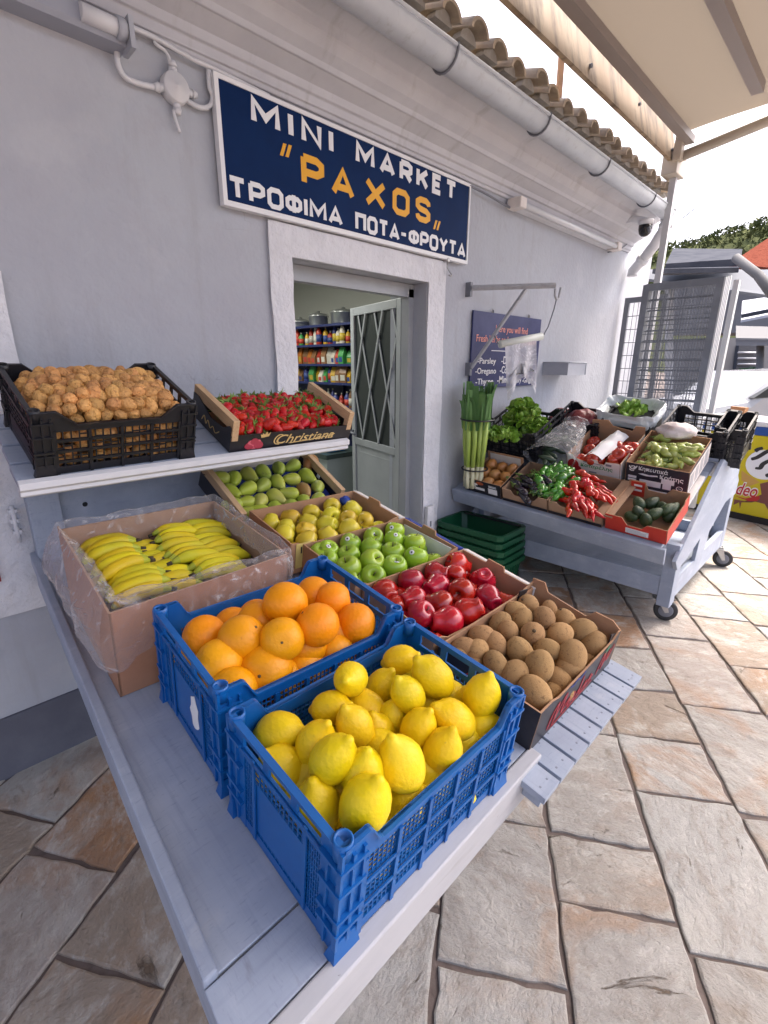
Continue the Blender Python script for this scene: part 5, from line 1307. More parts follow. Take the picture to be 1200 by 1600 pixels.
# ------------------------------------------------------------ upper shelf: walnuts and strawberries
F_wal = FH @ T(Vector((.236, .014, .003))) @ RZ(1)
WW, WD, WH = .425, .315, .188
crate('plastic_crate', 'black plastic crate full of walnuts on the upper shelf', F_wal, WW, WD, WH, m_black, 'black')
rw = random.Random(77)
def wal(p, lab=0): put(rw.choice(WAL), 'walnut', F_wal, p, rrot(rw), rw.uniform(.84, 1.02), ['brown walnut heaped in the black crate on the shelf', 'brown walnut low in the black crate, seen through its slots'][lab], 'walnut', ['walnuts heaped in the black crate', 'walnuts low in the black crate'][lab])
for lay in range(2):
    for i in range(10):
        for j in range(7):
            x = .028+(WW-.056)*(i+.25+.5*((j+lay) % 2))/10; y = .026+(WD-.052)*(j+.5)/7
            hp = .022*math.sin(math.pi*x/WW)+.012*math.sin(math.pi*y/WD)
            wal((x+rw.uniform(-.006, .006), y+rw.uniform(-.006, .006), .122+lay*.028+hp+rw.uniform(-.004, .006)))
for i in range(9):
    for j in range(4):
        x = .05+(WW-.1)*(i+.3+.4*rw.random())/9; y = .05+(WD-.1)*(j+.3+.4*rw.random())/4
        wal((x, y, .176+.014*math.sin(math.pi*x/WW)+rw.uniform(-.004, .008)))
for z in (.026, .062, .098):
    for i in range(10): wal((.028+(WW-.056)*(i+.3+.4*rw.random())/10, .027+rw.uniform(0, .008), z+rw.uniform(-.006, .006)), 1)
    for j in range(5): wal((.028+rw.uniform(0, .006), .06+j*.048, z+rw.uniform(-.006, .006)), 1)
MB().box(.01, WW-.01, .05, WD-.01, .01, .10).build('packing_card', mat('packing_card', (.10, .055, .03), .9), bpy.data.objects['plastic_crate.002'])
F_str = FH @ T(Vector((.792, .012, .003))) @ RZ(-1)
TW, TD, TH = .545, .305, .062
sb = thing('strawberry_box', 'black strawberry box with pale wooden ends and gold script on the shelf', 'box', F_str)
mb = MB(); mb.box(0, TW, 0, .005, 0, TH); mb.build('front_panel', m_cblack, sb)
mb = MB(); mb.box(0, TW, TD-.005, TD, 0, TH); mb.build('back_panel', m_cblack, sb)
for k, x in enumerate((0, TW-.004)): MB().prism([(.005, 0), (TD-.005, 0), (TD-.005, TH+.03), (TD-.05, TH+.03), (TD*.5, TH-.005), (.06, TH+.005), (.02, TH+.03), (.005, TH+.03)], x, x+.004, 'x').build('end_panel', m_cblack, sb)
for x in (.004, TW-.028):
    mb = MB(); mb.box(x, x+.024, -.001, TD+.001, TH+.018, TH+.058); mb.box(x, x+.024, -.001, .026, TH-.02, TH+.018); mb.box(x, x+.024, TD-.026, TD+.001, TH-.02, TH+.018); mb.build('end_board', m_wood, sb, bevel=.0015)
MB().box(.004, TW-.004, .005, TD-.005, .0, .004).build('base', m_card, sb)
SX_ = T(Vector((0, -.0012, 0))) @ FRONT
text('Christiana', m_gold, sb, SX_ @ T(Vector((0, .014, 0))), .185, .455, h=.036, shear=.35, off=.006)
strokes(sb, SX_, [[(.24, .012), (.32, .016), (.40, .022), (.46, .032)], [(.215, .046), (.20, .052), (.185, .045), (.176, .03), (.182, .016), (.20, .012)]], .0028, m_gold)
# rose and crown emblem
mb = MB(); m_rose = mat('rose_print', (.62, .12, .16), .5); m_rose2 = mat('rose_print_dark', (.40, .04, .07), .5)
for (x, y, r_, k) in ((.092, .022, .024, 0), (.112, .018, .019, 1), (.075, .018, .018, 1), (.094, .034, .016, 1), (.096, .024, .013, 0), (.110, .031, .011, 0), (.079, .031, .011, 0), (.096, .025, .006, 1)):
    zz = -.0006-.0002*(mb.v.__len__() % 7); mb.prism([(x+r_*math.cos(a*.3927)*(1+.08*math.sin(5*a)), max(.002, y+.8*r_*math.sin(a*.3927))) for a in range(16)], -.0014-.0003*(len(mb.f) % 11)/3, -.0004, 'y', k)
mb.build('rose_emblem', [m_rose, m_rose2], sb)
mb = MB(); mb.prism([(.120, .046), (.150, .050), (.156, .066), (.146, .059), (.140, .070), (.133, .058), (.124, .066), (.124, .058), (.115, .060)], -.0016, -.0006, 'y'); mb.build('crown_emblem', m_gold, sb)
strokes(sb, T(Vector((-.0012, 0, 0))) @ RZ(-90) @ FRONT, [[(-.22, .02), (-.20, .045), (-.185, .02), (-.17, .04), (-.15, .02), (-.13, .035), (-.11, .02), (-.08, .04)]], .0022, m_gold)
rs_ = random.Random(9)
cnt = 0
for j in range(9):
    for i in range(13):
        x = .045+(TW-.09)*(i+.25+.5*(j % 2))/13+rs_.uniform(-.007, .007); y = .022+(TD-.05)*(j+.5)/9+rs_.uniform(-.006, .006)
        z = .062+.010*math.sin(math.pi*y/TD)+rs_.uniform(-.006, .010)
        # the tip leans towards the street
        ax = Vector((rs_.uniform(-1, 1), rs_.uniform(-.5, 1.2), rs_.uniform(-.25, .55)))
        o = put(rs_.choice(STR), 'strawberry', F_str, (x, y, z), rot_axis(ax, rs_.uniform(0, 6)), rs_.uniform(.88, 1.15), 'ripe red strawberry in the black box on the shelf', 'strawberry', 'strawberries in the black box')
        c = bpy.data.objects.new('calyx', rs_.choice(CAL)); COL.objects.link(c); c.parent = o
# ============================================================ green shopping baskets on the ground
m_gbask = mat('green_basket', (.004, .075, .030), .42, mottle=(8, (.007, .095, .040), .45, .7))
GB = T(Vector((2.885, 1.50, gz(2.6, 1.4)))) @ RZ(92)     # x runs along the basket towards the wall, y to the left
def basket():
    th = thing('shopping_basket', 'x', 'basket', None, 'stacked green shopping baskets')
    Lb, Wb, Hb = .50, .33, .20
    def ringp(f, z, t=0):
        ins = .035*(1-f)
        x0, x1, y0, y1 = ins+t, Lb-ins-t, ins+t, Wb-ins-t; c = .03
        return [(x0+c, y0, z), (x1-c, y0, z), (x1, y0+c, z), (x1, y1-c, z), (x1-c, y1, z), (x0+c, y1, z), (x0, y1-c, z), (x0, y0+c, z)]
    mb = MB(); a, b = ringp(0, 0), ringp(1, Hb); ai, bi = ringp(0, .004, .004), ringp(1, Hb, .004)
    vs = a+b+ai+bi; n = 8
    fs = [(i, (i+1) % n, n+(i+1) % n, n+i) for i in range(n)] + [(2*n+i, 3*n+i, 3*n+(i+1) % n, 2*n+(i+1) % n) for i in range(n)] + [tuple(range(n))[::-1], tuple(range(2*n, 3*n))]
    mb.add(vs, fs); mb.build('body', m_gbask, th)
    mb = MB(); o, ii = ringp(1, Hb+.004, -.014), ringp(1, Hb+.004, .004); ol = ringp(1, Hb-.030, -.012)
    fs = [(i, (i+1) % n, n+(i+1) % n, n+i) for i in range(n)] + [(2*n+i, 2*n+(i+1) % n, (i+1) % n, i) for i in range(n)]
    mb.add(o+ii+ol, fs); mb.build('rim', m_gbask, th)
    mb = MB()
    for k in range(14):
        x = .05+k*.0308
        for (y0_, y1_) in ((.026, -.004), (Wb-.026, Wb+.004)):
            mb.tube([(x, y0_, .02), (x, y1_+(.006 if y1_ < 0 else -.006), Hb-.032)], .0035, 4, smooth=False)
    for k in range(9):
        y = .05+k*.029
        for (x0_, x1_) in ((.028, .004), (Lb-.028, Lb-.004)): mb.tube([(x0_, y, .02), (x1_, y, Hb-.032)], .0035, 4, smooth=False)
    mb.build('rib', m_gbask, th)
    return th
bk = basket()
poss = ['lowest', 'second lowest', 'middle', 'second highest', 'topmost']
for k in range(5):
    t = bk if k == 0 else copy_tree(bk)
    t.matrix_world = GB @ T(Vector((.004*k, .003*(k % 2), .052*k))) @ RZ((k % 3)-1)
    t['label'] = f'green shopping basket, {poss[k]} of the stack by the doorway'
mb = MB(); mb.tube([(.03, .02, .20), (.05, .06, .212), (.45, .06, .212), (.47, .02, .20)], .007, 6); mb.build('handle', m_black, t)

# ============================================================ vegetable trolley
Pw = Vector((2.73, 2.0, .65)); P0 = Vector((2.74, .65, .57))
a_ = (P0-Pw).normalized()
FV = frame(Pw, a_, y=Vector((1, 0, .4)))             # x towards the street, y up the slope, z off the boards
tv = thing('vegetable_trolley', 'pale blue wooden vegetable trolley on casters against the wall', 'trolley', (3.4, 1.3, .05))
TV = T(Vector((-3.4, -1.3, -.05)))
TL = 1.385
for k in range(8):
    y0 = .0+k*.118; MB().box(-.02, TL-.03, y0, y0+.112, -.02, 0).build('display_board', m_stand_x, tv, TV @ FV, bevel=.002)
mb = MB(); mb.box(-.02, TL, -.022, -.001, -.095, .012); mb.build('front_plank', m_stand_x, tv, TV @ FV, bevel=.003)
# frame in world axes, tilted a little with the ground
x0, x1, y0, y1 = 2.93, 4.26, .60, 1.95
def zt(y): return .06*(y-.6)
for q in (x0, x1-.03): MB().box(q, q+.03, y0, y1, .22, .34).build('long_rail', m_stand, tv, TV, bevel=.003)
for q in (y0-.004, y1-.03): MB().box(x0+.03, x1-.03, q, q+.03, .20, .335).build('end_rail', m_stand_x, tv, TV, bevel=.003)
for (xx, yy) in ((x0, y0-.006), (x0, y1-.07), (x1-.09, y0-.006), (x1-.09, y1-.07)):
    top = .545 if xx < 3.5 else .80
    MB().box(xx-.004, xx+.09, yy, yy+.07, .16, top).build('leg', m_stand, tv, TV, bevel=.003)
# sloping end boards with an open window below
for yy in (y0-.012, y1-.03):
    mb = MB()
    e = yy
    outer = [(2.86, .50), (3.50, .915), (3.60, .945), (4.12, .80), (4.28, .70), (4.28, .60), (3.98, .64), (3.62, .50), (3.56, .335), (3.36, .335), (3.36, .49), (3.06, .40), (2.93, .40)]
    mb.prism([(2.86, .47), (3.52, .905), (3.60, .945), (4.16, .79), (4.29, .70), (4.27, .60), (3.95, .60), (3.60, .47), (3.56, .336), (3.34, .336), (3.36, .48), (3.10, .42), (2.93, .40)], e, e+.022, 'y'); mb.build('end_board', m_stand, tv, TV, bevel=.002)
mb = MB(); mb.box(3.62, 4.24, .55, 1.95, .90, .92, 0, T(Vector((0, 0, 0))));
mb = MB(); mb.add([(3.60, .62, .945), (4.28, .62, .72), (4.28, 1.95, .77), (3.60, 1.95, 1.0), (3.60, .62, .925), (4.28, .62, .70), (4.28, 1.95, .75), (3.60, 1.95, .98)], [(0, 1, 2, 3), (7, 6, 5, 4), (0, 4, 5, 1), (1, 5, 6, 2), (2, 6, 7, 3), (3, 7, 4, 0)]); mb.build('top_board', m_stand, tv, TV)
mb = MB(); mb.box(x0+.03, x1-.03, y0+.03, y1-.03, .235, .25); mb.build('lower_board', m_stand, tv, TV)
for (xx, yy, ang) in ((2.985, .655, -68), (4.18, .60, -75), (2.985, 1.88, 0), (4.18, 1.88, 0)):
    g = gz(xx, yy); cs = bpy.data.objects.new('caster', None); COL.objects.link(cs); cs.parent = tv; cs.matrix_local = TV @ T(Vector((xx, yy, g))) @ RZ(ang)
    mb = MB(); mb.box(-.045, .045, -.04, .04, .185-g, .192-g); mb.tube([(0, 0, .15), (0, 0, .185-g)], .02, 12)
    mb.prism([(-.035, .155), (.025, .155), (.05, .06), (.03, .055)], -.026, -.022, 'y'); mb.prism([(-.035, .155), (.025, .155), (.05, .06), (.03, .055)], .022, .026, 'y'); mb.build('fork', m_steel, cs)
    wx = T(Vector((.035, 0, .064))) @ RX(90)
    mb = MB(); mb.lathe([(.045, -.015), (.060, -.015), (.064, -.010), (.064, .010), (.060, .015), (.045, .015)], 28, 0, wx); mb.build('tyre', mat('caster_rubber', (.03, .03, .032), .6) if 'caster_rubber' not in bpy.data.materials else bpy.data.materials['caster_rubber'], cs)
    mb = MB(); mb.lathe([(.012, -.019), (.030, -.017), (.045, -.014), (.045, .014), (.030, .017), (.012, .019)], 20, 0, wx); mb.build('hub', m_dgrey, cs)

def VF(a, b, z=.002, rz=0): return FV @ T(Vector((a, b, z))) @ RZ(rz)
c6 = lambda x, y: (680+x/2.3077, 400+y/2.3077)
# --- leeks standing at the wall end
lk = thing('leek_bundle', 'bundle of tall leeks tied with dark bands standing on the trolley by the wall', 'leeks', at_y(740, 760, 1.88))
base = Vector(lk.location)
m_leek = mat('leek_green', (.33, .46, .075), .45, mottle=[(3, (.42, .53, .14), .4, .7), (30, (.22, .35, .06), .55, .75)], aniso=(6, 6, .5), var=.15)
m_leekw = mat('leek_white', (.62, .60, .42), .5, mottle=(20, (.50, .50, .28), .45, .7), aniso=(6, 6, .5))
m_leekd = mat('leek_leaf', (.085, .20, .055), .5, mottle=[(4, (.14, .29, .08), .4, .7)], aniso=(6, 6, .5), var=.3)
rl = random.Random(8)
HL = .67
for k in range(18):
    a = 2.4*k; rr = .086*math.sqrt((k+.3)/18); lx, ly = rr*math.cos(a), rr*.8*math.sin(a)
    j = [rl.uniform(-.008, .008) for _ in range(4)]
    mb = MB()
    pts = [Vector((lx*.85, ly*.85, .0)), Vector((lx*.9, ly*.9, .05)), Vector((lx*.95+j[0], ly*.95, .15)), Vector((lx*1.1+j[1], ly*1.1, .32)), Vector((lx*1.22+j[2], ly*1.22, .46))]
    mb.tube(pts[:3], [.016, .0145, .014], 8, 1); mb.tube(pts[2:], [.0142, .016, .017], 8, 0)
    # flat leaves fanning from the top
    for q in range(4):
        t = a+rl.uniform(-1, 1); w = rl.uniform(.018, .030); hh = HL+rl.uniform(-.09, .05)
        def lf(u, v, t=t, w=w, hh=hh, p=pts[-1]):
            s = (u-.5)*2*w*(1-.3*v); off = .016*v+(.01*math.sin(v*3))+.03*max(0, v-.75)*4*(1 if q == 0 else .2)
            return (p.x+math.cos(t)*off-math.sin(t)*s*(1-.35*math.sin(math.pi*min(1, v*1.2))*.4), p.y+math.sin(t)*off+math.cos(t)*s, p.z-.06+(hh-p.z+.06)*v+.004*abs(u-.5))
        mb.grid(lf, 3, 6, 2)
    mb.build('leek', [m_leek, m_leekw, m_leekd], lk)
for z, r in ((.13, .098), (.47, .124)):
    mb = MB(); mb.tube([(r*math.cos(R(q)), r*.86*math.sin(R(q)), z+.004*math.sin(R(q))) for q in range(0, 361, 15)], .0055, 6); mb.build('tie', m_cblack, lk)
# --- lettuce crate
def leaf_mass(name, mt, n, rad, h, leaf, seed, flat=.0):
    r = random.Random(seed); mb = MB()
    for k in range(n):
        th_ = r.uniform(0, 6.283); ph = math.acos(r.uniform(.0, 1)) if not flat else math.acos(r.uniform(.4, 1))
        d = Vector((math.sin(ph)*math.cos(th_), math.sin(ph)*math.sin(th_), math.cos(ph))); rr = r.uniform(.72, 1.0)
        c = Vector((d.x*rad*rr, d.y*rad*rr, d.z*h*rr)); up = (d+Vector((0, 0, .5))).normalized(); tg = up.cross(Vector((r.uniform(-1, 1), r.uniform(-1, 1), r.uniform(-.3, .3)))).normalized(); bt = up.cross(tg)
        L = leaf*r.uniform(.7, 1.3); pz = r.uniform(0, 10)
        def fn(u, v):
            a, b = (u-.5)*2, v
            w = L*.62*math.sin(math.pi*(.12+.8*b))**.6
            ruff = .20*L*math.sin(a*7+pz)*abs(a)**1.5*(b+.2) + .16*L*noise.noise(Vector((a*3+pz, b*3, 0)))
            return c+tg*(a*w)+up*(L*(b-.4))+bt*(ruff+.35*L*b*b)*1.0
        mb.grid(fn, 8, 6)
    return mb
m_lett = mat('lettuce_leaf', (.17, .34, .025), .45, mottle=[(14, (.30, .44, .08), .42, .68), (40, (.10, .22, .02), .55, .75)], sss=.05, var=.1)
F_let = VF(.0, .42, .085)
crate('plastic_crate', 'black plastic crate of lettuces on the trolley beside the leeks', F_let, .40, .40, .21, m_black, 'black', fine=.7)
for (cx, cy, rad, h, z, lab, pz) in ((312, 600, .165, .20, .17, 'tall curly green lettuce rising from the black crate', 1), (240, 645, .17, .075, .17, 'flat green lettuce in the front corner of the black crate', 2), (365, 625, .12, .10, .14, 'pale green lettuce at the right side of the black crate', 3)):
    p = at_f(*c6(cx, cy), F_let, z)
    o = leaf_mass('lettuce', m_lett, 150, rad*.75, h*.85, .050 if h > .15 else .042, pz).build('lettuce', m_lett); o.matrix_world = T(F_let @ Vector((p.x, p.y, z-.02))); tag(o, lab, 'lettuce')
# --- small black carton with onions at the wall end of the front row
F_on = VF(.075, .03, .002)
ob_ = tray('onion_carton', 'small black printed carton of brown onions beside the leeks', F_on, .285, .30, .105, m_cblack, m_card, right=[(0, 0), (.30, 0), (.30, .12), (0, .095)], back=[(0, 0), (.285, 0), (.285, .155), (.0, .155)])
OX = T(Vector((0, -.0012, 0))) @ FRONT
mb = MB()
for (xa, xb, za, zb) in ((.02, .085, .035, .060), (.075, .155, .028, .048), (.02, .10, .062, .078), (.185, .255, .020, .062), (.19, .25, .070, .076), (.19, .25, .080, .084)): mb.box(xa, xb, -.0016, -.0004, za, zb)
mb.build('printed_block', m_paperw, ob_)
mb = MB(); mb.prism([(.12+.03*math.cos(a*.3927), .083+.012*math.sin(a*.3927)) for a in range(16)], -.0018, -.0004, 'y'); mb.build('oval_emblem', mat('orange_emblem', (.45, .10, .03), .5), ob_)
MB().box(.02, .265, .294, .2945, .07, .145).build('printed_panel', m_cwhite, ob_)
m_onion = mat('onion_skin', (.42, .17, .045), .35, mottle=(14, (.50, .26, .09), .45, .7), aniso=(1, 1, .4), var=.15)
ON = [fruit_mesh('onion', [(.0, -.026), (.012, -.025), (.026, -.015), (.033, 0), (.028, .015), (.014, .025), (.005, .032), (.003, .040), (.0, .041)], m_onion, 16, (25, .06), i*3) for i in range(2)]
ro = random.Random(14)
for i in range(3):
    for j in range(3):
        put(ro.choice(ON), 'onion', F_on, (.055+i*.085, .075+j*.085, .046+.016*j+ro.uniform(-.004, .006)), rrot(ro), 1.4, 'brown onion in the small black carton', 'onion', 'onions in the small black carton')
# --- long brown cartons: aubergines, green peppers, red peppers
m_kraft = mat('kraft_card', (.38, .235, .145), .85, mottle=(14, (.32, .19, .115), .45, .75))
F_aub = VF(.372, .028, .002)
def notch(W, H, d=.03, lo=.05): return [(0, 0), (W, 0), (W, H), (W-lo, H), (W-lo-.03, H-d), (lo+.03, H-d), (lo, H), (0, H)]
ab = tray('vegetable_carton', 'brown carton of aubergines and green peppers on the trolley', F_aub, .32, .36, .095, m_kraft, m_kraft, front=notch(.32, .095, .035, .06))
mb = MB(); mb.box(.0, .32, -.0016, -.0004, .003, .022); mb.build('printed_band', m_cblack, ab)
F_pep = VF(.70, .028, .002)
pbx = tray('vegetable_carton', 'brown carton of red peppers on the trolley next to the avocados', F_pep, .33, .38, .095, m_kraft, m_kraft, front=notch(.33, .095, .02, .05))
mb = MB(); mb.box(.0, .33, -.0016, -.0004, .003, .022); mb.build('printed_band', m_cblack, pbx)
mb = MB(); mb.prism([(.29, .089), (.33, .097), (.385, .095), (.385, .088)], 0, .38, 'y'); mb.build('folded_flap', m_kraft, pbx)
m_aub = mat('aubergine_skin', (.010, .006, .016), .16, mottle=(5, (.02, .010, .028), .45, .7), coat=.6)
m_aubcap = mat('aubergine_cap', (.16, .24, .06), .6)
def aub_mesh(i):
    mb = MB(); pts = [(0, 0, 0), (.02, 0, 0), (.05, .002, .002), (.09, .006, .0), (.14, .008, -.004), (.175, .006, -.008), (.188, .005, -.009)]
    mb.tube(pts, [.012, .019, .024, .027, .029, .022, .006], 14, 0)
    for k in range(len(mb.sm)): mb.sm[k] = True
    mb.tube([(-.045, .004, .012), (-.02, 0, .004), (-.004, 0, 0), (.018, 0, 0), (.03, 0, 0)], [.0075, .0065, .014, .0215, .019], 10, 1)
    return mb.mesh('aubergine', [m_aub, m_aubcap])
AUB = aub_mesh(0)
for k, (cx, cy, z, rz) in enumerate(((262, 800, .085, -25), (285, 825, .085, -30), (305, 790, .105, -28), (330, 815, .09, -32), (350, 790, .11, -30), (375, 785, .12, -28), (300, 850, .07, -30), (395, 805, .10, -26))):
    p = at_f(*c6(cx, cy), F_aub, z)
    put(AUB, 'aubergine', F_aub, p, RZ(rz) @ RX(k*50), .8, 'dark purple aubergine with a green cap in the brown carton', 'aubergine', 'aubergines in the brown carton')
def pepper_mesh(name, mt, L, r0, bend, seed, capm, wr=.2):
    mb = MB(); N = 12
    def rad(f): return r0*(.55+.9*f if f < .45 else 1)*(1-f**3.2)**.8
    pts = [(L*k/N, bend*(k/N)**2, .006*math.sin(k)) for k in range(N+1)]
    mb.tube(pts, [max(.0006, rad(k/N)*(1 if k > 0 else .5)) for k in range(N+1)], 12, 0)
    for i, v in enumerate(mb.v):
        c = pts[min(N, i//12)]; q = Vector(v)-Vector(c); mb.v[i] = tuple(Vector(c)+q*(1+wr*noise.noise(Vector((v[0]*34+seed, v[1]*40, v[2]*40)))))
    for k in range(len(mb.sm)): mb.sm[k] = True
    mb.tube([(-.03, -.004, .006), (-.008, 0, 0), (.004, 0, 0)], [.003, .0035, r0*.5], 8, 1)
    return mb.mesh(name, [mt, capm])
m_rpep = mat('red_pepper_skin', (.52, .010, .006), .16, mottle=(8, (.50, .03, .012), .45, .7), coat=.6, var=.2, hue=.008)
m_gpep = mat('green_pepper_skin', (.05, .23, .012), .18, mottle=(9, (.07, .22, .02), .45, .7), coat=.6, var=.3)
m_gpepd = mat('dark_green_pepper_skin', (.012, .060, .014), .18, coat=.5)
RP = [pepper_mesh('red_pepper', m_rpep, L, r, b, i*5, m_aubcap, w) for i, (L, r, b, w) in enumerate(((.18, .019, .035, .10), (.16, .021, -.025, .18), (.12, .029, .01, .28)))]
GP = [pepper_mesh('green_pepper', m_gpep, L, r, b, i*7, m_aubcap, .38) for i, (L, r, b) in enumerate(((.13, .028, .02), (.12, .032, -.02)))]
GPD = [pepper_mesh('green_pepper', m_gpepd, .10, .034, .01, 3, m_aubcap, .4)]
rp = random.Random(41)
for (cx, cy, z, sc) in ((420, 855, .10, 1), (440, 830, .11, 1), (455, 800, .12, 1), (470, 790, .12, 1), (425, 880, .09, 1), (450, 850, .11, 1), (440, 780, .12, 1), (475, 820, .12, 1), (410, 800, .12, .9), (405, 870, .08, 1), (430, 810, .13, 1)):
    p = at_f(*c6(cx, cy), F_aub, z); put(rp.choice(GP), 'green_pepper', F_aub, p, RZ(rp.uniform(40, 130)) @ RX(rp.uniform(0, 360)), sc, 'wrinkled bright green pepper heaped between aubergines and red peppers', 'pepper', 'bright green peppers')
for k, (cx, cy, z) in enumerate(((355, 860, .085), (375, 865, .085))):
    p = at_f(*c6(cx, cy), F_aub, z); put(GPD[0], 'green_pepper', F_aub, p, RZ(100), .85, 'dark green pepper in front of the aubergines', 'pepper', 'dark green peppers')
for (cx, cy, z, rz, m) in ((505, 830, .12, -60, 2), (530, 810, .13, -40, 2), (520, 850, .12, -70, 2), (495, 875, .10, -60, 1), (480, 890, .09, -50, 1), (510, 895, .09, -40, 1), (540, 880, .11, -35, 0), (515, 870, .12, -40, 0), (570, 880, .10, -50, 0), (590, 885, .10, -40, 1), (585, 835, .12, -20, 0), (600, 845, .12, -25, 0), (620, 855, .11, -20, 0), (545, 830, .12, -50, 2), (555, 900, .085, -30, 0), (500, 800, .12, -60, 2), (560, 850, .10, -40, 1), (530, 860, .09, -40, 1)):
    p = at_f(*c6(cx, cy), F_pep, z); p.x = min(.20, max(.03, p.x)); put(RP[m], 'red_pepper', F_pep, p, RZ(rz+rp.uniform(-12, 12)) @ RX(rp.uniform(0, 360)), 1, 'glossy red pepper heaped in the brown carton', 'pepper', 'red peppers in the brown carton')
# more produce filling the long cartons
for i in range(7):
    put(AUB, 'aubergine', F_aub, (.03+.012*i, .09+.032*i, .075+.006*(i % 3)), RZ(-20+rp.uniform(-10, 10)) @ RX(i*60), .85, 'dark purple aubergine with a green cap in the brown carton', 'aubergine', 'aubergines in the brown carton')
for i in range(16):
    put(rp.choice(GP), 'green_pepper', F_aub, (.19+.028*(i % 4)+rp.uniform(-.008, .008), .05+.066*(i//4)+rp.uniform(-.01, .01), .085+.012*(i % 3)+.008*(i//4)), RZ(rp.uniform(40, 130)) @ RX(rp.uniform(0, 360)), rp.uniform(.85, 1.05), 'wrinkled bright green pepper heaped between aubergines and red peppers', 'pepper', 'bright green peppers')
for i in range(22):
    put(RP[i % 3], 'red_pepper', F_pep, (.03+.036*(i % 5)+rp.uniform(-.008, .008), .07+.062*(i//5)+rp.uniform(-.012, .012), .075+.014*(i % 3)+.008*(i//5)), RZ(-30+rp.uniform(-30, 30)) @ RX(rp.uniform(0, 360)), .92, 'glossy red pepper heaped in the brown carton', 'pepper', 'red peppers in the brown carton')
# --- avocado carton
m_redcard = mat('red_card', (.52, .035, .018), .5, mottle=(10, (.47, .03, .016), .45, .7))
F_avo = VF(1.045, .035, .004)
AW, AD, AH = .325, .335, .105
av = tray('avocado_carton', 'red open carton of avocados at the street end of the trolley', F_avo, AW, AD, AH, m_redcard, m_card, front=[(0, 0), (AW, 0), (AW, AH-.012), (AW-.10, AH-.012), (AW-.13, AH-.045), (.12, AH-.045), (.09, AH), (0, AH)],
          right=[(0, 0), (AD, 0), (AD, AH+.01), (AD-.07, AH+.01), (AD-.09, AH-.006), (0, AH-.012)], back=[(0, 0), (AW, 0), (AW, AH+.02), (AW-.09, AH+.02), (AW-.12, AH-.02), (.11, AH-.02), (.09, AH+.03), (0, AH+.03)], left=[(0, 0), (AD, 0), (AD, AH), (0, AH)])
mb = MB(); mb.box(.115, .235, -.0018, -.0005, .012, .045); mb.build('paper_label', m_paperw, av)
mb = MB()
for k in range(4): mb.box(.12, .225-.03*(k == 3), -.0024, -.0017, .017+k*.007, .0185+k*.007)
mb.build('label_print', mat('grey_print', (.25, .25, .26), .6), av)
mb = MB(); mb.box(.012, .09, AD-.0062, AD-.0052, .03, AH+.025, 0); 
for k in range(2): mb.box(.03, .075, AD-.0072, AD-.0061, .065+.034*k, .078+.034*k, 1)
mb.build('inner_print', [m_redcard, m_paperw], av)
m_avo = mat('avocado_skin', (.025, .050, .016), .38, mottle=[(30, (.06, .09, .03), .55, .72)], bump=(180, .9, .004), var=.25)
AV = fruit_mesh('avocado', [(0, -.040), (.014, -.038), (.027, -.027), (.032, -.010), (.030, .008), (.024, .026), (.016, .040), (.008, .047), (0, .048)], m_avo, 18, (25, .05), 1)
for (cx, cy, z) in ((708, 940, .055), (735, 893, .085), (732, 925, .08), (778, 890, .085), (790, 930, .075), (760, 952, .065), (835, 915, .08), (885, 922, .075), (810, 905, .06), (860, 940, .05)):
    p = at_f(*c6(cx, cy), F_avo, z); p.x = min(AW-.05, max(.05, p.x)); p.y = min(AD-.05, max(.045, p.y)); put(AV, 'avocado', F_avo, p, rot_axis((rp.uniform(-.6, .6), rp.uniform(-.2, 1), rp.uniform(0, .5))), 1.05, 'dark green avocado in the red carton', 'avocado', 'avocados in the red carton')
# --- tomato carton
F_tom = VF(.615, .44, .03, 1)
TWd, TDp, THt = .345, .40, .15
tm = tray('tomato_carton', 'white carton with green lettering holding tomatoes', F_tom, TWd, TDp, THt, m_cwhite, m_card, front=[(0, 0), (TWd, 0), (TWd, THt-.01), (TWd-.02, THt-.004), (TWd-.09, THt-.01), (TWd-.10, THt-.03), (.21, THt-.03), (.20, THt-.006), (.16, THt-.006), (.15, THt-.04), (.06, THt-.015), (.04, THt+.01), (0, THt+.01)],
          back=[(0, 0), (TWd, 0), (TWd, THt+.05), (TWd-.06, THt+.05), (TWd-.08, THt+.01), (.14, THt+.03), (.11, THt+.07), (0, THt+.06)])
MX = T(Vector((0, -.0012, 0))) @ FRONT
text('Καταρέλης', mat('green_print', (.02, .22, .06), .5), tm, MX @ T(Vector((0, .075, 0)) ), .095, .30, h=.032, off=.012, shear=.1)
mb = MB(); mb.box(.11, .24, -.0016, -.0004, .115, .120); mb.box(.15, .20, -.0016, -.0004, .045, .056); mb.box(.255, .29, -.0016, -.0004, .115, .13); mb.build('small_print', mat('grey_print_dark', (.2, .2, .24), .6), tm)
mb = MB(); mb.prism([(.045+.038*math.cos(a*.3927), .085+.040*math.sin(a*.3927)) for a in range(16)], -.0016, -.0004, 'y'); mb.prism([(.075+.028*math.cos(a*.3927), .052+.028*math.sin(a*.3927)) for a in range(16)], -.0022, -.0010, 'y'); mb.build('tomato_print', m_red_print, tm)
m_tom = mat('tomato_skin', (.46, .025, .012), .2, mottle=(7, (.52, .06, .02), .45, .7), coat=.5, var=.15)
TO = fruit_mesh('tomato', apple_prof(.045, .034), m_tom, 20, (20, .07), 2)
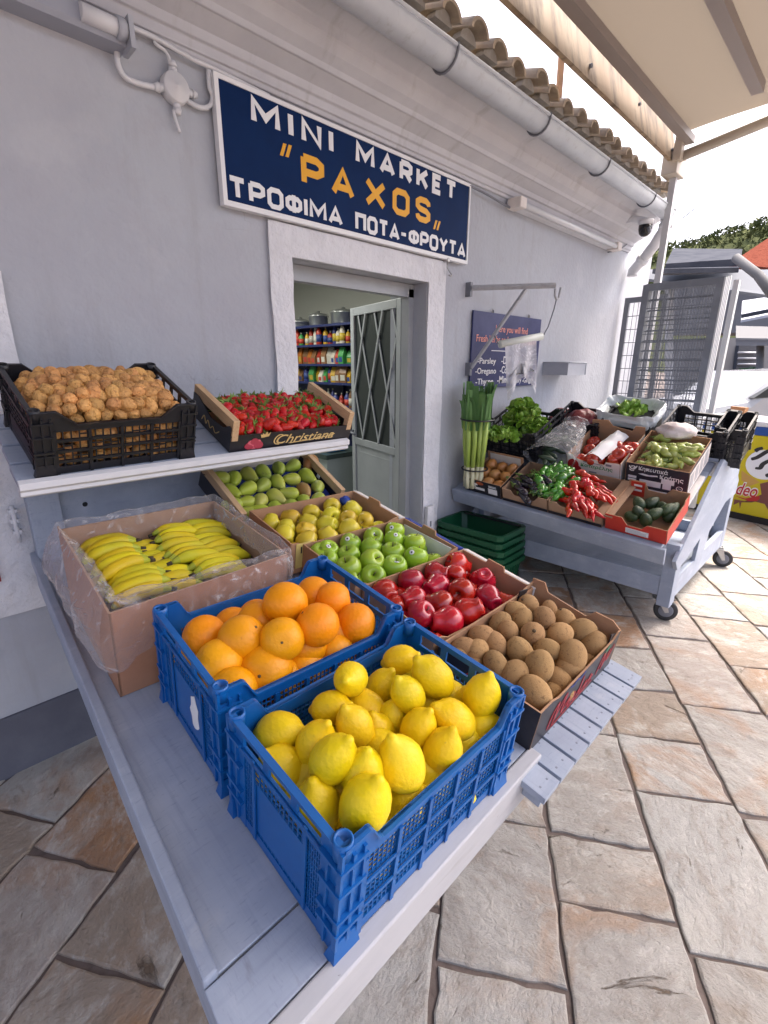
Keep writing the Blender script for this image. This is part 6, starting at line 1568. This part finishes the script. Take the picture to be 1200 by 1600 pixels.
for (cx, cy, z, sc) in ((568, 732, .125, 1), (660, 720, .135, 1.05), (690, 705, .135, 1), (712, 695, .135, 1), (640, 735, .12, .8), (600, 715, .10, 1), (690, 735, .10, 1), (630, 710, .10, 1), (655, 690, .11, 1)):
    p = at_f(*c6(cx, cy), F_tom, z); put(TO, 'tomato', F_tom, p, rot_axis((rp.uniform(-.5, .5), rp.uniform(-.8, .2), 1), rp.uniform(0, 6)), sc, 'ripe red tomato in the white carton', 'tomato', 'tomatoes in the white carton')
for i in range(9):
    put(TO, 'tomato', F_tom, (.06+.11*(i % 3)+rp.uniform(-.01, .01), .07+.12*(i//3)+rp.uniform(-.01, .01), .085), rot_axis((rp.uniform(-.5, .5), rp.uniform(-.8, .2), 1), rp.uniform(0, 6)), 1, 'ripe red tomato in the white carton', 'tomato', 'tomatoes in the white carton')
def paperfn(u, v): return (.10+.12*u+.04*v, .03+.33*v, .135+.035*math.sin(math.pi*u)+.01*noise.noise(Vector((u*4, v*4, 1))))
mb = MB(); mb.grid(paperfn, 10, 16); mb.build('tissue_paper', m_paperw, tm)
# --- pale pepper carton
F_pal = VF(.985, .46, .03, 1)
KW2, KD2, KH2 = .345, .42, .165
m_navycard = mat('dark_carton', (.022, .022, .034), .5)
pc = tray('pepper_carton', 'dark carton with white Greek lettering full of pale green peppers', F_pal, KW2, KD2, KH2, m_navycard, m_card)
QX = T(Vector((0, -.0012, 0))) @ FRONT
text('Κηπευτικά', m_paperw, pc, QX @ T(Vector((0, .118, 0))), .075, .235, h=.034, off=.016)
text('Κρήτης', m_paperw, pc, QX @ T(Vector((0, .082, 0))), .195, .32, h=.036, off=.016)
mb = MB(); mb.prism([(.075, .098), (.10, .104), (.135, .10), (.18, .106), (.185, .098), (.15, .092), (.12, .090), (.09, .094)], -.0016, -.0004, 'y')
for q in ((.018, .066, .062, .078), (.018, .066, .042, .056), (.085, .205, .022, .062), (.205, .275, .058, .092), (.215, .260, .022, .058)): mb.box(q[0], q[1], -.0016, -.0004, q[2], q[3])
mb.build('printed_block', m_paperw, pc)
strokes(pc, QX, [[(.02, .145), (.03, .128), (.045, .122), (.058, .135), (.065, .150)], [(.03, .140), (.045, .146), (.055, .138), (.04, .128)], [(.022, .12), (.035, .112), (.05, .114)]], .0035, m_paperw)
strokes(pc, QX, [[(.305+.016*math.cos(q*.7), .045+.014*math.sin(q*.7)) for q in range(10)], [(.297, .045), (.313, .045)]], .002, m_paperw)
mb = MB(); mb.box(KW2+.0008, KW2+.002, .01, KD2-.01, .01, KH2-.02, 0)
for k in range(4): mb.box(KW2+.0018, KW2+.003, .03+.09*k, .09+.09*k, .03, .13, 1)
mb.build('side_print', [m_cwhite, mat('grey_side_print', (.35, .35, .37), .6)], pc)
m_pale = mat('pale_pepper_skin', (.36, .42, .085), .25, mottle=[(7, (.45, .49, .16), .42, .68)], coat=.35, var=.15, hue=.012)
PP = [pepper_mesh('pale_pepper', m_pale, L, r, b, i*9, m_aubcap, .25) for i, (L, r, b) in enumerate(((.115, .024, .015), (.105, .028, -.012), (.10, .022, .02)))]
for (cx, cy, z, rz) in ((785, 680, .18, -10), (800, 695, .18, 15), (845, 700, .19, 80), (880, 700, .19, 60), (920, 690, .19, 45), (935, 715, .17, 50), (790, 715, .16, -20), (810, 730, .15, -30), (860, 730, .15, -10), (905, 735, .16, 40), (825, 705, .17, 30), (895, 715, .17, 60), (950, 700, .16, 60), (770, 725, .14, 0), (840, 690, .16, 50)):
    p = at_f(*c6(cx, cy), F_pal, z); p.x = min(KW2-.10, max(.04, p.x)); put(rp.choice(PP), 'pale_pepper', F_pal, p, RZ(rz-40) @ RX(rp.uniform(0, 360)), 1, 'pale yellow green pepper in the dark Greek lettered carton', 'pepper', 'pale peppers in the dark carton')
for i in range(18):
    put(rp.choice(PP), 'pale_pepper', F_pal, (.05+.05*(i % 4)+rp.uniform(-.01, .01), .06+.07*(i//4)+rp.uniform(-.015, .015), .125+.008*(i//4)+rp.uniform(0, .012)), RZ(rp.uniform(-10, 70)) @ RX(rp.uniform(0, 360)), 1, 'pale yellow green pepper in the dark Greek lettered carton', 'pepper', 'pale peppers in the dark carton')
MB().box(.01, KW2-.01, .01, KD2-.01, .06, .09).build('packing', m_card, pc)
MB().box(-.02, KW2+.03, -.05, KD2*.6, -.028, -.001).build('support_board', m_cwhite, pc)
# --- back row: crates, bags
F_b1 = VF(.33, .80, .03)
crate('plastic_crate', 'black plastic crate behind the plastic bag in the back row of the trolley', F_b1, .32, .30, .19, m_black, 'black', fine=.6)
m_rednet = mat('dark_red_bag', (.14, .015, .02), .4, bump=(40, .5, .01), mottle=(14, (.24, .05, .05), .5, .75))
def lump_bag(name, label, cat, loc, r, mt, seed, nz=.3, s=7):
    mb = MB(); mb.lathe([(max(.001, math.sin(math.pi*k/18)), -math.cos(math.pi*k/18)) for k in range(19)], 28)
    out = []
    for v in mb.v:
        d = Vector(v); f = 1+nz*noise.noise(d*1.7+Vector((seed, 0, 0)))+.4*nz*noise.noise(d*s+Vector((0, seed, 0))); out.append((d.x*r[0]*f, d.y*r[1]*f, max(-r[2]*.6, d.z*r[2]*f)))
    mb.v = out; o = mb.build(name, mt); o.location = loc; return tag(o, label, cat)
lump_bag('net_bag', 'dark red bag of produce in the back row against the wall', 'bag', at_y(880, 655, 1.72), (.12, .10, .09), m_rednet, 2)
lump_bag('net_bag', 'dark red bag of produce behind the clear plastic bag', 'bag', FV @ Vector((.50, .92, .15)), (.12, .11, .10), m_rednet, 5)
# clear plastic bag with dark vegetables inside
m_film2 = film_mat('bag_film_clear', (.92, .95, .95), .06, .25)
def cb(cx, cy, z): return FV @ at_f(*c6(cx, cy), FV, z)
c0_, c1_ = cb(415, 730, .16), cb(515, 590, .24)
def clearbag(u, v):
    t = v; p = c0_+(c1_-c0_)*t; w = .165*(1-t)**.6+.025+.03*(t > .9)
    a = 2*math.pi*u; wr = 1+.22*noise.noise(Vector((math.cos(a)*1.6, math.sin(a)*1.6, t*3)))+.07*noise.noise(Vector((math.cos(a)*4, math.sin(a)*4, t*9)))
    d = (c1_-c0_).normalized(); s = d.cross(Vector((0, 0, 1))).normalized(); n_ = s.cross(d)
    return p+s*math.cos(a)*w*wr+n_*math.sin(a)*w*.5*wr
cbag = thing('plastic_bag', 'clear plastic bag of dark green vegetables lying beside the lettuce crate', 'bag', c0_)
mb = MB(); mb.grid(clearbag, 64, 40); mb.build('film', m_film2, cbag, T(-c0_))
mb = MB()
for k in range(14):
    q = c0_+(c1_-c0_)*rp.uniform(0, .5)+Vector((rp.uniform(-.07, .07), rp.uniform(-.07, .07), rp.uniform(-.03, .01)))-c0_
    d = Vector((rp.uniform(-1, 1), rp.uniform(-1, 1), .2)).normalized()*.06
    mb.tube([q-d, q-d*.5, q+d*.5, q+d], [.004, .018, .018, .004], 8)
mb.build('vegetables', mat('dark_vegetable', (.03, .055, .03), .4, var=.3), cbag)
# white lined crate of greens
F_wl = VF(.58, .90, .12)
wl = thing('lined_crate', 'crate of greens wrapped in white plastic in the back row', 'crate', F_wl)
def wfn(u, v):
    a = 2*math.pi*u; W_, D_ = .20, .15
    sx_ = abs(math.cos(a))**.5*(1 if math.cos(a) > 0 else -1); sy_ = abs(math.sin(a))**.5*(1 if math.sin(a) > 0 else -1)
    rf = 1+.10*noise.noise(Vector((math.cos(a)*3, math.sin(a)*3, v*4)))+.05*noise.noise(Vector((math.cos(a)*9, math.sin(a)*9, v*9)))
    if v < .4: t = v/.4; k = .72+.25*t; z = .08+.07*t
    else: t = (v-.4)/.6; k = .97+.07*math.sin(t*math.pi)-.12*t; z = .15-.12*t+.018*math.sin(a*3)*t
    return (.20+W_*sx_*k*rf, .15+D_*sy_*k*rf, z+.02*noise.noise(Vector((a*2, v*3, 5))))
m_wfilm = mat('white_plastic', (.62, .66, .67), .3, bump=(30, .6, .01))
mb = MB(); mb.grid(wfn, 72, 24); mb.build('plastic_liner', m_wfilm, wl)
MB().box(.03, .37, .03, .27, -.10, .07).build('body', m_black, wl)
gm_ = leaf_mass('greens', m_lett, 26, .12, .05, .05, 12, 1); gm_.build('greens', m_lett, wl, T(Vector((.2, .15, .09))))
# black crates at the street end of the back row
F_b2 = VF(1.02, .95, .01)
crate('plastic_crate', 'black plastic crate with a white cloth at the street end of the back row', F_b2, .36, .30, .20, m_black, 'black', fine=.6)
lump_bag('cloth_bundle', 'crumpled white and pink cloth bag on the black crate behind the pale peppers', 'cloth', FV @ Vector((1.12, .90, .20)), (.13, .11, .06), mat('white_cloth_bag', (.66, .58, .56), .7, mottle=(9, (.55, .36, .34), .55, .75), bump=(40, .5, .01)), 9)
F_b3 = VF(1.30, 1.04, -.07, 0)
crate('plastic_crate', 'empty black plastic crate hanging over the back corner of the trolley', F_b3, .16, .26, .26, m_black, 'black', fine=.5)

# ============================================================ steel mesh panels at the end of the wall
m_panel = mat('panel_grey', (.15, .165, .195), .45, mottle=(6, (.205, .225, .26), .45, .7))
m_palu = mat('panel_edge', (.55, .57, .60), .35, metal=.3)
def mesh_panel(label, F, w, h, nx, ny, mt, group=None, edge=True):
    t = thing('mesh_panel', label, 'panel', F, group)
    mb = MB(); e = .05
    mb.box(0, w, -.012, .012, 0, e); mb.box(0, w, -.012, .012, h-e, h); mb.box(0, e, -.012, .012, e, h-e); mb.box(w-e, w, -.012, .012, e, h-e); mb.build('frame', mt, t)
    mb = MB()
    for i in range(1, nx): x = e+(w-2*e)*i/nx; mb.box(x-.0018, x+.0018, -.002, .002, e, h-e)
    for j in range(1, ny): z = e+(h-2*e)*j/ny; mb.box(e, w-e, -.006, -.002, z-.0032, z+.0032)
    mb.build('mesh', mt, t)
    if edge: MB().box(w, w+.012, -.016, .016, 0, h).build('edge_strip', m_palu, t)
    return t
names = ['first', 'second', 'third', 'fourth', 'fifth']
for k in range(4):
    xk = 4.70+.028*k; pa, pb2 = at_x(1006, 446, 4.70), at_x(1133, 433, 4.70)
    F = frame((xk, pa.y, .28), (.0, -1, 0), z=(0, 0, 1))
    mesh_panel(f'grey steel mesh panel standing on edge, {names[k]} from the front of the stack', F, pa.y-pb2.y+.004*k, pa.z-.28+.006*k, 16 if k else 22, 22 if k else 26, m_panel)
F = frame((5.45, 2.0, .3), (-.15, -1, 0), z=(0, 0, 1)); mesh_panel('dark framed mesh panel leaning on the wall behind the stack', F, .42, 1.86, 7, 14, m_dgrey, None, False)
o = MB().box(-.02, .02, -.08, .08, 0, .95).build('wooden_board', mat('brown_board', (.38, .16, .06), .6, mottle=(4, (.50, .30, .14), .5, .7))); o.matrix_world = T(at_d(1142, 700, 4.75)-Vector((0, 0, .55))) @ RZ(-35); tag(o, 'brown wooden board standing behind the mesh panels', 'board')
o = MB().box(-.035, .035, -.02, .02, 0, 2.0).build('steel_upright', m_palu); o.matrix_world = T(Vector((at_x(1150, 440, 5.25).x, at_x(1152, 440, 5.25).y, .2))); tag(o, 'pale steel upright at the right edge of the mesh panels', 'post')

# ============================================================ kiosk with roof beyond the wall
ks = thing('kiosk', 'grey kiosk with a shallow boarded roof and gutter at the end of the wall', 'kiosk', (6.4, 1.6, 0))
kx0 = T(Vector((-6.4, -1.6, 0)))
def Pd(x, y, d): return at_d(x, y, d)
m_roofb = mat('roof_board_grey', (.085, .09, .105), .95, 0., mottle=(5, (.06, .065, .08), .45, .7))
A, B, Cc, Dd = Pd(1040, 412, 5.6), Pd(1158, 404, 5.2), Pd(1160, 389, 6.6), Pd(1052, 388, 6.8)
mb = MB(); dz = Vector((0, 0, -.07))
def slab(mb, q, dz): mb.add([*q, *[p+dz for p in q]], [(0, 1, 2, 3), (7, 6, 5, 4), (0, 4, 5, 1), (1, 5, 6, 2), (2, 6, 7, 3), (3, 7, 4, 0)])
slab(mb, [A, B, Cc, Dd], dz); 
A2, B2 = Pd(1020, 420, 5.55), Pd(1155, 418, 5.15)
slab(mb, [A2, B2, B+Vector((0, 0, -.075)), A+Vector((0, 0, -.075))], Vector((0, 0, -.05)))
mb.build('roof', m_roofb, ks, kx0)
mb = MB(); slab(mb, [Pd(1000, 438, 5.9), Pd(1230, 470, 4.9), Pd(1230, 425, 6.6), Pd(1010, 424, 7.2)], Vector((0, 0, .03))); mb.build('soffit', mat('soffit_grey', (.17, .18, .20), .9, 0.), ks, kx0)
mb = MB(); mb.tube([Pd(1150, 403, 5.1), Pd(1185, 430, 4.8), Pd(1215, 470, 4.4)], .045, 14); mb.build('gutter_pipe', mat('pipe_grey', (.14, .14, .145), .8, .1), ks, kx0)
mb = MB(); mb.tube([Pd(1008, 470, 6.4), Pd(1000, 390, 6.4)], .04, 4, smooth=False); mb.tube([Pd(1000, 412, 6.3), Pd(1024, 375, 6.3)], .03, 4, smooth=False); mb.tube([Pd(1046, 440, 6.3), Pd(1045, 700, 6.3)], .05, 4, smooth=False); mb.build('post', m_grey, ks, kx0)

# ============================================================ ice cream freezer
z0 = gz(5.8, .7)
fa, fb = at_z(1113, 799, z0+.03), at_z(1200, 818, z0+.03)
xd = (fb-fa); xd.z = 0
FZ = frame((fa.x, fa.y, z0), xd, z=(0, 0, 1))
fz = thing('ice_cream_freezer', 'yellow ice cream chest freezer with a blue top band behind the trolley', 'freezer', FZ)
fw = 1.25; fh = at_d(1150, 655, (fa-C0).dot(fwd)).z-z0
fwid = .62
m_fy = mat('freezer_yellow', (.52, .43, .004), .3); m_fb = mat('freezer_blue', (.012, .06, .26), .3)
MB().box(-.35, fw, 0, fwid, .07, fh-.10).build('body', m_fy, fz, bevel=.01)
MB().box(-.33, fw-.02, .03, fwid-.02, .0, .07).build('kick_base', m_cblack, fz)
MB().box(-.36, fw+.01, -.01, fwid+.01, fh-.10, fh-.02).build('top_band', m_fb, fz, bevel=.008)
MB().box(-.36, fw+.01, -.01, fwid+.01, fh-.02, fh+.03).build('lid', m_white, fz, bevel=.01)
fp = lambda x, y: at_f(x, y, FZ @ RX(90), 0.0)
def FQ(cx, cy):
    p = at_f(1100+cx/8, 640+cy/8, FZ @ RX(90), .0); return p.x, p.y
m_ice = mat('ice_white', (.70, .72, .78), .5); m_choc = mat('chocolate_brown', (.16, .05, .04), .5); m_cone = mat('wafer', (.50, .30, .08), .6)
XF = RX(90)
def disc(cx, cy, rx, ry, n=28): return [(cx+rx*math.cos(2*math.pi*k/n), cy+ry*math.sin(2*math.pi*k/n)) for k in range(n)]
x0_, z0_ = FQ(515, 700); x1_, z1_ = FQ(800, 470); cx_, cz_ = FQ(760, 690)
rr = abs(cx_-x0_)
mb = MB(); mb.prism(disc(cx_, cz_, rr, rr*.92), .001, .003, 'z', 0, XF); mb.build('ice_ball_print', m_ice, fz)
mb = MB(); mb.prism([FQ(470, 760), FQ(530, 800), FQ(700, 910), FQ(560, 960), FQ(470, 880)], .0005, .002, 'z', 0, XF); mb.build('wafer_print', m_cone, fz)
mb = MB(); mb.prism([FQ(700, 925), FQ(900, 880), FQ(1100, 900), FQ(1100, 1300), FQ(960, 1260), FQ(800, 1250), FQ(760, 1180), FQ(640, 1150), FQ(470, 1160), FQ(450, 1240), FQ(440, 1160), FQ(370, 1190), FQ(380, 1120), FQ(600, 1160), FQ(720, 1060)], .0012, .0028, 'z', 0, XF); mb.build('chocolate_print', m_choc, fz)
fs_ = lambda lines, r, mt, zz, nm: strokes(fz, XF @ T(Vector((0, 0, zz))), [[FQ(*q) for q in ln] for ln in lines], r, mt, nm)
fs_([[(590, 620), (660, 600), (730, 560), (800, 520), (900, 500)], [(640, 730), (700, 730), (740, 680), (820, 640), (920, 620)], [(770, 830), (850, 800), (940, 760)], [(640, 520), (680, 495), (740, 480)]], .020, m_cblack, .0035, 'streak_print')
xa, za = FQ(395, 1060); xb, zb = FQ(690, 960)
text('deo', m_signwhite, fz, XF @ T(Vector((0, za, .0035))), xa-.004, xb+.004, h=FQ(500, 910)[1]-za+.006, off=.06, shear=.25, name='logo_outline')
text('deo', m_red_print, fz, XF @ T(Vector((0, za+.003, .0050))), xa, xb, h=FQ(500, 920)[1]-za, off=.012, shear=.25, name='logo_lettering')
mb = MB(); mb.prism([FQ(380, 1075), FQ(520, 1110), FQ(690, 1075), FQ(700, 1110), FQ(660, 1145), FQ(560, 1140), FQ(470, 1110)], .0036, .0050, 'z', 0, XF); mb.build('logo_swash', m_red_print, fz)

# ============================================================ far background
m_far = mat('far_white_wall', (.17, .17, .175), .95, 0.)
# white parasol / tent with a shop behind
o = thing('market_tent', 'white market tent roof with a pale post far down the street', 'tent', Pd(1200, 640, 14))
bo = Vector(o.location)
mb = MB(); q = [Pd(1150, 530, 13)-bo, Pd(1260, 532, 12)-bo, Pd(1260, 512, 15)-bo, Pd(1150, 509, 16)-bo]; slab(mb, q, Vector((0, 0, -.06)));
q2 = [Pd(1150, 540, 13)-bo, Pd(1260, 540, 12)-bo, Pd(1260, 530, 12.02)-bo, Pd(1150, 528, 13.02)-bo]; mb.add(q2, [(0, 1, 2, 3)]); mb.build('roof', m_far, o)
mb = MB(); mb.tube([Pd(1188, 540, 13.2)-bo, Pd(1186, 640, 13.2)-bo], .09, 8); mb.build('post', m_far, o)
fs2 = thing('far_shop', 'pale far shop front with a dark open stall window', 'building', Pd(1180, 620, 17)); bo = Vector(fs2.location)
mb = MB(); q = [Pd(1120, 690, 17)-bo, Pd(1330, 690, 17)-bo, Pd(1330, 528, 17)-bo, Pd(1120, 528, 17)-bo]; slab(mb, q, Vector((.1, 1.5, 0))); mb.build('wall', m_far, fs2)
mb = MB(); q = [Pd(1150, 577, 16.9)-bo, Pd(1184, 577, 16.9)-bo, Pd(1187, 541, 16.9)-bo, Pd(1155, 539, 16.9)-bo]; slab(mb, q, Vector((.02, .1, 0))); mb.build('stall_window', m_cblack, fs2)
mb = MB()
for y in (551, 560, 569): mb.tube([Pd(1153, y, 16.8)-bo, Pd(1184, y, 16.8)-bo], .03, 4)
mb.build('window_shelf', m_grey, fs2)
fc = thing('lattice_fence', 'white wooden lattice fence far down the street', 'fence', Pd(1180, 600, 12)); bo = Vector(fc.location)
mb = MB()
for (p, q) in (((1145, 581), (1260, 582)), ((1143, 598), (1260, 596)), ((1150, 598), (1175, 582)), ((1150, 582), (1180, 600)), ((1175, 600), (1200, 582)), ((1190, 582), (1230, 604)), ((1200, 600), (1230, 582))): mb.tube([Pd(*p, 12)-bo, Pd(*q, 12)-bo], .035, 6)
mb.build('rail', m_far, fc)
bush = leaf_mass('hedge_plant', m_leafg, 90, .7, .35, .22, 5); o = bush.build('hedge_plant', mat('far_leaf', (.05, .12, .05), .6)); o.location = Pd(1170, 600, 13.5); tag(o, 'dark green plant behind the white lattice fence', 'plant')
lump_bag('tarpaulin', 'small teal tarpaulin beside the lattice fence', 'tarpaulin', Pd(1193, 592, 12.6), (.25, .2, .22), mat('teal_cloth', (.02, .30, .30), .6), 3)
# white covered car
car = thing('parked_car', 'white parked car seen behind the freezer', 'car', (*Pd(1185, 640, 8.5)[:2], .05)); bo = Vector(car.location)
cf = frame(bo, (.8, -.6, 0), z=(0, 0, 1)); car.matrix_world = cf
prof_c = [(-1.9, .25), (-1.95, .6), (-1.7, .85), (-1.0, .95), (-.45, 1.38), (.6, 1.42), (1.3, 1.0), (1.9, .9), (2.0, .55), (1.95, .25)]
mb = MB(); mb.prism(prof_c, -.8, .8, 'y'); mb.build('body', mat('car_white', (.30, .31, .33), .2, coat=.6), car, bevel=.12)
mb = MB(); mb.prism([(-.95, .98), (-.45, 1.32), (.55, 1.35), (1.15, 1.02)], -.806, .806, 'y'); mb.build('window', m_glass, car)
for xx in (-1.25, 1.25):
    for yy in (-.78, .6):
        w_o = MB().lathe([(.18, -.02), (.30, -.02), (.32, .02), (.32, .16), (.30, .19), (.18, .19)], 22, 0, T(Vector((xx, yy, .31))) @ RX(-90)).build('wheel', m_black, car)
# red tiled roof and wooded hill
hs = thing('red_roof_house', 'house with a red tiled roof at the right edge, far away', 'house', Pd(1200, 420, 24)); bo = Vector(hs.location)
m_redroof = mat('red_roof_tiles', (.17, .055, .038), .95, 0., mottle=(6, (.12, .036, .026), .45, .7), bump=(20, .5, .05))
mb = MB(); q = [Pd(1140, 412, 22)-bo, Pd(1330, 430, 20)-bo, Pd(1330, 330, 28)-bo, Pd(1215, 362, 28)-bo]; slab(mb, q, Vector((0, 0, -.2))); mb.build('roof', m_redroof, hs)
mb = MB(); q = [Pd(1150, 520, 22.5)-bo, Pd(1330, 520, 20.5)-bo, Pd(1330, 428, 20.5)-bo, Pd(1150, 412, 22.5)-bo]; slab(mb, q, Vector((.5, 3, 0))); mb.build('wall', m_far, hs)
o = thing('shop_awning', 'grey shop awning with dark printed edge across the street', 'awning', Pd(1190, 490, 10)); bo = Vector(o.location)
mb = MB(); slab(mb, [Pd(1158, 500, 10)-bo, Pd(1260, 480, 9)-bo, Pd(1260, 455, 10)-bo, Pd(1160, 470, 11)-bo], Vector((0, 0, -.05))); mb.build('fabric', m_grey, o)
mb = MB(); slab(mb, [Pd(1160, 497, 9.95)-bo, Pd(1215, 486, 9.5)-bo, Pd(1215, 480, 9.5)-bo, Pd(1160, 491, 9.95)-bo], Vector((.0, .02, 0))); mb.build('printed_edge', m_cblack, o)
# hill
def hillfn(u, v):
    x = 60+180*u; d = 150
    p = C0+Vector((math.cos(R(38-50*u)), math.sin(R(38-50*u)), 0))*(d+60*v)
    h = (43+25*(u-.47))*math.sin(math.pi*.5*v)
    return (p.x, p.y, -2+h+3*noise.noise(Vector((u*9, v*4, 0))))
mb = MB(); mb.grid(hillfn, 60, 14); tag(mb.build('hill', mat('hill_ground', (.10, .115, .055), .95, 0., mottle=(.05, (.13, .135, .07), .45, .7))), kind='structure')
rt_ = random.Random(6)
mbw = MB()
for k in range(1500):
    u, v = rt_.random()*.7, rt_.uniform(.3, 1); p = Vector(hillfn(u, v)); s = rt_.uniform(.8, 1.8)
    for q in range(7):
        d = Vector((rt_.uniform(-1, 1), rt_.uniform(-1, 1), rt_.uniform(0, 2.2)))*s*.6; n1 = Vector((rt_.uniform(-1, 1), rt_.uniform(-1, 1), rt_.uniform(-1, 1)))*s*.8; n2 = Vector((rt_.uniform(-1, 1), rt_.uniform(-1, 1), rt_.uniform(-1, 1)))*s*.8
        mbw.add([p+d, p+d+n1, p+d+n2], [(0, 1, 2)])
tag(mbw.build('wood', mat('far_wood', (.085, .10, .045), .95, 0., mottle=(.1, (.13, .135, .065), .45, .7))), 'distant wooded hillside above the red roof', 'trees', kind='stuff')
o = MB().tube([at_d(1068, 340, 9), at_d(1130, 290, 12), at_d(1178, 238, 14)], .012, 5).build('overhead_wire', m_dgrey); tag(o, 'thin overhead wire crossing the sky at the right', 'wire')
